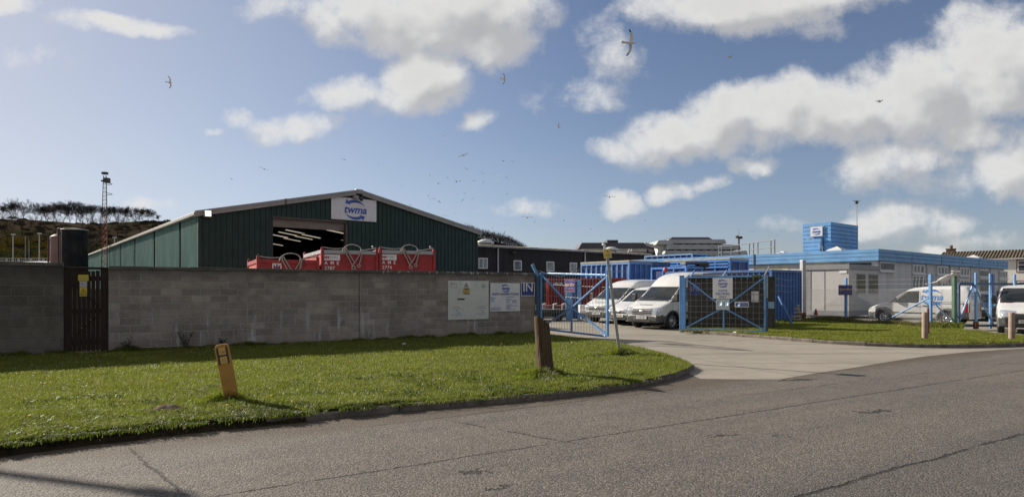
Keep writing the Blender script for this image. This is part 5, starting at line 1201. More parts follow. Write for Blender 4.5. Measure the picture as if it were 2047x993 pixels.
MB().box(.1,.2,.1,.6,0,.419).build('foot', galv, COL.objects[-1]); MB().box(.45,.55,.1,.6,0,.419).build('foot', galv, [o for o in COL.objects if o.name=='white_block'][0])

# ================================================================== gates, fences, posts
def gate_leaf(label, p0, p1, z00, z01, z10, z11, hang_post=None, mesh=(.155,.30), wob=0, top_cut=None):
    """p0 hinge, p1 free end (ground points); z?0 bottom z?1 top"""
    t_ = thing('yard_gate', label, 'gate', p0, math.atan2((p1-p0).y, (p1-p0).x), 'blue tubular yard gates')
    L = (p1-p0).length
    a, b, c, d = Vector((0,0,z00)), Vector((0,0,z01)), Vector((L,0,z10)), Vector((L,0,z11))
    P = lambda u, v: (a.lerp(c, u)).lerp(b.lerp(d, u), v)
    for q0, q1 in ((P(0,0),P(0,1)),(P(1,0),P(1,1))): MB().beam(q0, q1, .07, .07, up=(0,1,0)).build('stile', gate_blue, t_, bevel=.01)
    for v in (1, 0): MB().beam(P(.018,v), P(.982,v), .06, .06).build('rail', gate_blue, t_, bevel=.01)
    mid = P(.5,.42)
    for q in (P(.015,.97), P(.985,.97), P(.985,.03), P(.015,.03)):
        MB().beam(mid.lerp(q,.06), q, .045, .062, up=(0,1,0)).build('brace', gate_blue, t_)
    MB().beam(P(.5,.015), mid, .05, .05, up=(0,1,0)).build('mullion', gate_blue, t_)
    k = MB(); n = int(L/mesh[0])
    for i in range(1, n): 
        u = i/n; k.tube(P(u,.02)+Vector((0,.04,0)), P(u,.98)+Vector((0,.04,0)), .006, n=4, cap=False)
    k.build('mesh_upright', wire_m, t_); k = MB(); n = int((z01-z00)/mesh[1])
    for i in range(1, n): v = i/n; k.tube(P(.01,v)+Vector((0,.052,0)), P(.99,v)+Vector((0,.052,0)), .0065, n=4, cap=False)
    k.build('mesh_bar', wire_m, t_)
    return t_, P, L
# left leaf, swung out over the verge
lg0 = G(1079, 668, ZV); lg0 = WP1 + WD*.16 + WN*.12; lg1 = G(1214.5, 680, ZV)
zt0, zt1 = zat(551.5, lg0.y), zat(556.5, lg1.y)
t_, Pg, Lg = gate_leaf('open blue tubular gate leaf with wire mesh carrying a blue and orange sign', lg0, lg1, ZV+.05, zt0, ZV+.02, zt1, mesh=(.155,.34))
hp = thing('gate_post', 'dark blue gate post with a cranked top at the end of the block wall', 'post', WP1 + WD*.08 + WN*.05); zp = zat(541, WP1.y)
MB().box(-.06,.06,-.06,.06,0,zp-.28).build('post', dark_blue_paint, hp, bevel=.01); MB().beam((0,0,zp-.28),(-.20,-.05,zp+.12),.09,.09).build('cranked_top', gate_blue, hp); MB().beam((-.1,0,zp-.2),(.06,-.02,zp-.4),.06,.06).build('hinge_arm', gate_blue, hp)
MB().path([(0,0,zp-.1),(.8,.1,zp-.32),(1.6,.2,zp-.02),(1.75,.22,zp+.02),(2.3,.3,zp-.15),(3.2,.4,zp-.10)], .012, 5).build('wire', wire_m, hp)
MB().beam((1.6,.3,zp-.35),(1.42,.3,zp+.0),.05,.05).build('outrigger', dark_blue_paint, hp)
def apardion(label, c, w_, h_, ang, group=None):
    return sign('security_sign', label, w_, h_, (c.x, c.y, c.z), ang, sign_blue, border=(M('sign_edge_brown', (.20,.07,.04), .5),.012,0), thick=.012, group=group,
        texts=[('For more information on', 0, h_*.90, h_*.115, ink_orange, dict(sx=.95)), ('Apardion', 0, h_*.58, h_*.37, ink_gold, dict(shear=.25, bold=.02, sx=.92)), ('Tel 01224 584488', 0, h_*.28, h_*.15, ink_orange, {}), ('www.apardion.co.uk', 0, h_*.10, h_*.13, ink_orange, {})],
        blocks=[(-w_*.40,-w_*.33,h_*.42,h_*.47,ink_cyan),(-w_*.30,-w_*.27,h_*.40,h_*.62,ink_cyan)])
dg = (lg1-lg0).normalized(); gang = math.atan2(dg.y, dg.x)
ua, ub = hit(1131.5, lg0, dg), hit(1153, lg0, dg); cA = lg0 + dg*((ua+ub)/2) + Vector((dg.y,-dg.x,0))*.07; cA.z = zat(584, cA.y)
apardion('blue and orange security sign fixed on the open left gate leaf', cA, ub-ua, zat(557.5,cA.y)-cA.z, gang)
# right leaf, standing open parallel to the dark wall
rg0 = G(1369, 662.5, ZV-.05); rg1 = G(1529.5, 667.5, ZV-.03)
t_, Pr, Lr = gate_leaf('open blue tubular gate leaf with white twma board standing before the dark wall', rg0, rg1, .10, zat(557.,rg0.y), .12, zat(554.5,rg1.y), mesh=(.20,.195))
dgr = (rg1-rg0).normalized(); rang = math.atan2(dgr.y, dgr.x); rn = Vector((dgr.y,-dgr.x,0))
MB().beam((Lr-.45,0,zat(554.5,rg1.y)+.001),(Lr-.12,0,zat(554.5,rg1.y)+.001),.066,.066).build('rail_patch', M('green_patch', (.08,.16,.05), .6, var=.3), t_)
for u in (.07,.49): 
    q = Pr(u,1); MB().beam(q, q+Vector((.12,.12,.24)), .04,.05).build('outrigger', gate_blue, t_)
q = Pr(.99,1); MB().beam(q, q+Vector((.16,.1,.34)), .03,.04).build('outrigger', galv, t_)
gpR = G(1363, 663.5, 0.02); hp = thing('gate_post', 'tall bright blue gate post between the parked van and right gate leaf', 'post', gpR, rang)
zpr = zat(552.5, gpR.y); MB().box(-.075,.075,-.07,.07,0,zpr).build('post', gate_blue, hp, bevel=.012); MB().box(.076,.15,-.05,.05,.10,.22).build('hinge', dark_blue_paint, hp); MB().box(.076,.15,-.05,.05,zpr-.25,zpr-.12).build('hinge', dark_blue_paint, hp); MB().box(-.09,.09,-.085,.085,zpr,zpr+.02).build('cap', gate_blue, hp)
gpE = G(1532.5, 668.0, .06); hp = thing('gate_post', 'galvanised and blue slam post at the free end of right gate leaf', 'post', gpE, rang)
zpe = zat(553, gpE.y); MB().tube((0,0,.0),(0,0,zpe*.62),.045,n=10).build('post', dark_blue_paint, hp); MB().tube((0,0,zpe*.62),(0,0,zpe),.046,n=10).build('upper_post', galv, hp); MB().box(.05,.25,.0,.03,zpe*.44,zpe*.55).build('lock_plate', M('pale_blue_plate', (.22,.38,.55), .5), hp)
def rsign(name, label, px0, px1, py0, py1, face, off, **kw):
    k0, k1 = hit(px0, rg0, dgr), hit(px1, rg0, dgr); p = rg0 + dgr*((k0+k1)/2) + rn*off
    z0, z1 = zat(py1, p.y), zat(py0, p.y)
    return sign(name, label, k1-k0, z1-z0, (p.x, p.y, z0), rang, face, thick=.012, **kw), k1-k0, z1-z0
s_, w_, h_ = rsign('entrance_sign', 'white board reading twma waste deliveries only on the right gate', 1426, 1465.5, 555.5, 597, sign_white, .06)
k = MB(); put_logo(k, w_*.54, 0, h_*.74, -.010, .02); k.build('logo', logo_blue, s_)
for wrd, zz_ in (('WASTE',.38),('DELIVERIES',.235),('ONLY',.09)): k = MB(); put_text(k, wrd, h_*.135, 0, h_*zz_, -.009, bold=.02); k.build('lettering', ink_blue, s_)
s_, w_, h_ = rsign('safety_sign', 'faded pale blue helmet and boots sign under the white twma board', 1432.5, 1459, 598, 619, M('faded_white', (.52,.56,.58), .5, var=.08), .058)
pale_sign = M('faded_blue', (.33,.50,.60), .5, var=.12)
for sx_ in (-1,1):
    MB().lathe([(0,0),(w_*.2,0),(w_*.2,.001)], 20, Matrix.Translation((sx_*w_*.24,-.003,h_*.62)) @ Matrix.Rotation(PI/2,4,'X')).build('pictogram', pale_sign, s_)
    MB().add([(sx_*w_*.24-w_*.2,-.004,h_*.06),(sx_*w_*.24+w_*.2,-.004,h_*.06),(sx_*w_*.24+w_*.2,-.004,h_*.24),(sx_*w_*.24-w_*.2,-.004,h_*.24)],[(0,1,2,3)]).build('pictogram', M('fainter_blue', (.42,.53,.60), .5), s_)
MB().add([(w_*.17,-.006,h_*.48),(w_*.34,-.006,h_*.48),(w_*.34,-.006,h_*.56),(w_*.27,-.006,h_*.60),(w_*.27,-.006,h_*.80),(w_*.18,-.006,h_*.80)],[(0,1,2,3,4,5)]).build('pictogram', ink_white, s_)
MB().add([(-w_*.32,-.006,h_*.58),(-w_*.16,-.006,h_*.58),(-w_*.17,-.006,h_*.70),(-w_*.24,-.006,h_*.76),(-w_*.31,-.006,h_*.70)],[(0,1,2,3,4)]).build('pictogram', ink_white, s_)
rsign('notice', 'blank white paper sheet behind the bars near the gate lock', 1501, 1515.5, 582, 603.5, M('paper_sheet', (.66,.66,.66), .6, var=.04), -.07)
s_, w_, h_ = rsign('safety_sign', 'small white and blue mandatory sign on the right gate leaf', 1469.5, 1497.5, 603, 614, sign_white, .056)
MB().add([(-w_*.10,-.005,h_*.14),(w_*.46,-.005,h_*.14),(w_*.46,-.005,h_*.86),(-w_*.10,-.005,h_*.86)],[(0,1,2,3)]).build('text_field', M('mid_blue', (.05,.10,.38), .5), s_)
k = MB()
for z in (.68,.5,.30): k.add([(0-w_*.04,-.0065,h_*z-.012),(w_*.40,-.0065,h_*z-.012),(w_*.40,-.0065,h_*z+.012),(-w_*.04,-.0065,h_*z+.012)],[(0,1,2,3)])
k.build('text_line', ink_grey, s_)
MB().lathe([(0,0),(h_*.36,0),(h_*.36,.001)], 16, Matrix.Translation((-w_*.30,-.004,h_*.5)) @ Matrix.Rotation(PI/2,4,'X')).build('pictogram', ink_blue, s_)
# ---- chain link fence from the grey post to the green gate post
FD = (FP1-FP0).normalized(); FL = (FP1-FP0).length; fang = math.atan2(FD.y, FD.x)
fn = thing('chain_link_fence', 'chain link fence with strands of wire in front of the portable cabin', 'fence', FP0, fang)
fh = 1.55
k = MB(); st = .062
def clip_diag(x0, sgn):
    # line x = x0 + sgn*z for z in [0,fh]
    za, zb = 0., fh
    if sgn > 0: za = max(za, -x0); zb = min(zb, FL-x0)
    else: za = max(za, x0-FL); zb = min(zb, x0)
    return (za, zb) if zb-za > .02 else None
for i in range(int(-fh/st), int((FL+fh)/st)+1):
    for sgn in (1,-1):
        c_ = clip_diag(i*st, sgn)
        if c_: k.tube((i*st+sgn*c_[0], .003*sgn, c_[0]), (i*st+sgn*c_[1], .003*sgn, c_[1]), .0028, n=3, cap=False)
k.build('wire_mesh', M('fence_wire', (.42,.43,.44), .45, .4, var=.1), fn)
for z in (.06, .8, fh, 1.78, 1.98): 
    k = MB(); n = 8; k.path([(FL*i/n, 0, z + .012*math.sin(i*2.1+z*9)) for i in range(n+1)], .004, 4, smooth=False); k.build('line_wire', MATS['fence_wire'], fn)
# second run from the dark wall pier to the grey post
q0 = Vector((10.75,26.35,ZV)); d2 = FP0-q0; f2 = thing('chain_link_fence', 'line wires strung past the blue shipping container', 'fence', q0, math.atan2(d2.y,d2.x))
for z in (1.45,1.7,1.98): 
    k = MB(); k.path([(d2.length*i/6,0,z+.03*math.sin(i*1.7)) for i in range(7)], .005, 4); k.build('line_wire', MATS['fence_wire'], f2)
def fpost(px, label, h, mat, r=.05, name='fence_post', cat='post'):
    s = hit(px, FP0, FD); p = FP0 + FD*s; t_ = thing(name, label, cat, p, fang)
    MB().box(-r,r,-r-.06,r-.06,0,h).build('post', mat, t_, bevel=.008); MB().box(-r*.9,r*.9,-r*.9-.06,r*.9-.06,h,h+.02).build('cap', mat, t_); return t_, p
fpost(1693, 'light blue fence post carrying the security sign by the cabin', zat(556,30.5)-ZV, gate_blue)
t_, p62 = fpost(1862, 'light blue fence post with two braces in front of parked twma van', zat(549.5,27.)-ZV, gate_blue, .055)
MB().tube((-.05,-.10,1.18),(-2.1,-.12,.12),.032,n=8).build('brace', gate_blue, t_); MB().tube((.05,-.10,1.15),(.85,-.14,.32),.03,n=8).build('brace', dark_blue_paint, t_)
s = hit(1693, FP0, FD); pA = FP0 + FD*s + Vector((FD.y,-FD.x,0))*-.0; wA = 26/F*pA.y
cA = pA + Vector((-.16,-.16,0)); cA.z = zat(589.5, pA.y); apardion('blue and orange security sign on the light blue fence post', cA, wA, zat(569.5,pA.y)-cA.z, math.radians(-6))
gq = thing('fence_post', 'tall grey galvanised post with a rusty foot beside the cabin', 'post', FP0, fang); zq = zat(524, 33.)
MB().box(-.10,.10,-.12,.10,.35,zq).build('post', galv, gq, bevel=.01); MB().box(-.102,.102,-.122,.102,0,.349).build('rusty_foot', rust, gq)
# green gate post, sliding gate and its blue frame posts
gg = thing('gate_post', 'green painted gate post with white plastic snagged on its top', 'post', FP1 + Vector((.05,0,0)), .3); zg = zat(547, FP1.y)
MB().box(-.065,.065,-.065,.065,0,zg).build('post', M('green_paint', (.045,.115,.075), .55, var=.25, dirt=(.09,.07,.05), damt=.55, dscale=4), gg, bevel=.012); MB().box(.067,.095,-.05,.05,0.1,zg-.05).build('closing_strip', dark_blue_paint, gg)
pb = MB(); rr = random.Random(12)
gz = zg-.02; vs = []; nu, nv = 14, 9
for i in range(nu):
    for j in range(nv):
        u, v = i/(nu-1), j/(nv-1)
        if u < .35: a = u/.35; x_ = .17*math.cos(PI*1.2*(1-a)+.2)*(1.15); y_ = -.10-.05*math.sin(v*7); z_ = gz - .22*v + .06*math.sin(a*PI) + rr.uniform(-.015,.015)
        else: a = (u-.35)/.65; x_ = .0 - 1.22*a; y_ = -.12 + .04*math.sin(v*9+a*4); z_ = gz-.03-.46*a - (.20-.15*a)*v*(1+.5*math.sin(a*13+v*3)) + .06*math.sin(a*6+v*2) + rr.uniform(-.018,.018)
        vs.append((x_, y_, z_))
pbm = M('translucent_plastic', (.74,.72,.68), .35, var=.1, scale=9)
pbm.node_tree.nodes['Principled BSDF'].inputs['Alpha'].default_value = .72
o = pb.add(vs, [(i*nv+j, i*nv+j+1, (i+1)*nv+j+1, (i+1)*nv+j) for i in range(nu-1) for j in range(nv-1)], True).build('plastic_sheeting', pbm, loc=gg.location, recalc=False)
sm_ = o.modifiers.new('thickness','SOLIDIFY'); sm_.thickness = .004
tag(o, 'wisp of white plastic sheeting blown round the green gate post', 'plastic')
sg0 = FP1 + Vector((.28,.05,0)); sgd = (at(2140,26.6)-at(1910,25.9)).normalized(); sga = math.atan2(sgd.y, sgd.x)
sgt = thing('sliding_gate', 'dark blue sliding gate frame with bracing struts across the side entrance', 'gate', Vector((sg0.x,sg0.y,0)), sga, None)
ztr = zat(567, 26.); Ls = 4.7; X_ = lambda px: hit(px, sg0, sgd)
MB().beam((0,0,ztr),(Ls,0,ztr-.02),.08,.09).build('rail', dark_blue_paint, sgt); MB().beam((0,0,.17),(X_(1992),0,.19),.08,.09).build('rail', dark_blue_paint, sgt)
MB().box(-.05,.03,-.04,.04,.12,ztr).build('stile', dark_blue_paint, sgt)
xa = X_(1945); MB().beam((xa-.03,-.02,ztr-.05),(.02,-.02,.42),.05,.05,up=(0,1,0)).build('brace', gate_blue, sgt); MB().beam((xa+.05,.02,ztr-.05),(X_(1987),.02,.20),.055,.055,up=(0,1,0)).build('brace', dark_blue_paint, sgt)
xb = X_(2021); MB().beam((xb-.02,-.02,ztr-.05),(X_(1996),-.02,.7),.05,.05,up=(0,1,0)).build('brace', gate_blue, sgt); MB().beam((xb+.05,.02,ztr-.05),(xb+.5,.02,.7),.055,.055,up=(0,1,0)).build('brace', dark_blue_paint, sgt)
for px, off, h_py, mt, rb, lb in ((1945,-.14,545,gate_blue,True,'light blue gate upright with a rusty foot nearest the green post'),(1986.5,.16,547,gate_blue,False,'light blue gate upright with a pale box on its side'),(2022,-.14,548.5,gate_blue,False,'light blue gate upright closest to the white van front')):
    x_ = X_(px); p = sg0 + sgd*x_ + Vector((-sgd.y,sgd.x,0))*off; p.z = 0.05; t_ = thing('gate_upright', lb, 'post', p, sga)
    hgt = zat(h_py, p.y)-.05; MB().box(-.042,.042,-.035,.035,.30 if rb else 0,hgt).build('post', mt, t_, bevel=.008)
    if rb: MB().box(-.075,.075,-.06,.06,0,.299).build('rusty_foot', rust, t_)
    if px == 1986.5: MB().box(.06,.30,-.10,-.02,.92,1.10).build('control_box', M('pale_blue_plate', (.22,.38,.55), .5), t_)
# ---- leaning marker, stump, sign post, bollards, cone, pallet, prop
hy_m = M('hydrant_post_yellow', (.42,.22,.045), .7, var=.12, scale=5, dirt=(.28,.15,.05), damt=.6, dscale=3)
hm = thing('hydrant_marker', 'leaning yellow hydrant marker post with a black H plate in the grass', 'marker post', HM, math.radians(12))
hm.rotation_euler = (math.radians(-2), math.radians(-10.5), math.radians(14))
hw, hh2 = .092, .80
pr_ = [(-hw,-.06),(hw,-.06),(hw,hh2-.05),(hw-.015,hh2-.015),(hw-.05,hh2),(-hw+.05,hh2),(-hw+.015,hh2-.015),(-hw,hh2-.05)]
MB().prism(pr_, -.03, .035).build('post', hy_m, hm, bevel=.008)
MB().box(-.066,.068,-.036,-.029,hh2-.27,hh2-.05).build('plate', M('plate_yellow', (.60,.37,.10), .5, var=.08), hm)
k = MB(); yy = -.038
for x0_, x1_, z0_, z1_ in ((-.068,-.046,-.275,-.045),(.048,.070,-.275,-.045),(-.046,.048,-.172,-.150)):
    k.add([(x0_,yy,hh2+z0_),(x1_,yy,hh2+z0_),(x1_,yy,hh2+z1_),(x0_,yy,hh2+z1_)],[(0,1,2,3)])
k.build('lettering', ink_black, hm)
k = MB(); put_text(k, '100', .050, .002, hh2-.112, -.037); k.build('lettering', M('brown_numeral', (.20,.09,.03), .5), hm); k = MB(); put_text(k, '11', .06, .002, hh2-.222, -.037); k.build('lettering', M('brown_numeral', (.20,.09,.03), .5), hm)
stump_m = M('weathered_wood', (.092,.062,.038), .85, var=.5, scale=5, stretch=(6,6,.5), bump=.7, bscale=14, dirt=(.05,.038,.024), damt=.7, dscale=2.5, spec=.2)
stp = MB(); rr = random.Random(3); n = 18; rings = 10; vs = []
for i in range(rings):
    u = i/(rings-1); r_ = .150 - .018*u
    for j in range(n):
        a = 2*PI*j/n; ra = r_*(1 + .10*math.sin(3*a+.5) + .06*math.sin(5*a+u*2) + rr.uniform(-.025,.025))
        zz_ = -.08 + u*1.08
        if i == rings-1: zz_ += -.065*math.cos(a-.4) + rr.uniform(-.02,.02)
        vs.append((ra*math.cos(a) - .085*u, ra*math.sin(a), zz_))
vs.append((-.085,0,.98)); 
fs = [(i*n+j, i*n+(j+1)%n, (i+1)*n+(j+1)%n, (i+1)*n+j) for i in range(rings-1) for j in range(n)] + [((rings-1)*n+j, (rings-1)*n+(j+1)%n, rings*n) for j in range(n)]
o = stp.add(vs, fs, False).build('wooden_stump', stump_m, loc=ST); tag(o, 'thick weathered wooden stump post leaning in the grass before the gate', 'post')
lpz = 2.42; lt = thing('leaning_sign_post', 'leaning grey metal post with a small yellow sign seen nearly edge-on', 'sign post', LP)
topv = Vector(((1213-1240)/F*LP.y*1.0 + .0, .0, lpz)); MB().beam((0,0,-.1),topv,.065,.05,up=(0,1,0)).build('post', galv, lt)
k = MB(); k.T = Matrix.Translation(topv + Vector((0,-.04,-.02))) @ Matrix.Rotation(math.radians(-8),4,'Y') @ Matrix.Rotation(math.radians(48),4,'Z')
MB_ = k; k.box(-.14,.17,-.008,.008,-.12,.10); k.build('sign_plate', sign_yellow, lt)
k2 = MB(); k2.T = k.T.copy(); put_text(k2, 'W', .09, .01, .04, -.010, bold=.02); k2.add([(-.10,-.010,-.06),(.12,-.010,-.06),(.12,-.010,-.04),(-.10,-.010,-.04)],[(0,1,2,3)]); k2.build('lettering', M('faded_ink', (.30,.16,.03), .6), lt)
bol_m = M('pinkish_concrete', (.30,.225,.185), .85, var=.15, scale=6, dirt=(.20,.15,.12), damt=.5, dscale=4, bump=.3)
for px, py, tp, lb in ((1849,681,623.5,'concrete bollard on the verge with a red peg behind it'),(2022.5,680,624,'pinkish concrete bollard in front of the white van at the edge')):
    q = G(px, py, ZV); r_ = 11.0/2/F*q.y; hgt = zat(tp, q.y)-ZV
    MB().lathe([(r_*1.02,-.05),(r_,.02),(r_*.98,hgt-.03),(r_*.9,hgt-.006),(r_*.55,hgt),(0,hgt)], 20).build('bollard', bol_m, loc=q); tag(COL.objects[-1], lb, 'bollard', 'bollards on the verge')
q = G(1855, 670, ZV); MB().path([(0,0,0),(.0,0,.8),(.005,0,1.05)], [.045,.04,.012], 8).build('marker_peg', M('faded_red_peg', (.25,.05,.04), .7, var=.3), loc=q); tag(COL.objects[-1], 'faded red wooden peg standing just behind the bollard', 'peg')
q = at(1631, 31.8, ZV-.02); cn = thing('traffic_cone', 'old red and white traffic cone in the grass before the cabin', 'cone', q)
MB().box(-.19,.19,-.19,.19,0,.04).build('base', M('cone_base', (.09,.05,.05), .8), cn, bevel=.01); MB().lathe([(.15,.04),(.10,.30)],18).build('sleeve', M('cone_white', (.55,.53,.53), .6, dirt=(.3,.28,.28), damt=.4), cn); MB().lathe([(.10,.30),(.035,.58),(.03,.60),(0,.60)],18).build('tip', M('cone_red', (.38,.045,.03), .6, var=.2), cn)
pal_m = M('grey_timber', (.33,.29,.24), .85, var=.25, scale=4, stretch=(1,6,6), dirt=(.16,.13,.1), damt=.5)
pl = thing('pallet', 'weathered timber pallet leaning on the fence beside the grey post', 'pallet', at(1589, 31.0, ZV), .32); pl.rotation_euler = (math.radians(-14), 0, .32)
for z in (.02,.20,.38,.56,.72): MB().box(-.44,.44,-.02,.0,z,z+.11).build('board', pal_m, pl, bevel=.004)
for x_ in (-.40,-.05,.30): MB().box(x_,x_+.10,.001,.09,.02,.83).build('stringer', pal_m, pl)
for z in (.04,.58): MB().box(-.44,.44,.091,.11,z,z+.10).build('board', pal_m, pl)
MB().lathe([(0,0),(.07,.02),(.07,.05),(0,.06)],12,Matrix.Translation((.42,-.03,.36)) @ Matrix.Rotation(PI/2,4,'X')).build('reflector', M('orange_reflector', (.55,.14,.03), .3), pl)
MB().beam(at(1556.5,28.6,zat(592,28.6)), at(1584,27.6,ZV+.02), .075, .075).build('prop_strut', M('prop_blue', (.06,.15,.38), .5, var=.2, dirt=(.1,.09,.08), damt=.4), None); tag(COL.objects[-1], 'blue steel prop leaning diagonally against the dark wall pier', 'prop')
# red beacon lamp on a pole behind the vans
bq = at(1330.5, 33.5); bp = thing('warning_lamp', 'small red lamp on a thin pole above the van roofs', 'lamp', bq); zb = zat(539, 33.5)
MB().tube((0,0,0),(0,0,zb-.12),.02,n=6).build('pole', galv, bp); MB().lathe([(0,-.14),(.10,-.10),(.13,0),(.10,.10),(0,.14)],14,Matrix.Translation((0,0,zb))).build('lamp_globe', M('red_globe', (.42,.05,.04), .4), bp)
# unseen lamp column added past the left edge to cast the road corner shadow
s_dir = Vector((-sd.x, -sd.y, 0)).normalized(); cot = math.cos(SUN_EL)/math.sin(SUN_EL)
za = 6.8; e1 = G(-60, 938) - s_dir*za*cot; e2 = G(372, 993) - s_dir*za*cot
sl_ = thing('street_lamp', 'invented street lamp out of view, added so its arm shades the road corner', 'street lamp', (e1.x, e1.y, 0))
dv = e2-e1
print('LAMP', e1, e2, e2.x/e2.y)
MB().tube((0,0,0),(0,0,za-.3),.09,.06,n=10).build('column', galv, sl_); MB().path([(0,0,za-.3),dv*.05+Vector((0,0,za-.04)),dv*.25+Vector((0,0,za)),dv*.8+Vector((0,0,za))],[.07,.07,.07,.065],8).build('arm', galv, sl_)
k = MB(); k.beam(dv*.8+Vector((0,0,za)), dv+Vector((0,0,za)), .20, .12); k.build('lantern', galv, sl_, bevel=.02)
# ================================================================== vans
def chaikin(p, n=2):
    for _ in range(n):
        q = [p[0]]
        for a, b in zip(p, p[1:]):
            a = np.array(a, float); b = np.array(b, float); q += [tuple(a*.75+b*.25), tuple(a*.25+b*.75)]
        q.append(p[-1]); p = q
    return p
def interp(pts, x):  # pts (x,v) with x descending
    xs = [-p[0] for p in pts]; return float(np.interp(-x, xs, [p[1] for p in pts]))
class Van:
    """local x forward from the front axle, y left, z up"""
    def __init__(s, name, label, loc, heading, spec, group):
        s.t = thing(name, label, 'van', loc, math.atan2(heading.y, heading.x), group); s.sp = spec
        top = chaikin(spec['top'], 1); W = spec['w']; zb = spec['zb']; x1, x0 = spec['top'][0][0], spec['top'][-1][0]
        xs = sorted(set([x1 - (x1-x0)*i/110 for i in range(111)] + [x1-.008, x1-.02, x1-.04, x0+.01, x0+.03, x0+.06]), reverse=True)
        rings = []
        for x in xs:
            zt = interp(top, x); w = W*interp(spec['plan'], x); belt = min(spec['belt'], zt-.10)
            wt = w - spec['tumble']*max(0., zt-.12-belt); bz = zb + interp(spec['lift'], x); r_ = min(.14, (zt-belt)*.6+.02); e = min(.13, .10+.02*(zt-belt))
            ctl = [(0,bz),(w-.10,bz),(w-.02,bz+.06),(w,bz*.5+belt*.5),(w-.008,belt),(wt,zt-r_),(wt-e,zt-.012),(0,zt+.02)]
            rings.append((x, chaikin(ctl, 2)))
        n = len(rings[0][1]); vs = []; fs = []; full = 2*n-2
        for x, rg in rings:
            vs += [(x, p[0], p[1]) for p in rg]; vs += [(x, -p[0], p[1]) for p in rg[-2:0:-1]]
        for i in range(len(rings)-1):
            for j in range(full): fs.append((i*full+j, i*full+(j+1)%full, (i+1)*full+(j+1)%full, (i+1)*full+j))
        fs.append(tuple(range(full))); fs.append(tuple(range(len(rings)*full-1, (len(rings)-1)*full-1, -1)))
        s.bvh = BVHTree.FromPolygons([Vector(v) for v in vs], fs)
        V = [Vector(v) for v in vs]; keep = {'body': [], 'bumper': []}
        for f in fs:
            c = sum((V[i] for i in f), Vector())/len(f); hole = False
            for wx in spec['wheels']:
                if abs(c.y) > W*.45 and (c.x-wx)**2 + (c.z-spec['wr'])**2 < spec['arch']**2: hole = True
            if hole: continue
            keep['bumper' if spec['bump'](c) else 'body'].append(f)
        for nm, mm in (('body', spec['paint']), ('bumper', spec['bumper_m'])):
            used = sorted({i for f in keep[nm] for i in f}); mp = {a: b for b, a in enumerate(used)}
            MB().add([vs[i] for i in used], [[mp[i] for i in f] for f in keep[nm]], True).build(nm, mm, s.t)
        # dark wheel wells
        for wx in spec['wheels']:
            MB().box(wx-spec['arch'], wx+spec['arch'], -W+.09, W-.09, bz+.03, bz+.10+spec['arch']).build('wheel_well', black_plastic, s.t)
            for sg in (1,-1):
                k = MB(); vs2 = []; m_ = 22
                for i in range(m_+1):
                    a = -.35 + (PI+.7)*i/m_
                    for r_, o in ((spec['arch']-.03,-.02),(spec['arch']-.025,.016),(spec['arch']+spec['lip'],.010),(spec['arch']+spec['lip']+.01,-.01)):
                        x, z = wx+r_*math.cos(a), spec['wr']+r_*math.sin(a); z = max(z, spec['zb']+.0)
                        h = s.bvh.ray_cast(Vector((x, sg*3, max(z, spec['zb']+.09))), Vector((0,-sg,0)))[0]
                        y = (abs(h.y) if h else W-.03)+o; vs2.append((x, sg*y, z))
                k.add(vs2, [(i*4+j, i*4+j+1, i*4+j+5, i*4+j+4) for i in range(m_) for j in range(3)], True).build('wheel_arch', spec['lip_m'], s.t)
            for sg in (1,-1): s.wheel(wx, sg)
    def wheel(s, wx, sg):
        r = s.sp['wr']; T = Matrix.Translation((wx, sg*(s.sp['w']-.13), r)) @ Matrix.Rotation(-sg*PI/2, 4, 'X')
        mb = MB().lathe([(r*.62,-.10),(r*.9,-.11),(r*.985,-.085),(r,-.04),(r,.04),(r*.985,.085),(r*.90,.108),(r*.66,.10),(r*.62,.07)], 32, T); mb.build('wheel', rubber, s.t); w_ = COL.objects[-1]
        MB().lathe([(r*.64,.095),(r*.60,.105),(r*.56,.07),(r*.34,.05),(r*.30,.085),(r*.16,.095),(0,.095)], 24, T).build('rim', s.sp.get('rim', steel_rim), w_)
        k = MB()
        for i in range(8):
            a = 2*PI*i/8; k.lathe([(0,.074),(.030,.072),(.03,.06)], 8, T @ Matrix.Translation((math.cos(a)*r*.45, math.sin(a)*r*.45, .0)))
        k.build('rim_hole', rubber, w_)
    def patch(s, name, c, d, mat, n=8, m=6, off=.006, parent=None, smooth=True):
        """c: four corner points (outside the body), d: cast direction"""
        d = Vector(d).normalized(); c = [Vector(q) for q in c]; vs = []; bad = set()
        for i in range(n+1):
            for j in range(m+1):
                u, v = i/n, j/m; p = c[0].lerp(c[1], u).lerp(c[3].lerp(c[2], u), v)
                h, nr, _, _ = s.bvh.ray_cast(p - d*3, d)
                if h is None: bad.add(len(vs)); h = p
                vs.append(h - d*off)
        k = MB().add(vs, [f for f in [(i*(m+1)+j, (i+1)*(m+1)+j, (i+1)*(m+1)+j+1, i*(m+1)+j+1) for i in range(n) for j in range(m)] if not bad.intersection(f)], smooth)
        used = sorted({i for f in k.f for i in f}); mp = {a_: b_ for b_, a_ in enumerate(used)}; k.v = [k.v[i] for i in used]; k.f = [[mp[i] for i in f] for f in k.f]
        return k.build(name, mat, parent or s.t, recalc=False)
    def side(s, name, pts, mat, sg, off=.006, **kw):
        return s.patch(name, [(x, sg*2, z) for x, z in pts], (0, -sg, 0), mat, off=off, **kw)
    def front(s, name, pts, mat, off=.006, **kw):
        return s.patch(name, [(2, y, z) for y, z in pts], (-1, 0, 0), mat, off=off, **kw)
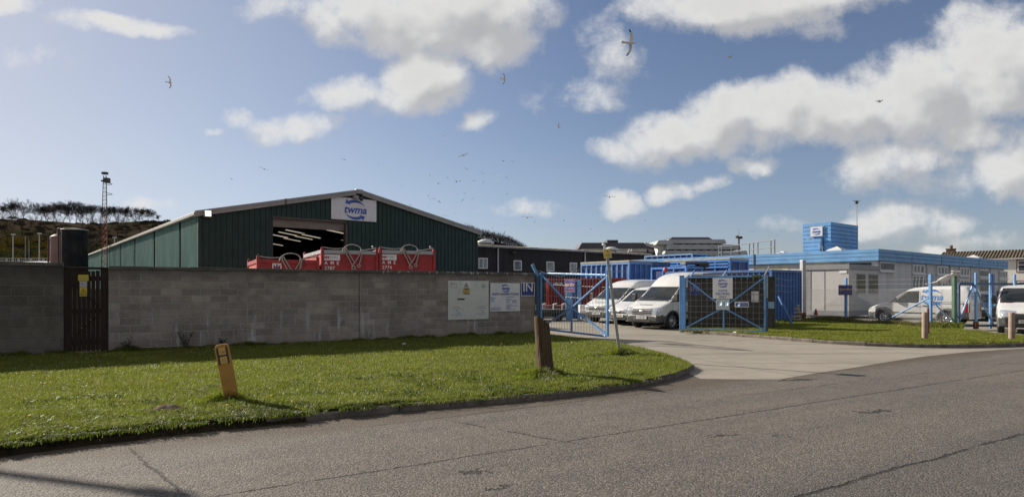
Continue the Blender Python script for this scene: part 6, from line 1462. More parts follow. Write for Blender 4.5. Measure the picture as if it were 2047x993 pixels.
    def mirror_arm(s, x, z, sz=1.0):
        for sg in (1,-1):
            h = s.bvh.ray_cast(Vector((x, sg*3, z)), Vector((0,-sg,0)))[0]; y = abs(h.y)
            MB().box(x-.05*sz,x+.06*sz,min(sg*(y+.04),sg*(y+.22*sz)),max(sg*(y+.04),sg*(y+.22*sz)),z-.02,z+.27*sz).build('mirror', black_plastic, s.t, bevel=.03); m_ = COL.objects[-1]
            MB().beam((x,sg*(y-.03),z+.02),(x,sg*(y+.09),z+.06),.05,.06).build('mirror_arm', black_plastic, m_)
    def decal(s, x, z, w_, sg, mat, what):
        k = MB()
        what(k)
        q = []
        for v in k.v:
            px, pz = x + (-v.x if sg > 0 else v.x)*1.0, z + v.z
            h = s.bvh.ray_cast(Vector((px, sg*3, pz)), Vector((0,-sg,0)))[0]
            q.append(Vector((px, (h.y if h else sg*s.sp['w']) + sg*.006, pz)))
        k.v = q; return k.build('logo', mat, s.t, recalc=False)
wpaint = white_paint
band = lambda pts: pts
def transit_spec(roof, header=1.77, length=5.53):
    xr = .93-length
    top = [(.95,.56),(.945,.74),(.90,.875),(.78,.95),(.45,1.06),(.12,1.175),(-.12,1.30),(-.42,1.53),(-.73,header)]
    top = [(x_*.84 if x_ > 0 else x_, z_) for x_, z_ in top]
    if roof > 2.2: top += [(-.84,header+.11),(-1.02,header+.28),(-1.28,roof-.16),(-1.6,roof-.05),(-2.1,roof),(xr+.3,roof-.01),(xr+.05,roof-.08),(xr,roof-.3)]
    else: top += [(-.95,header+.10),(-1.3,roof-.08),(-1.9,roof),(xr+.3,roof-.01),(xr+.05,roof-.08),(xr,roof-.3)]
    return dict(top=top, w=.985, zb=.27, belt=1.12, tumble=.17, plan=[(.80,.78),(.76,.85),(.67,.91),(.5,.955),(.2,.99),(-.3,1.),(xr+.4,1.),(xr,.975)],
        lift=[(.95,.02),(.7,0),(xr,.08)], wheels=[0.,-3.30], wr=.335, arch=.42, lip=.035, lip_m=grey_plastic, paint=wpaint, bumper_m=grey_plastic,
        bump=lambda c: (c.z < .585 and c.x > -.30 and not (c.z > .46 and c.x < .38)) or (c.z < .40))
def dress_transit(v, roof, header=1.77, plate=None):
    v.front('windscreen', [(-.80,1.215),(.80,1.215),(.735,header-.01),(-.735,header-.01)], vglass, n=12, m=8, off=.010)
    v.front('scuttle', [(-.80,1.165),(.80,1.165),(.80,1.21),(-.80,1.21)], black_plastic, n=12, m=2, off=.012)
    for sg in (1,-1):
        v.side('door_window', [(-.12,1.135),(-1.28,1.115),(-1.28,header-.05),(-.80,header-.03)], vglass, sg, off=.007, n=10, m=8)
        v.side('quarter_glass', [(.17,1.13),(-.10,1.135),(-.78,header-.03),(-.70,header-.035)], black_plastic, sg, off=.006, n=4, m=8)
        v.side('door_gap', [(-1.34,.42),(-1.355,.42),(-1.355,header+.05),(-1.34,header+.05)], ink_grey, sg, off=.003, n=1, m=10)
        v.side('door_gap', [(.02,.62),(.005,.62),(.005,1.1),(.02,1.1)], ink_grey, sg, off=.003, n=1, m=6)
        v.side('side_moulding', [(-.45,.62),(-2.85,.62),(-2.85,.70),(-.45,.70)], grey_plastic, sg, off=.014, n=10, m=1)
        v.side('door_handle', [(-1.08,.98),(-1.27,.98),(-1.27,1.02),(-1.08,1.02)], black_plastic, sg, off=.022, n=2, m=1)
        v.patch('headlight', [(1.6,sg*.54,.60),(1.25,sg*1.12,.62),(1.1,sg*1.12,.93),(1.5,sg*.62,.85)], (-1,-sg*.55,0), lamp_glass, n=8, m=6, off=.010)
        v.patch('indicator', [(1.25,sg*1.08,.70),(1.16,sg*1.2,.70),(1.06,sg*1.2,.88),(1.15,sg*1.08,.88)], (-1,-sg*.55,0), chrome, n=3, m=3, off=.014)
        v.front('fog_recess', [(sg*.50,.36),(sg*.74,.36),(sg*.74,.48),(sg*.50,.48)], black_plastic, n=4, m=3, off=.008)
    v.front('grille', [(-.50,.60),(.50,.60),(.54,.865),(-.54,.865)], black_plastic, n=8, m=5, off=.010); g_ = COL.objects[-1]
    for z in (.63,.705,.78,.845): v.front('grille_bar', [(-.51,z),(.51,z),(.51,z+.028),(-.51,z+.028)], M('grille_grey', (.30,.30,.31), .35, .4, var=.08), n=8, m=1, off=.030, parent=g_)
    v.front('bonnet_vent', [(-.30,1.0),(.34,1.0),(.34,1.02),(-.30,1.02)], black_plastic, n=6, m=1, off=.012)
    k = MB(); k.lathe([(0,.012),(.07,.010),(.085,0)], 18, Matrix.Translation((.815,0,.745)) @ Matrix.Rotation(PI/2,4,'Y') @ Matrix.Diagonal((.55,1.25,1,1))); k.build('badge', chrome, v.t)
    k = MB(); k.box(.805,.825,-.26,.26,.43,.545); k.build('number_plate', sign_white, v.t); p_ = COL.objects[-1]
    if plate:
        k = MB(); put_text(k, plate, .10, 0, 0, 0, bold=.02, sx=.95); k.v = [Vector((.828, q.x, .487+q.z)) for q in k.v]; k.build('lettering', ink_black, p_)
    v.front('air_intake', [(-.42,.32),(.42,.32),(.42,.395),(-.42,.395)], black_plastic, n=6, m=2, off=.006)
    for y_ in (-.35,.28):
        MB().path([(.16,y_,1.245),(-.02,y_+.25,1.37),(-.10,y_+.42,1.43)], .010, 5).build('wiper', black_plastic, v.t)
    v.mirror_arm(-.08, 1.17, 1.1)
    MB().tube((-1.75,-.3,roof),(-1.98,-.3,roof+.28),.008,n=5).build('aerial', black_plastic, v.t)
A_ = A; fwd = -A
t1 = Van('van', 'white high roofed panel van parked nearest to the right gate post', Vector((6.54,26.4,0)) + B*.86, fwd, transit_spec(2.39), 'white vans parked in the yard')
dress_transit(t1, 2.39, plate='SV10 KZH')
t2 = Van('van', 'white lower roofed panel van, farthest left of the three parked in a row', Vector((6.54,26.4,0)) + B*(.86+4.35) + A*1.85, fwd, transit_spec(2.14, 1.74), 'white vans parked in the yard')
dress_transit(t2, 2.14, 1.74, plate='SV60 XCL')
def connect_spec():
    xr = .80-4.28
    return dict(top=[(.80,.50),(.795,.64),(.74,.76),(.56,.855),(.2,.97),(-.12,1.07),(-.35,1.20),(-.75,1.50),(-1.02,1.67),(-1.25,1.735),(-1.8,1.78),(-2.6,1.80),(xr+.25,1.79),(xr+.06,1.72),(xr,1.5)], w=.90, zb=.24, belt=1.0, tumble=.17,
        plan=[(.80,.74),(.74,.83),(.62,.90),(.4,.955),(.1,.985),(-.3,1.),(xr+.3,1.),(xr,.965)], lift=[(.8,.02),(.5,0),(xr,.06)], wheels=[0.,-2.66], wr=.315, arch=.40, lip=.085, lip_m=M('arch_grey', (.12,.12,.125), .55, var=.1),
        paint=wpaint, bumper_m=grey_plastic, rim=chrome, bump=lambda c: (c.z < .55 and c.x > .28) or (c.z < .60 and c.x < -3.12) or c.z < .30)
def dress_connect(v, plate=None, logo=False):
    v.front('windscreen', [(-.70,1.085),(.70,1.085),(.60,1.62),(-.60,1.62)], vglass, n=12, m=8, off=.010)
    for sg in (1,-1):
        v.side('door_window', [(-.50,1.035),(-1.50,1.015),(-1.50,1.575),(-1.03,1.565)], vglass, sg, off=.007, n=10, m=8)
        v.side('quarter_glass', [(-.22,1.035),(-.48,1.035),(-1.01,1.565),(-.90,1.54)], black_plastic, sg, off=.006, n=4, m=8)
        v.side('door_gap', [(-1.56,.36),(-1.575,.36),(-1.575,1.66),(-1.56,1.66)], ink_grey, sg, off=.003, n=1, m=10)
        v.side('door_gap', [(-2.42,.62),(-2.435,.62),(-2.435,1.66),(-2.42,1.66)], ink_grey, sg, off=.003, n=1, m=10)
        v.side('slide_rail', [(-2.45,.985),(-3.30,.985),(-3.30,1.01),(-2.45,1.01)], ink_black, sg, off=.006, n=6, m=1)
        v.side('side_moulding', [(-.42,.53),(-2.18,.53),(-2.18,.575),(-.42,.575)], black_plastic, sg, off=.014, n=8, m=1)
        for x_ in (-1.28,-1.68): v.side('door_handle', [(x_,.86),(x_-.20,.86),(x_-.20,.91),(x_,.91)], black_plastic, sg, off=.022, n=2, m=1)
        v.patch('headlight', [(1.3,sg*.42,.60),(1.05,sg*.98,.62),(.86,sg*.98,.80),(1.15,sg*.50,.76)], (-1,-sg*.6,0), lamp_glass, n=8, m=6, off=.012)
        v.patch('tail_light', [(-3.55,sg*.80,.62),(-3.43,sg*1.1,.62),(-3.43,sg*1.1,1.04),(-3.55,sg*.80,1.04)], (.75,-sg,0), red_lens, n=4, m=6, off=.012)
    v.front('grille', [(-.42,.56),(.42,.56),(.44,.71),(-.44,.71)], black_plastic, n=8, m=4, off=.010); g_ = COL.objects[-1]
    for z in (.585,.635,.685): v.front('grille_bar', [(-.41,z),(.41,z),(.41,z+.02),(-.41,z+.02)], chrome, n=8, m=1, off=.026, parent=g_)
    MB().lathe([(0,.012),(.06,.010),(.07,0)], 16, Matrix.Translation((.82,0,.645)) @ Matrix.Rotation(PI/2,4,'Y') @ Matrix.Diagonal((.55,1.2,1,1))).build('badge', chrome, v.t)
    MB().box(.805,.825,-.26,.26,.40,.51).build('number_plate', sign_white, v.t); p_ = COL.objects[-1]
    if plate: k = MB(); put_text(k, plate, .10, 0, 0, 0, bold=.02, sx=.95); k.v = [Vector((.828, q.x, .455+q.z)) for q in k.v]; k.build('lettering', ink_black, p_)
    v.front('air_intake', [(-.40,.29),(.40,.29),(.40,.36),(-.40,.36)], black_plastic, n=6, m=2, off=.006)
    v.mirror_arm(-.55, 1.04, .8)
    xr = -3.48
    def back(nm, y0, y1, z0, z1, mm, o=.012): return v.patch(nm, [(-5,y0,z0),(-5,y1,z0),(-5,y1,z1),(-5,y0,z1)], (1,0,0), mm, n=4, m=4, off=o)
    back('door_gap', -.008, .008, .6, 1.62, ink_grey, .006); back('rear_plate_panel', -.30, -.02, .74, .86, M('plate_amber', (.45,.28,.03), .4), .014); back('rear_handle', -.3, .28, .92, .97, black_plastic, .016)
    if logo:
        def lg(k): put_logo(k, 1.02, 0, 0, 0, .02)
        v.decal(-2.02, 1.30, 1.0, 1, M('van_logo_blue', (.04,.20,.55), .4), lg)
        v.side('stripe', [(-1.66,1.065),(-3.28,1.065),(-3.28,1.085),(-1.66,1.085)], MATS['van_logo_blue'], 1, off=.006, n=8, m=1)
        k = MB(); put_logo(k, .42, 0, 0, 0, .02); k.v = [Vector((xr-.035, -q.x+.38, 1.36+q.z)) for q in k.v]; k.build('logo', MATS['van_logo_blue'], v.t, recalc=False)
c1v = Van('van', 'small white van parked between the two larger panel vans', Vector((6.54,26.4,0)) + B*(.86+2.28) + A*1.15, fwd, connect_spec(), 'white vans parked in the yard')
dress_connect(c1v, 'SF59 LHE')
rw = at(1895, 29.0); c2v = Van('van', 'small white twma van seen side-on behind the chain link fence', Vector((rw.x,rw.y,0)) + B*2.66 + A*.80, B, connect_spec(), 'white vans parked in the yard')
dress_connect(c2v, None, True)
# the van at the right edge of the picture
def combo_spec():
    s_ = connect_spec(); s_['top'] = [(.86,.48),(.85,.66),(.78,.80),(.55,.93),(.15,1.06),(-.10,1.16),(-.40,1.42),(-.75,1.66),(-1.05,1.77),(-1.5,1.81),(-2.6,1.82),(-3.1,1.80),(-3.28,1.72),(-3.32,1.5)]
    s_['plan'] = [(.86,.72),(.80,.83),(.62,.91),(.4,.96),(.1,.985),(-.3,1.),(-3.1,1.),(-3.32,.96)]; s_['lift'] = [(.8,.02),(.5,0),(-3.3,.06)]; s_['bumper_m'] = black_plastic
    s_['bump'] = lambda c: (c.z < .60 and c.x > .30) or c.z < .30 or (c.z < .55 and c.x < -3.1); s_['lip'] = .03
    return s_
hd3 = Vector((-.60,-.80,0)); side3 = Vector((-hd3.y, hd3.x, 0))
fl3 = at(1999, 23.9); 
v3 = Van('van', 'white van facing out at the right edge behind the pinkish bollard', Vector((fl3.x,fl3.y,0)) - hd3*.62 + side3*.80, hd3, combo_spec(), 'white vans parked in the yard')
v3.front('windscreen', [(-.80,1.17),(.80,1.17),(.70,1.70),(-.70,1.70)], vglass, n=16, m=16, off=.022)
v3.front('bumper_trim', [(-.74,.545),(.74,.545),(.74,.625),(-.74,.625)], black_plastic, n=14, m=2, off=.016)
for sg in (1,-1):
    v3.side('door_window', [(-.35,1.10),(-1.45,1.08),(-1.45,1.62),(-.90,1.60)], vglass, sg, off=.007, n=10, m=8)
    v3.side('pillar_glint', [(-.02,1.13),(-.10,1.13),(-.80,1.64),(-.74,1.655)], M('pillar_reflection', (.20,.05,.08), .3), sg, off=.012, n=2, m=8)  # reddish reflection on the pillar, painted as a colour patch
    v3.patch('headlight', [(1.3,sg*.50,.62),(1.05,sg*.98,.64),(.86,sg*.98,.90),(1.15,sg*.56,.86)], (-1,-sg*.5,0), lamp_glass, n=8, m=6, off=.012)
v3.front('grille', [(-.40,.60),(.40,.60),(.42,.76),(-.42,.76)], black_plastic, n=8, m=4, off=.012)
MB().lathe([(.05,0),(.068,.01),(.068,.02),(.05,.025)], 16, Matrix.Translation((.86,0,.70)) @ Matrix.Rotation(PI/2,4,'Y'), close=True).build('badge', chrome, v3.t)
MB().box(.865,.885,-.26,.26,.42,.53).build('number_plate', sign_white, v3.t); p_ = COL.objects[-1]
k = MB(); put_text(k, 'SH54 WWL', .10, 0, 0, 0, bold=.02, sx=.93); k.v = [Vector((.888, q.x, .475+q.z)) for q in k.v]; k.build('lettering', ink_black, p_)
v3.front('air_intake', [(-.45,.30),(.45,.30),(.45,.38),(-.45,.38)], ink_black, n=6, m=2, off=.006); v3.mirror_arm(-.42, 1.10, .85)
# dark saloon behind the small twma van
def saloon(label, loc, heading):
    xr = -3.45
    sp = dict(top=[(.85,.50),(.84,.62),(.75,.72),(.4,.83),(-.15,.95),(-.45,1.06),(-.95,1.34),(-1.25,1.42),(-2.1,1.43),(-2.7,1.30),(-3.1,1.06),(-3.35,1.02),(-3.43,.92),(xr,.72)], w=.87, zb=.22, belt=.90, tumble=.34,
        plan=[(.85,.74),(.78,.84),(.6,.92),(.2,.98),(-.3,1.),(-3.0,.99),(xr,.88)], lift=[(.8,.02),(.5,0),(xr,.05)], wheels=[0.,-2.6], wr=.31, arch=.36, lip=.015, lip_m=black_plastic,
        paint=M('dark_car_paint', (.018,.022,.030), .2, var=.1, coat=.6), bumper_m=black_plastic, bump=lambda c: c.z < .30)
    v = Van('car', label, loc, heading, sp, None); v.t['category'] = 'car'
    v.front('windscreen', [(-.60,1.0),(.60,1.0),(.50,1.35),(-.50,1.35)], vglass, n=8, m=6, off=.008)
    v.patch('rear_window', [(-5,-.58,1.06),(-5,.58,1.06),(-5,.50,1.34),(-5,-.50,1.34)], (1,0,0), vglass, n=8, m=6, off=.008)
    for sg in (1,-1):
        v.side('side_window', [(-.75,.96),(-2.75,.96),(-2.3,1.32),(-1.15,1.33)], vglass, sg, n=10, m=6)
        v.patch('headlight', [(1.3,sg*.45,.60),(1.05,sg*.98,.60),(.9,sg*.98,.72),(1.1,sg*.5,.72)], (-1,-sg*.5,0), lamp_glass, n=6, m=4, off=.010)
        v.patch('tail_light', [(-4,sg*.55,.74),(-3.8,sg*.98,.74),(-3.8,sg*.98,.90),(-4,sg*.55,.90)], (1,-sg*.5,0), red_lens, n=6, m=4, off=.010)
    v.mirror_arm(-.75, .93, .6)
cp = at(1976, 33.5); saloon('dark car parked behind the small twma van near the side entrance', Vector((cp.x,cp.y,0)), Vector((-.35,-.94,0)).normalized())
# signs seen leaning on the office wall behind the fence
def osign(label, px0, px1, py0, py1, face, **kw):
    xa, xb = hit(px0, OO+B*.1, A), hit(px1, OO+B*.1, A); p = OO + A*((xa+xb)/2) + B*.08
    z0, z1 = zat(py1, p.y), zat(py0, p.y)
    return sign('building_sign', label, xb-xa, z1-z0, (p.x,p.y,z0), ANG, face, thick=.03, **kw), xb-xa, z1-z0
s_, w_, h_ = osign('tall grey twma sign on the office wall behind the fence', 1909, 1924.5, 565, 606, M('grey_sign', (.40,.41,.44), .5, var=.05))
k = MB(); put_logo(k, w_*.55, 0, h_*.75, -.010, .02); k.build('logo', ink_blue, s_)
k = MB()
for z_, l_ in ((.36,.30),(.25,.34),(.14,.26)): k.add([(-w_*l_,-.009,h_*(z_-.035)),(w_*l_,-.009,h_*(z_-.035)),(w_*l_,-.009,h_*(z_+.035)),(-w_*l_,-.009,h_*(z_+.035))],[(0,1,2,3)])
k.build('fine_print', ink_blue, s_)
osign('brown and cream notice low on the office wall near the blue door', 1996.5, 2008, 580, 599, M('brown_board', (.17,.11,.06), .6, var=.15), blocks=[(-.3,.3,.20,.26,ink_gold),(-.3,.3,.42,.48,ink_gold),(-.3,.3,.64,.70,ink_gold)])
# ================================================================== tanks, masts, hill, trees, gulls
black_tank_m = M('black_tank', (.010,.011,.013), .7, var=.35, scale=1.2, spec=.15, dirt=(.060,.048,.028), damt=.6, dscale=.9, stretch=(1,1,.5))
brown_tank_m = M('brown_tank', (.17,.10,.085), .5, var=.15, scale=.6, dirt=(.25,.16,.14), damt=.4, dscale=.8)
D = 60.; q = at(149, D); r_ = 23./F*D; zt = zat(458.5, D)
tk_ = thing('storage_tank', 'large black cylindrical tank standing behind the slatted gate', 'tank', q)
MB().lathe([(r_,0),(r_,zt-.12),(r_*.97,zt-.04)], 40).build('shell', black_tank_m, tk_); MB().lathe([(r_*.98,zt-.05),(r_*.6,zt+.05),(0,zt+.13)], 40).build('lid', M('tank_lid', (.20,.20,.20), .5, var=.2), tk_)
MB().lathe([(r_+.01,zt-.10),(r_+.04,zt-.08),(r_+.04,zt-.02),(r_-.05,zt+.0)], 40).build('rim', galv, tk_)
px_ = -(149-122.5)/F*D
MB().path([(px_,-.4,0),(px_,-.4,zt-.1),(px_+.03,-.4,zt+.05),(px_+.16,-.4,zt+.10),(px_+.30,-.35,zt+.02),(-r_*.7,-.3,zt-.1)], .075, 8).build('vent_pipe', M('maroon_pipe', (.075,.03,.03), .5), tk_)
D = 65.; q = at(118, D); r_ = 15.2/F*D; zt = zat(473, D)
tk_ = thing('storage_tank', 'smaller reddish brown tank half hidden behind the black tank', 'tank', q)
MB().lathe([(r_,0),(r_,zt-.1),(r_*.96,zt)], 36).build('shell', brown_tank_m, tk_); MB().lathe([(r_*.97,zt-.01),(r_*.5,zt+.22),(0,zt+.28)], 36).build('lid', brown_tank_m, tk_)
MB().lathe([(0,.0),(.22,.02),(.24,.16),(0,.26)], 14, Matrix.Translation((.05,0,zt+.26))).build('hatch', M('hatch_dark', (.07,.05,.05), .6), tk_)
MB().tube((-r_-.10,-.3,0),(-r_-.10,-.3,zt-.05),.08,n=8).build('downpipe', MATS['maroon_pipe'], tk_)
# lattice mast
D = 70.; q = at(210.5, D); zt = zat(346, D); lm = thing('lattice_mast', 'tall red and dark lattice mast with floodlights on top', 'mast', q)
mr = M('mast_red', (.20,.035,.025), .6, var=.25); md = M('mast_dark', (.05,.055,.06), .6, var=.2)
def lattice(k, z0, z1, w0, w1, n, diag=True):
    def c(i, z): u = (z-z0)/(z1-z0); w_ = (w0+(w1-w0)*u)/2; a = PI/2 + i*2*PI/3; return Vector((math.cos(a)*w_*1.15, math.sin(a)*w_*1.15, z))
    for i in range(3):
        k.tube(c(i,z0), c(i,z1), .035, n=5)
        for j in range(n):
            za, zb = z0+(z1-z0)*j/n, z0+(z1-z0)*(j+1)/n
            k.tube(c(i,za), c((i+1)%3,zb), .016, n=4, cap=False); k.tube(c((i+1)%3,za), c((i+2)%3,za), .014, n=4, cap=False)
zm = zat(432, D)
k = MB(); lattice(k, 0, zm, .62, .52, 16); k.build('lower_section', mr, lm); k = MB(); lattice(k, zm, zt-.3, .52, .30, 10); k.build('upper_section', md, lm)
MB().box(-.30,.22,-.2,.2,zt-.15,zt+.10).build('flood_light', black_plastic, lm); MB().box(-.1,.42,-.25,.25,zt-1.05,zt-.55).build('flood_light', black_plastic, lm); MB().box(-.35,.1,-.2,.2,zt-.95,zt-.78).build('flood_light', black_plastic, lm)
for z in (zt-1.15, zt-2.25): MB().path([(.15,0,z+.08),(.55,0,z+.02),(.78,0,z-.06),(.70,0,z-.10),(.2,0,z-.12)], .03, 6).build('hoop_bracket', black_plastic, lm)
# lamp posts and railing on the road beyond
lp_m = M('pale_lamp_post', (.40,.41,.42), .5, var=.08)
for px, Dd, top, lb in ((26,115,470,'pale street lamp post far off, nearest the left edge'),(78.5,118,468,'pale street lamp post left of the brown tank'),(229,120,476,'pale street lamp post just above the warehouse roof edge')):
    t_ = thing('street_lamp', lb, 'street lamp', at(px, Dd), 0, 'street lamps on the far road'); z = zat(top, Dd)
    MB().tube((0,0,0),(0,0,z),.12,.08,n=8).build('pole', lp_m, t_); MB().box(-.3,.42,-.15,.15,z,z+.22).build('lantern', lp_m, t_, bevel=.04)
for px, Dd, top, lb in ((58,150,480,'thin pale pole on the slope between two lamp posts'),(50.5,160,472,'thinner faint pole on the scrubby slope')):
    MB().tube((0,0,0),(0,0,zat(top,Dd)),.07,n=6).build('pole', lp_m, loc=at(px,Dd)); tag(COL.objects[-1], lb, 'pole')
rl2 = thing('railing', 'long pale railing along the far road at the left', 'railing', at(-60, 105.)); k = MB(); Lr2 = (180)/F*105
for i in range(46): k.box(i*.34-.02,i*.34+.02,-.02,.02,zat(528,105.),zat(516.5,105.))
k.build('bars', lp_m, rl2); 
for py in (516,521.5): MB().beam((0,0,zat(py,105.)),(Lr2,0,zat(py,105.)),.06,.06).build('rail', lp_m, rl2)
for i in range(0,8): MB().box(i*2-.05,i*2+.05,-.05,.05,0,zat(516,105.)).build('post', lp_m, rl2)
lb_ = thing('low_building', 'low pale roofed building with a red edge beyond the left wall', 'building', at(-80, 88.)); w_ = (104+80)/F*88
MB().box(0,w_,0,14,0,zat(525,88.)).build('wall', M('pale_render', (.36,.36,.37), .8, var=.1), lb_)
MB().add([(-.3,-.3,zat(527,88.)),(w_+.3,-.3,zat(526,88.)),(w_+.3,15,zat(520.5,100.)),(-.3,15,zat(520.5,100.)),(-.3,-.3,zat(528.5,88.)),(w_+.3,-.3,zat(527.5,88.))],[(0,1,2,3),(4,5,1,0)]).build('roof', M('pale_sheet_roof', (.42,.43,.46), .5, var=.08), lb_)
MB().beam((-.4,-.35,zat(519.,88.)),((22+80)/F*88,-.35,zat(526.5,88.)),.1,.14).build('red_edge', M('dull_red_trim', (.20,.05,.05), .6), lb_)

# ---- hill with scrub and gorse
def hillz(x, y):
    """crest seen about row 440-448 at 250 m left, falling away behind the warehouse"""
    d = np.clip((y-125)/(250-125), 0, 1); up = d*d*(3-2*d)
    az = x/np.maximum(y,1.)
    crest = 28.5 - 1.2*np.clip((az+.8)/.25,0,1) + 1.0*np.sin(az*21) - 3*np.clip((az+.58)/.2,0,1)
    mid = np.where(az > -.40, np.clip(1-(az+.40)/.18, 0, 1)*.7+.3*np.exp(-((az+.05)/.07)**2), 1.)
    back = 1 - .25*np.clip((y-255)/250,0,1)
    return crest*up*back*np.where(az > .06, np.clip(1-(az-.06)/.08,0,1), 1)*np.clip(mid,0,1)
xs = np.linspace(-420, 120, 150); ys = np.concatenate([np.linspace(122,262,70), np.linspace(270,600,20)])
XX, YY = np.meshgrid(xs, ys); ZZ = hillz(XX, YY) + (fbm(XX.ravel(),YY.ravel(),.05,81).reshape(XX.shape)-.5)*2.2*np.clip((YY-130)/40,0,1) - .3
nx, ny = len(xs), len(ys)
def hill_mat():
    m, t, bs = basemat('hillside')
    co = t.new('ShaderNodeTexCoord').outputs['Object']
    c = t.mix(t.ramp(t.noise(co, .035, 6, .65), .35, .65), (.034,.027,.019), (.062,.050,.033))
    c = t.mix(t.ramp(t.noise(co, .06, 5, .6), .48, .64, 0, .5), c, (.032,.038,.014))
    c = t.mix(t.ramp(t.noise(co, .4, 5, .7), .4, .7, 0, .6), c, (.030,.028,.018))
    t.l.new(c, bs.inputs['Base Color']); bs.inputs['Roughness'].default_value = 1.; bs.inputs['Specular IOR Level'].default_value = 0.
    b = t.new('ShaderNodeBump', i_Strength=.5, i_Distance=.3, i_Height=t.noise(co, .9, 5)); t.l.new(b.outputs[0], bs.inputs['Normal'])
    return m
o = MB().add([(XX[j,i],YY[j,i],ZZ[j,i]) for j in range(ny) for i in range(nx)], [(j*nx+i,j*nx+i+1,(j+1)*nx+i+1,(j+1)*nx+i) for j in range(ny-1) for i in range(nx-1)], True).build('hill', hill_mat(), recalc=False); struct(o)
def gz_(x, y): return float(hillz(np.array([x]), np.array([y]))[0]) - .3
def scrub(name, cols, n, seed, xr, yr, rng, flat=.7, keep=None, quads=420):
    """bushes made of small leaf clumps"""
    g = np.random.default_rng(seed); P = []; 
    for _ in range(n):
        y = g.uniform(*yr); x = g.uniform(*xr)*y
        if keep and g.random() > keep(x, y): continue
        r = g.uniform(*rng); z = gz_(x, y)
        m_ = int(quads*(.4+r/rng[1])); d = g.normal(0,1,(m_,3)); d /= np.linalg.norm(d,axis=1)[:,None]; d *= (g.random(m_)**.45)[:,None]
        d[:,2] = np.abs(d[:,2])*flat; P.append(np.array([x,y,z]) + d*r*np.array([1.3,1.,1.]))
    P = np.concatenate(P); n_ = len(P); s = g.uniform(.07,.20,n_)[:,None]
    a = g.normal(0,1,(n_,3)); a /= np.linalg.norm(a,axis=1)[:,None]; b = np.cross(a, g.normal(0,1,(n_,3))); b /= np.linalg.norm(b,axis=1)[:,None]
    V = np.stack([P-a*s, P+b*s*.6, P+a*s, P-b*s*.6],1).astype(np.float32)
    me = bpy.data.meshes.new(name); me.vertices.add(n_*4); me.vertices.foreach_set('co', V.ravel()); me.loops.add(n_*4); me.loops.foreach_set('vertex_index', np.arange(n_*4, dtype=np.int32))
    me.polygons.add(n_); me.polygons.foreach_set('loop_start', np.arange(0,n_*4,4,dtype=np.int32)); me.polygons.foreach_set('loop_total', np.full(n_,4,np.int32))
    m, t, bs = basemat(name+'_leaves'); rnd = t.new('ShaderNodeNewGeometry').outputs['Random Per Island']
    t.l.new(t.mix(rnd, cols[0], cols[1]), bs.inputs['Base Color']); bs.inputs['Roughness'].default_value = 1.; bs.inputs['Specular IOR Level'].default_value = 0.
    me.materials.append(m); me.update(); me.validate(); o = bpy.data.objects.new(name, me); COL.objects.link(o); o['kind'] = 'stuff'
scrub('scrub', ((.040,.033,.024),(.10,.078,.052)), 420, 5, (-.86,-.42), (135,236), (.6,1.5))
scrub('gorse', ((.09,.095,.025),(.34,.24,.04)), 70, 6, (-.80,-.62), (150,195), (1.2,3.4))
scrub('green_scrub', ((.07,.09,.03),(.15,.17,.05)), 130, 7, (-.84,-.55), (140,190), (1.4,3.2), flat=.5)
scrub('dark_hedge', ((.03,.032,.02),(.065,.062,.035)), 160, 8, (-.86,-.60), (128,138), (1.2,2.4))
# ---- bare trees: tapered trunk, limbs and thousands of twigs
bark = M('bark', (.050,.043,.038), .95, var=.3, scale=2, spec=0.); twig_m = M('twig', (.052,.042,.035), .95, var=.3, scale=1, spec=0.)
def make_tree(h, seed, lean=(0,0), twig=.020, fork=.27, depth=6):
    rr = random.Random(seed); tb = MB(); cr = MB()
    def grow(p, d, L, r, lvl):
        segs = 3; pts = [p]; rad = [r]
        for i in range(segs):
            d = (d + Vector((rr.uniform(-1,1), rr.uniform(-1,1), rr.uniform(-.3,.5)))*.16).normalized(); p = p + d*(L/segs); pts.append(p); rad.append(max(twig*.8, r*(1-.38*(i+1)/segs)))
        (tb if lvl <= 1 else cr).path(pts, rad, 7 if lvl <= 1 else (4 if lvl <= 3 else 3), cap=False)
        if lvl >= depth: return
        k = 3 if lvl == 0 else rr.choice((2,3,3))
        for i in range(k):
            sp = .42 if lvl == 0 else rr.uniform(.35,.85); a = rr.uniform(0,2*PI) if lvl else 2*PI*i/k + rr.uniform(-.4,.4)
            s1 = d.orthogonal().normalized(); s2 = d.cross(s1)
            nd = (d*math.cos(sp) + (s1*math.cos(a)+s2*math.sin(a))*math.sin(sp))
            nd = (nd + Vector((lean[0], lean[1], .14 if lvl < 3 else .05))).normalized()
            grow(pts[-1] if i else p, nd, L*rr.uniform(.66,.86)*(1.25 if lvl == 0 else 1), max(twig, rad[-1]*.72), lvl+1)
        if lvl < depth:
            for q in (pts[1:-1] if lvl else pts[2:-1]*2):
                nd = (d + Vector((rr.uniform(-1,1), rr.uniform(-1,1), rr.uniform(-.2,.8)))*.9).normalized(); grow(q, nd, L*.5, max(twig, r*.4), max(lvl+2, depth-2))
    grow(Vector((0,0,-.4)), Vector((lean[0]*.3,lean[1]*.3,1)).normalized(), h*fork, h*.017, 0)
    zmax = max(v.z for v in cr.v); s = h/zmax
    for mb in (tb, cr): mb.v = [v*s for v in mb.v]
    return tb, cr
protos = []
for i in range(6):
    tb, cr = make_tree(10.5, 100+i, lean=(.05,0), depth=7); t_ = thing('bare_tree', 'bare winter tree in the row along the hilltop', 'tree', (0,0,0), 0, 'bare trees along the hilltop')
    tb.build('trunk', bark, t_, recalc=False); cr.build('crown', twig_m, t_, recalc=False); protos.append(t_)
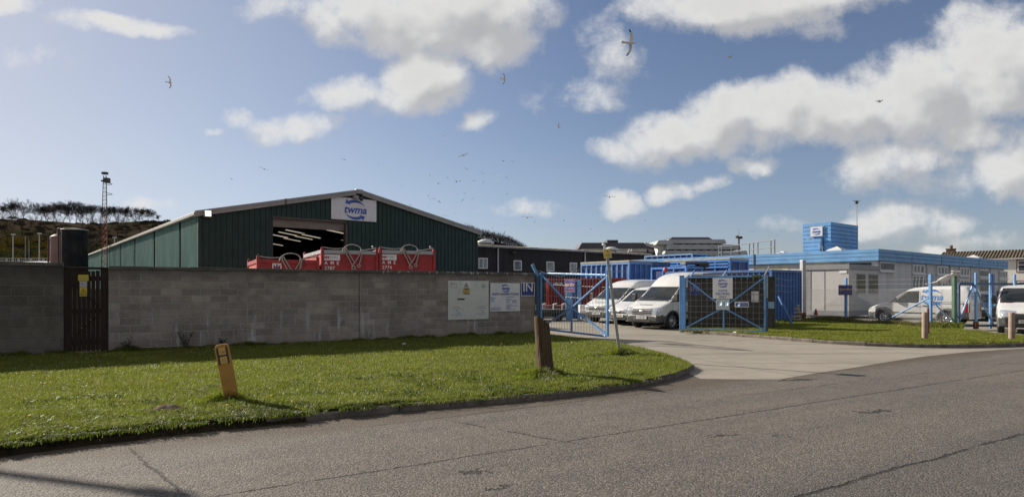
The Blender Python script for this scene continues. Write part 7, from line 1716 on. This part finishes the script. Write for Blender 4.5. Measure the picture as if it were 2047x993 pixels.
tree_px = [(22,402,1.10),(30,408,.8),(48,405,.95),(69,406,1.0),(82,414,.8),(97,407,.9),(112,405,.95),(127,403,1.05),(140,402,1.05),(152,404,1.0),(163,405,1.0),(176,410,.9),(187,410,.95),(199,411,.95),(222,413,.95),(234,413,.95),(246,414,.95),(258,413,1.),(271,414,.95),(284,416,.95),(297,418,.9),(309,423,.85),(319,430,.7),(3,410,.9),(-16,405,1.),(-40,404,1.)]
rr = random.Random(21)
for i, (px, top, sc) in enumerate(tree_px):
    Dd = 250+rr.uniform(-5,6); q = at(px, Dd); z0 = gz_(q.x, Dd); hgt = zat(top, Dd)-z0
    t_ = protos[i] if i < 6 else copy_tree(protos[rr.randrange(6)])
    s = hgt/10.5*1.06; t_.location = (q.x, Dd, z0); t_.rotation_euler = (0,0,rr.uniform(0,6.28)); t_.scale = (s*rr.uniform(.92,1.12), s*rr.uniform(.92,1.1), s)
# a few spindly trees on the slope itself
pr2 = []
for i in range(3):
    tb, cr = make_tree(9., 300+i, depth=5, fork=.3); t_ = thing('bare_tree', 'spindly bare tree standing on the scrubby slope below the hilltop', 'tree', (0,0,0), 0, 'bare trees on the slope'); tb.build('trunk', bark, t_, recalc=False); cr.build('crown', twig_m, t_, recalc=False); pr2.append(t_)
for i, (px, Dd, hgt) in enumerate([(15,185,11),(45,200,12),(62,190,10),(110,205,10),(190,180,12),(205,210,9),(235,200,11),(250,190,9),(5,200,10),(165,215,9),(280,205,9),(90,215,9)]):
    q = at(px, Dd); t_ = pr2[i] if i < 3 else copy_tree(pr2[i % 3]); s = hgt/9.; t_.location = (q.x, Dd, gz_(q.x,Dd)); t_.rotation_euler = (0,0,i*1.3); t_.scale = (s,s,s)
# wood on the knoll to the right of the warehouse: bare trees standing so close that they read as one dark mass
w0 = bpy.data.meshes
pr3 = []
wd = MB(); rr = random.Random(77); segs = []
P = []; g = np.random.default_rng(17)
crest = [(940,452),(957,459),(975,463),(990,467),(1004,470),(1018,474),(1032,481),(1045,488),(1056,497),(1066,505)]
Dd = 255.; vs = []; fs = []
def crest_y(px): return float(np.interp(px, [c[0] for c in crest], [c[1] for c in crest]))
n = 15000
px = g.uniform(905, 1068, n); top = np.array([zat(crest_y(p), Dd) for p in px]) - g.random(n)**1.6*6 + g.normal(0,.25,n); X_w = (px-CX)/F*Dd; Yw = Dd + g.uniform(-10,10,n)
dirs = np.stack([g.normal(0,.5,n), g.normal(0,.5,n), g.uniform(.3,1.,n)],1); dirs /= np.linalg.norm(dirs,axis=1)[:,None]; Ls = g.uniform(.5,1.6,n)
for i in range(n):
    p = Vector((X_w[i], Yw[i], top[i])); d = Vector(dirs[i])*Ls[i]; s_ = Vector((-d.y, d.x, .2)).normalized()*.075
    o_ = len(vs); vs += [p-d-s_, p-d+s_, p]; fs.append((o_, o_+1, o_+2))
mb = MB(); mb.v = vs; mb.f = fs; mb.m = [0]*len(fs); mb.sm = [False]*len(fs)
o = mb.build('distant_wood', twig_m, recalc=False); o['kind'] = 'stuff'
xs2 = np.linspace(900,1090,40); vv = []
for px_ in xs2:
    zc = max(0., zat(crest_y(px_), Dd)-2.6)
    for (dy, k_) in ((-60,0.),(-25,.55),(-8,.9),(6,1.),(60,.6)): vv.append(((px_-CX)/F*Dd, Dd+dy, zc*k_-.2))
o = MB().add(vv, [(i*5+j, (i+1)*5+j, (i+1)*5+j+1, i*5+j+1) for i in range(39) for j in range(4)], True).build('hill', MATS.get('knoll') or M('knoll_scrub', (.035,.030,.024), .95, var=.4, scale=.2, spec=0.), recalc=False); struct(o)

# ---- gulls
gw_m = M('gull_white', (.66,.65,.62), .6, var=.05); gg_m = M('gull_grey', (.30,.31,.33), .6, var=.08); gb_m = M('gull_black', (.03,.03,.03), .6); gbk = M('gull_beak', (.50,.30,.04), .5)
def gull(flap=.25, sweep=.18, seed=0):
    """local x forward, y left; span 1.35 m; one continuous body mesh"""
    k = MB(); n = 10
    st = [(-.34,.006,.03,.02),(-.30,.05,.012,.012),(-.20,.05,.03,.01),(-.10,.075,.065,0),(.02,.09,.085,-.005),(.12,.085,.08,0),(.20,.058,.058,.015),(.255,.045,.047,.03),(.30,.036,.036,.035),(.325,.014,.014,.03),(.375,.004,.004,.022)]
    vs = []
    for x, ry, rz, z in st:
        for j in range(n): a = 2*PI*j/n; vs.append((x, ry*math.cos(a), z + rz*math.sin(a)))
    for i in range(len(st)-1):
        k.mi = 3 if i >= len(st)-2 else 0
        k.add([vs[i*n+j] for j in range(n)] + [vs[(i+1)*n+j] for j in range(n)], [(j,(j+1)%n,n+(j+1)%n,n+j) for j in range(n)], True)
    k.mi = 0; k.add([(-.30,-.05,.012),(-.30,.05,.012),(-.45,.085,.02),(-.46,0,.02),(-.45,-.085,.02)], [(0,1,2,3,4)])
    for sg in (1,-1):
        pr_ = [(0.05,.17,.02),(.22,.17,.02),(.40,.16,.0),(.55,.12,-.04),(.68,.05,-.13)]     # span station, chord, x of quarter chord
        up = []
        for i, (y, c, dx) in enumerate(pr_):
            u = y/.68; z = flap*(math.sin(min(u,.55)/.55*PI/2)*.30 - max(0,u-.5)*.45*(1 if flap > 0 else -.4)) if True else 0
            xx = .04 + (.10*math.sin(u*PI*.9)) - sweep*max(0,u-.45)*1.6
            up.append(((xx+c*.45, sg*y, z+.03), (xx+c*.05, sg*y, z+.045), (xx-c*.55, sg*y, z+.02)))
        for i in range(len(up)-1):
            a, b = up[i], up[i+1]
            k.mi = 2 if i >= 3 else 1
            k.add([a[0],a[1],a[2],b[0],b[1],b[2]], [(0,3,4,1),(1,4,5,2)], True)
            k.mi = 2 if i >= 3 else 0; q = [(p[0],p[1],p[2]-.012) for p in (a[0],a[1],a[2],b[0],b[1],b[2])]
            k.add(q, [(0,1,4,3),(1,2,5,4)], True)
    return k
gull_me = []
for f_, s_ in ((.35,.18),(-.30,.22),(.75,.10),(.10,.30)):
    o = gull(f_, s_).build('seagull', [gw_m, gg_m, gb_m, gbk], recalc=False); gull_me.append(o.data); bpy.data.objects.remove(o)
def put_gull(px, py, span_px, kind, heading, bank, pitch=0, label=None):
    # distance from the apparent wing span of a 1.35 m bird
    Dd = 1.35*F/span_px; Dd = min(Dd, 330.)
    o = bpy.data.objects.new('seagull', gull_me[kind]); COL.objects.link(o)
    o.location = (at(px, Dd).x, Dd, zat(py, Dd)); o.rotation_mode = 'ZYX' if False else 'XYZ'
    o.rotation_euler = (bank, pitch, heading)
    tag(o, label or 'small distant gull in the flock wheeling above the yard', 'gull', 'gulls in the sky')
ra = math.radians
put_gull(1259, 86, 50, 0, ra(10), ra(-72), 0, 'largest white gull with black wing tips high above the yard')
put_gull(338, 165, 24, 0, ra(-5), ra(-65), ra(10), 'gull flying alone in the upper left sky above the hill')
put_gull(1007, 158, 21, 1, ra(8), ra(-70), 0, 'gull just below the big central cloud with wings spread')
put_gull(1458, 116, 22, 2, ra(0), ra(18), 0, 'pale gull seen side-on beneath the top right cloud')
put_gull(1757, 204, 22, 2, ra(5), ra(15), 0, 'gull crossing the long white cloud at the right')
put_gull(1117, 252, 15, 3, ra(170), ra(30), 0, 'gull in open blue sky right of the cloud cluster')
put_gull(528, 338, 19, 3, ra(95), ra(20), 0, 'gull gliding left of the warehouse ridge')
put_gull(688, 319, 14, 3, ra(80), ra(12), 0, 'gull gliding directly above the warehouse gable sign')
put_gull(463, 358, 8, 3, ra(60), ra(30), 0, 'small gull low in the left sky near the corner floodlight')
put_gull(888, 271, 14, 3, ra(100), ra(-40), 0, 'gull banking under the small cloud puff')
put_gull(927, 311, 22, 0, ra(75), ra(-18), 0, 'white gull with arched wings above the main flock')
put_gull(995, 354, 16, 1, ra(90), ra(-80), 0, 'gull banked vertically at the right of the flock')
put_gull(1218, 394, 24, 0, ra(88), ra(5), 0, 'white gull with spread wings beside the small low cloud')
put_gull(1054, 435, 22, 0, ra(85), ra(4), 0, 'white gull skimming above the shed roof')
put_gull(1553, 470, 9, 1, ra(60), ra(-80), 0, 'small dark gull left of the blue plant room')
put_gull(1503, 463, 10, 3, ra(70), ra(10), 0, 'small gull to the right of the dark light mast')
put_gull(1263, 424, 9, 3, ra(100), ra(-50), 0, 'small gull at the lower edge of the little low cloud')
put_gull(1108, 361, 9, 1, ra(90), ra(-75), 0, 'small gull alone in clear sky above the shed')
put_gull(1008, 465, 9, 1, ra(40), ra(-60), 0, 'small gull just above the dark wood on the knoll')
rr = random.Random(4)
small = [(932,337,10),(1006,322,9),(1024,323,10),(965,345,9),(988,348,6),(1012,355,7),(894,355,9),(920,362,12),(912,363,9),(948,362,8),(966,364,8),(876,367,9),(860,398,7),(857,391,12),(868,397,9),(878,403,9),(929,386,7),(928,376,6),(901,387,9),(925,400,8),(903,414,7),(949,417,10),(889,430,11),(910,427,7),(855,413,6),(803,371,6),(756,330,6),(1014,388,7),(1091,398,6),(1040,412,7),(1069,444,10),(945,397,6),(860,350,5),(1206,445,6),(1181,458,6),(1350,448,5),(1127,441,6),(820,409,8),(836,418,6),(912,406,6),(1145,410,5),(930,446,7),(984,455,6),(1290,440,5),(1394,436,5),(1455,447,5)]
for i, (px, py, s) in enumerate(small): put_gull(px, py, s, rr.choice((0,1,3,3)), rr.uniform(0,6.28), rr.uniform(-.8,.8), rr.uniform(-.2,.2))
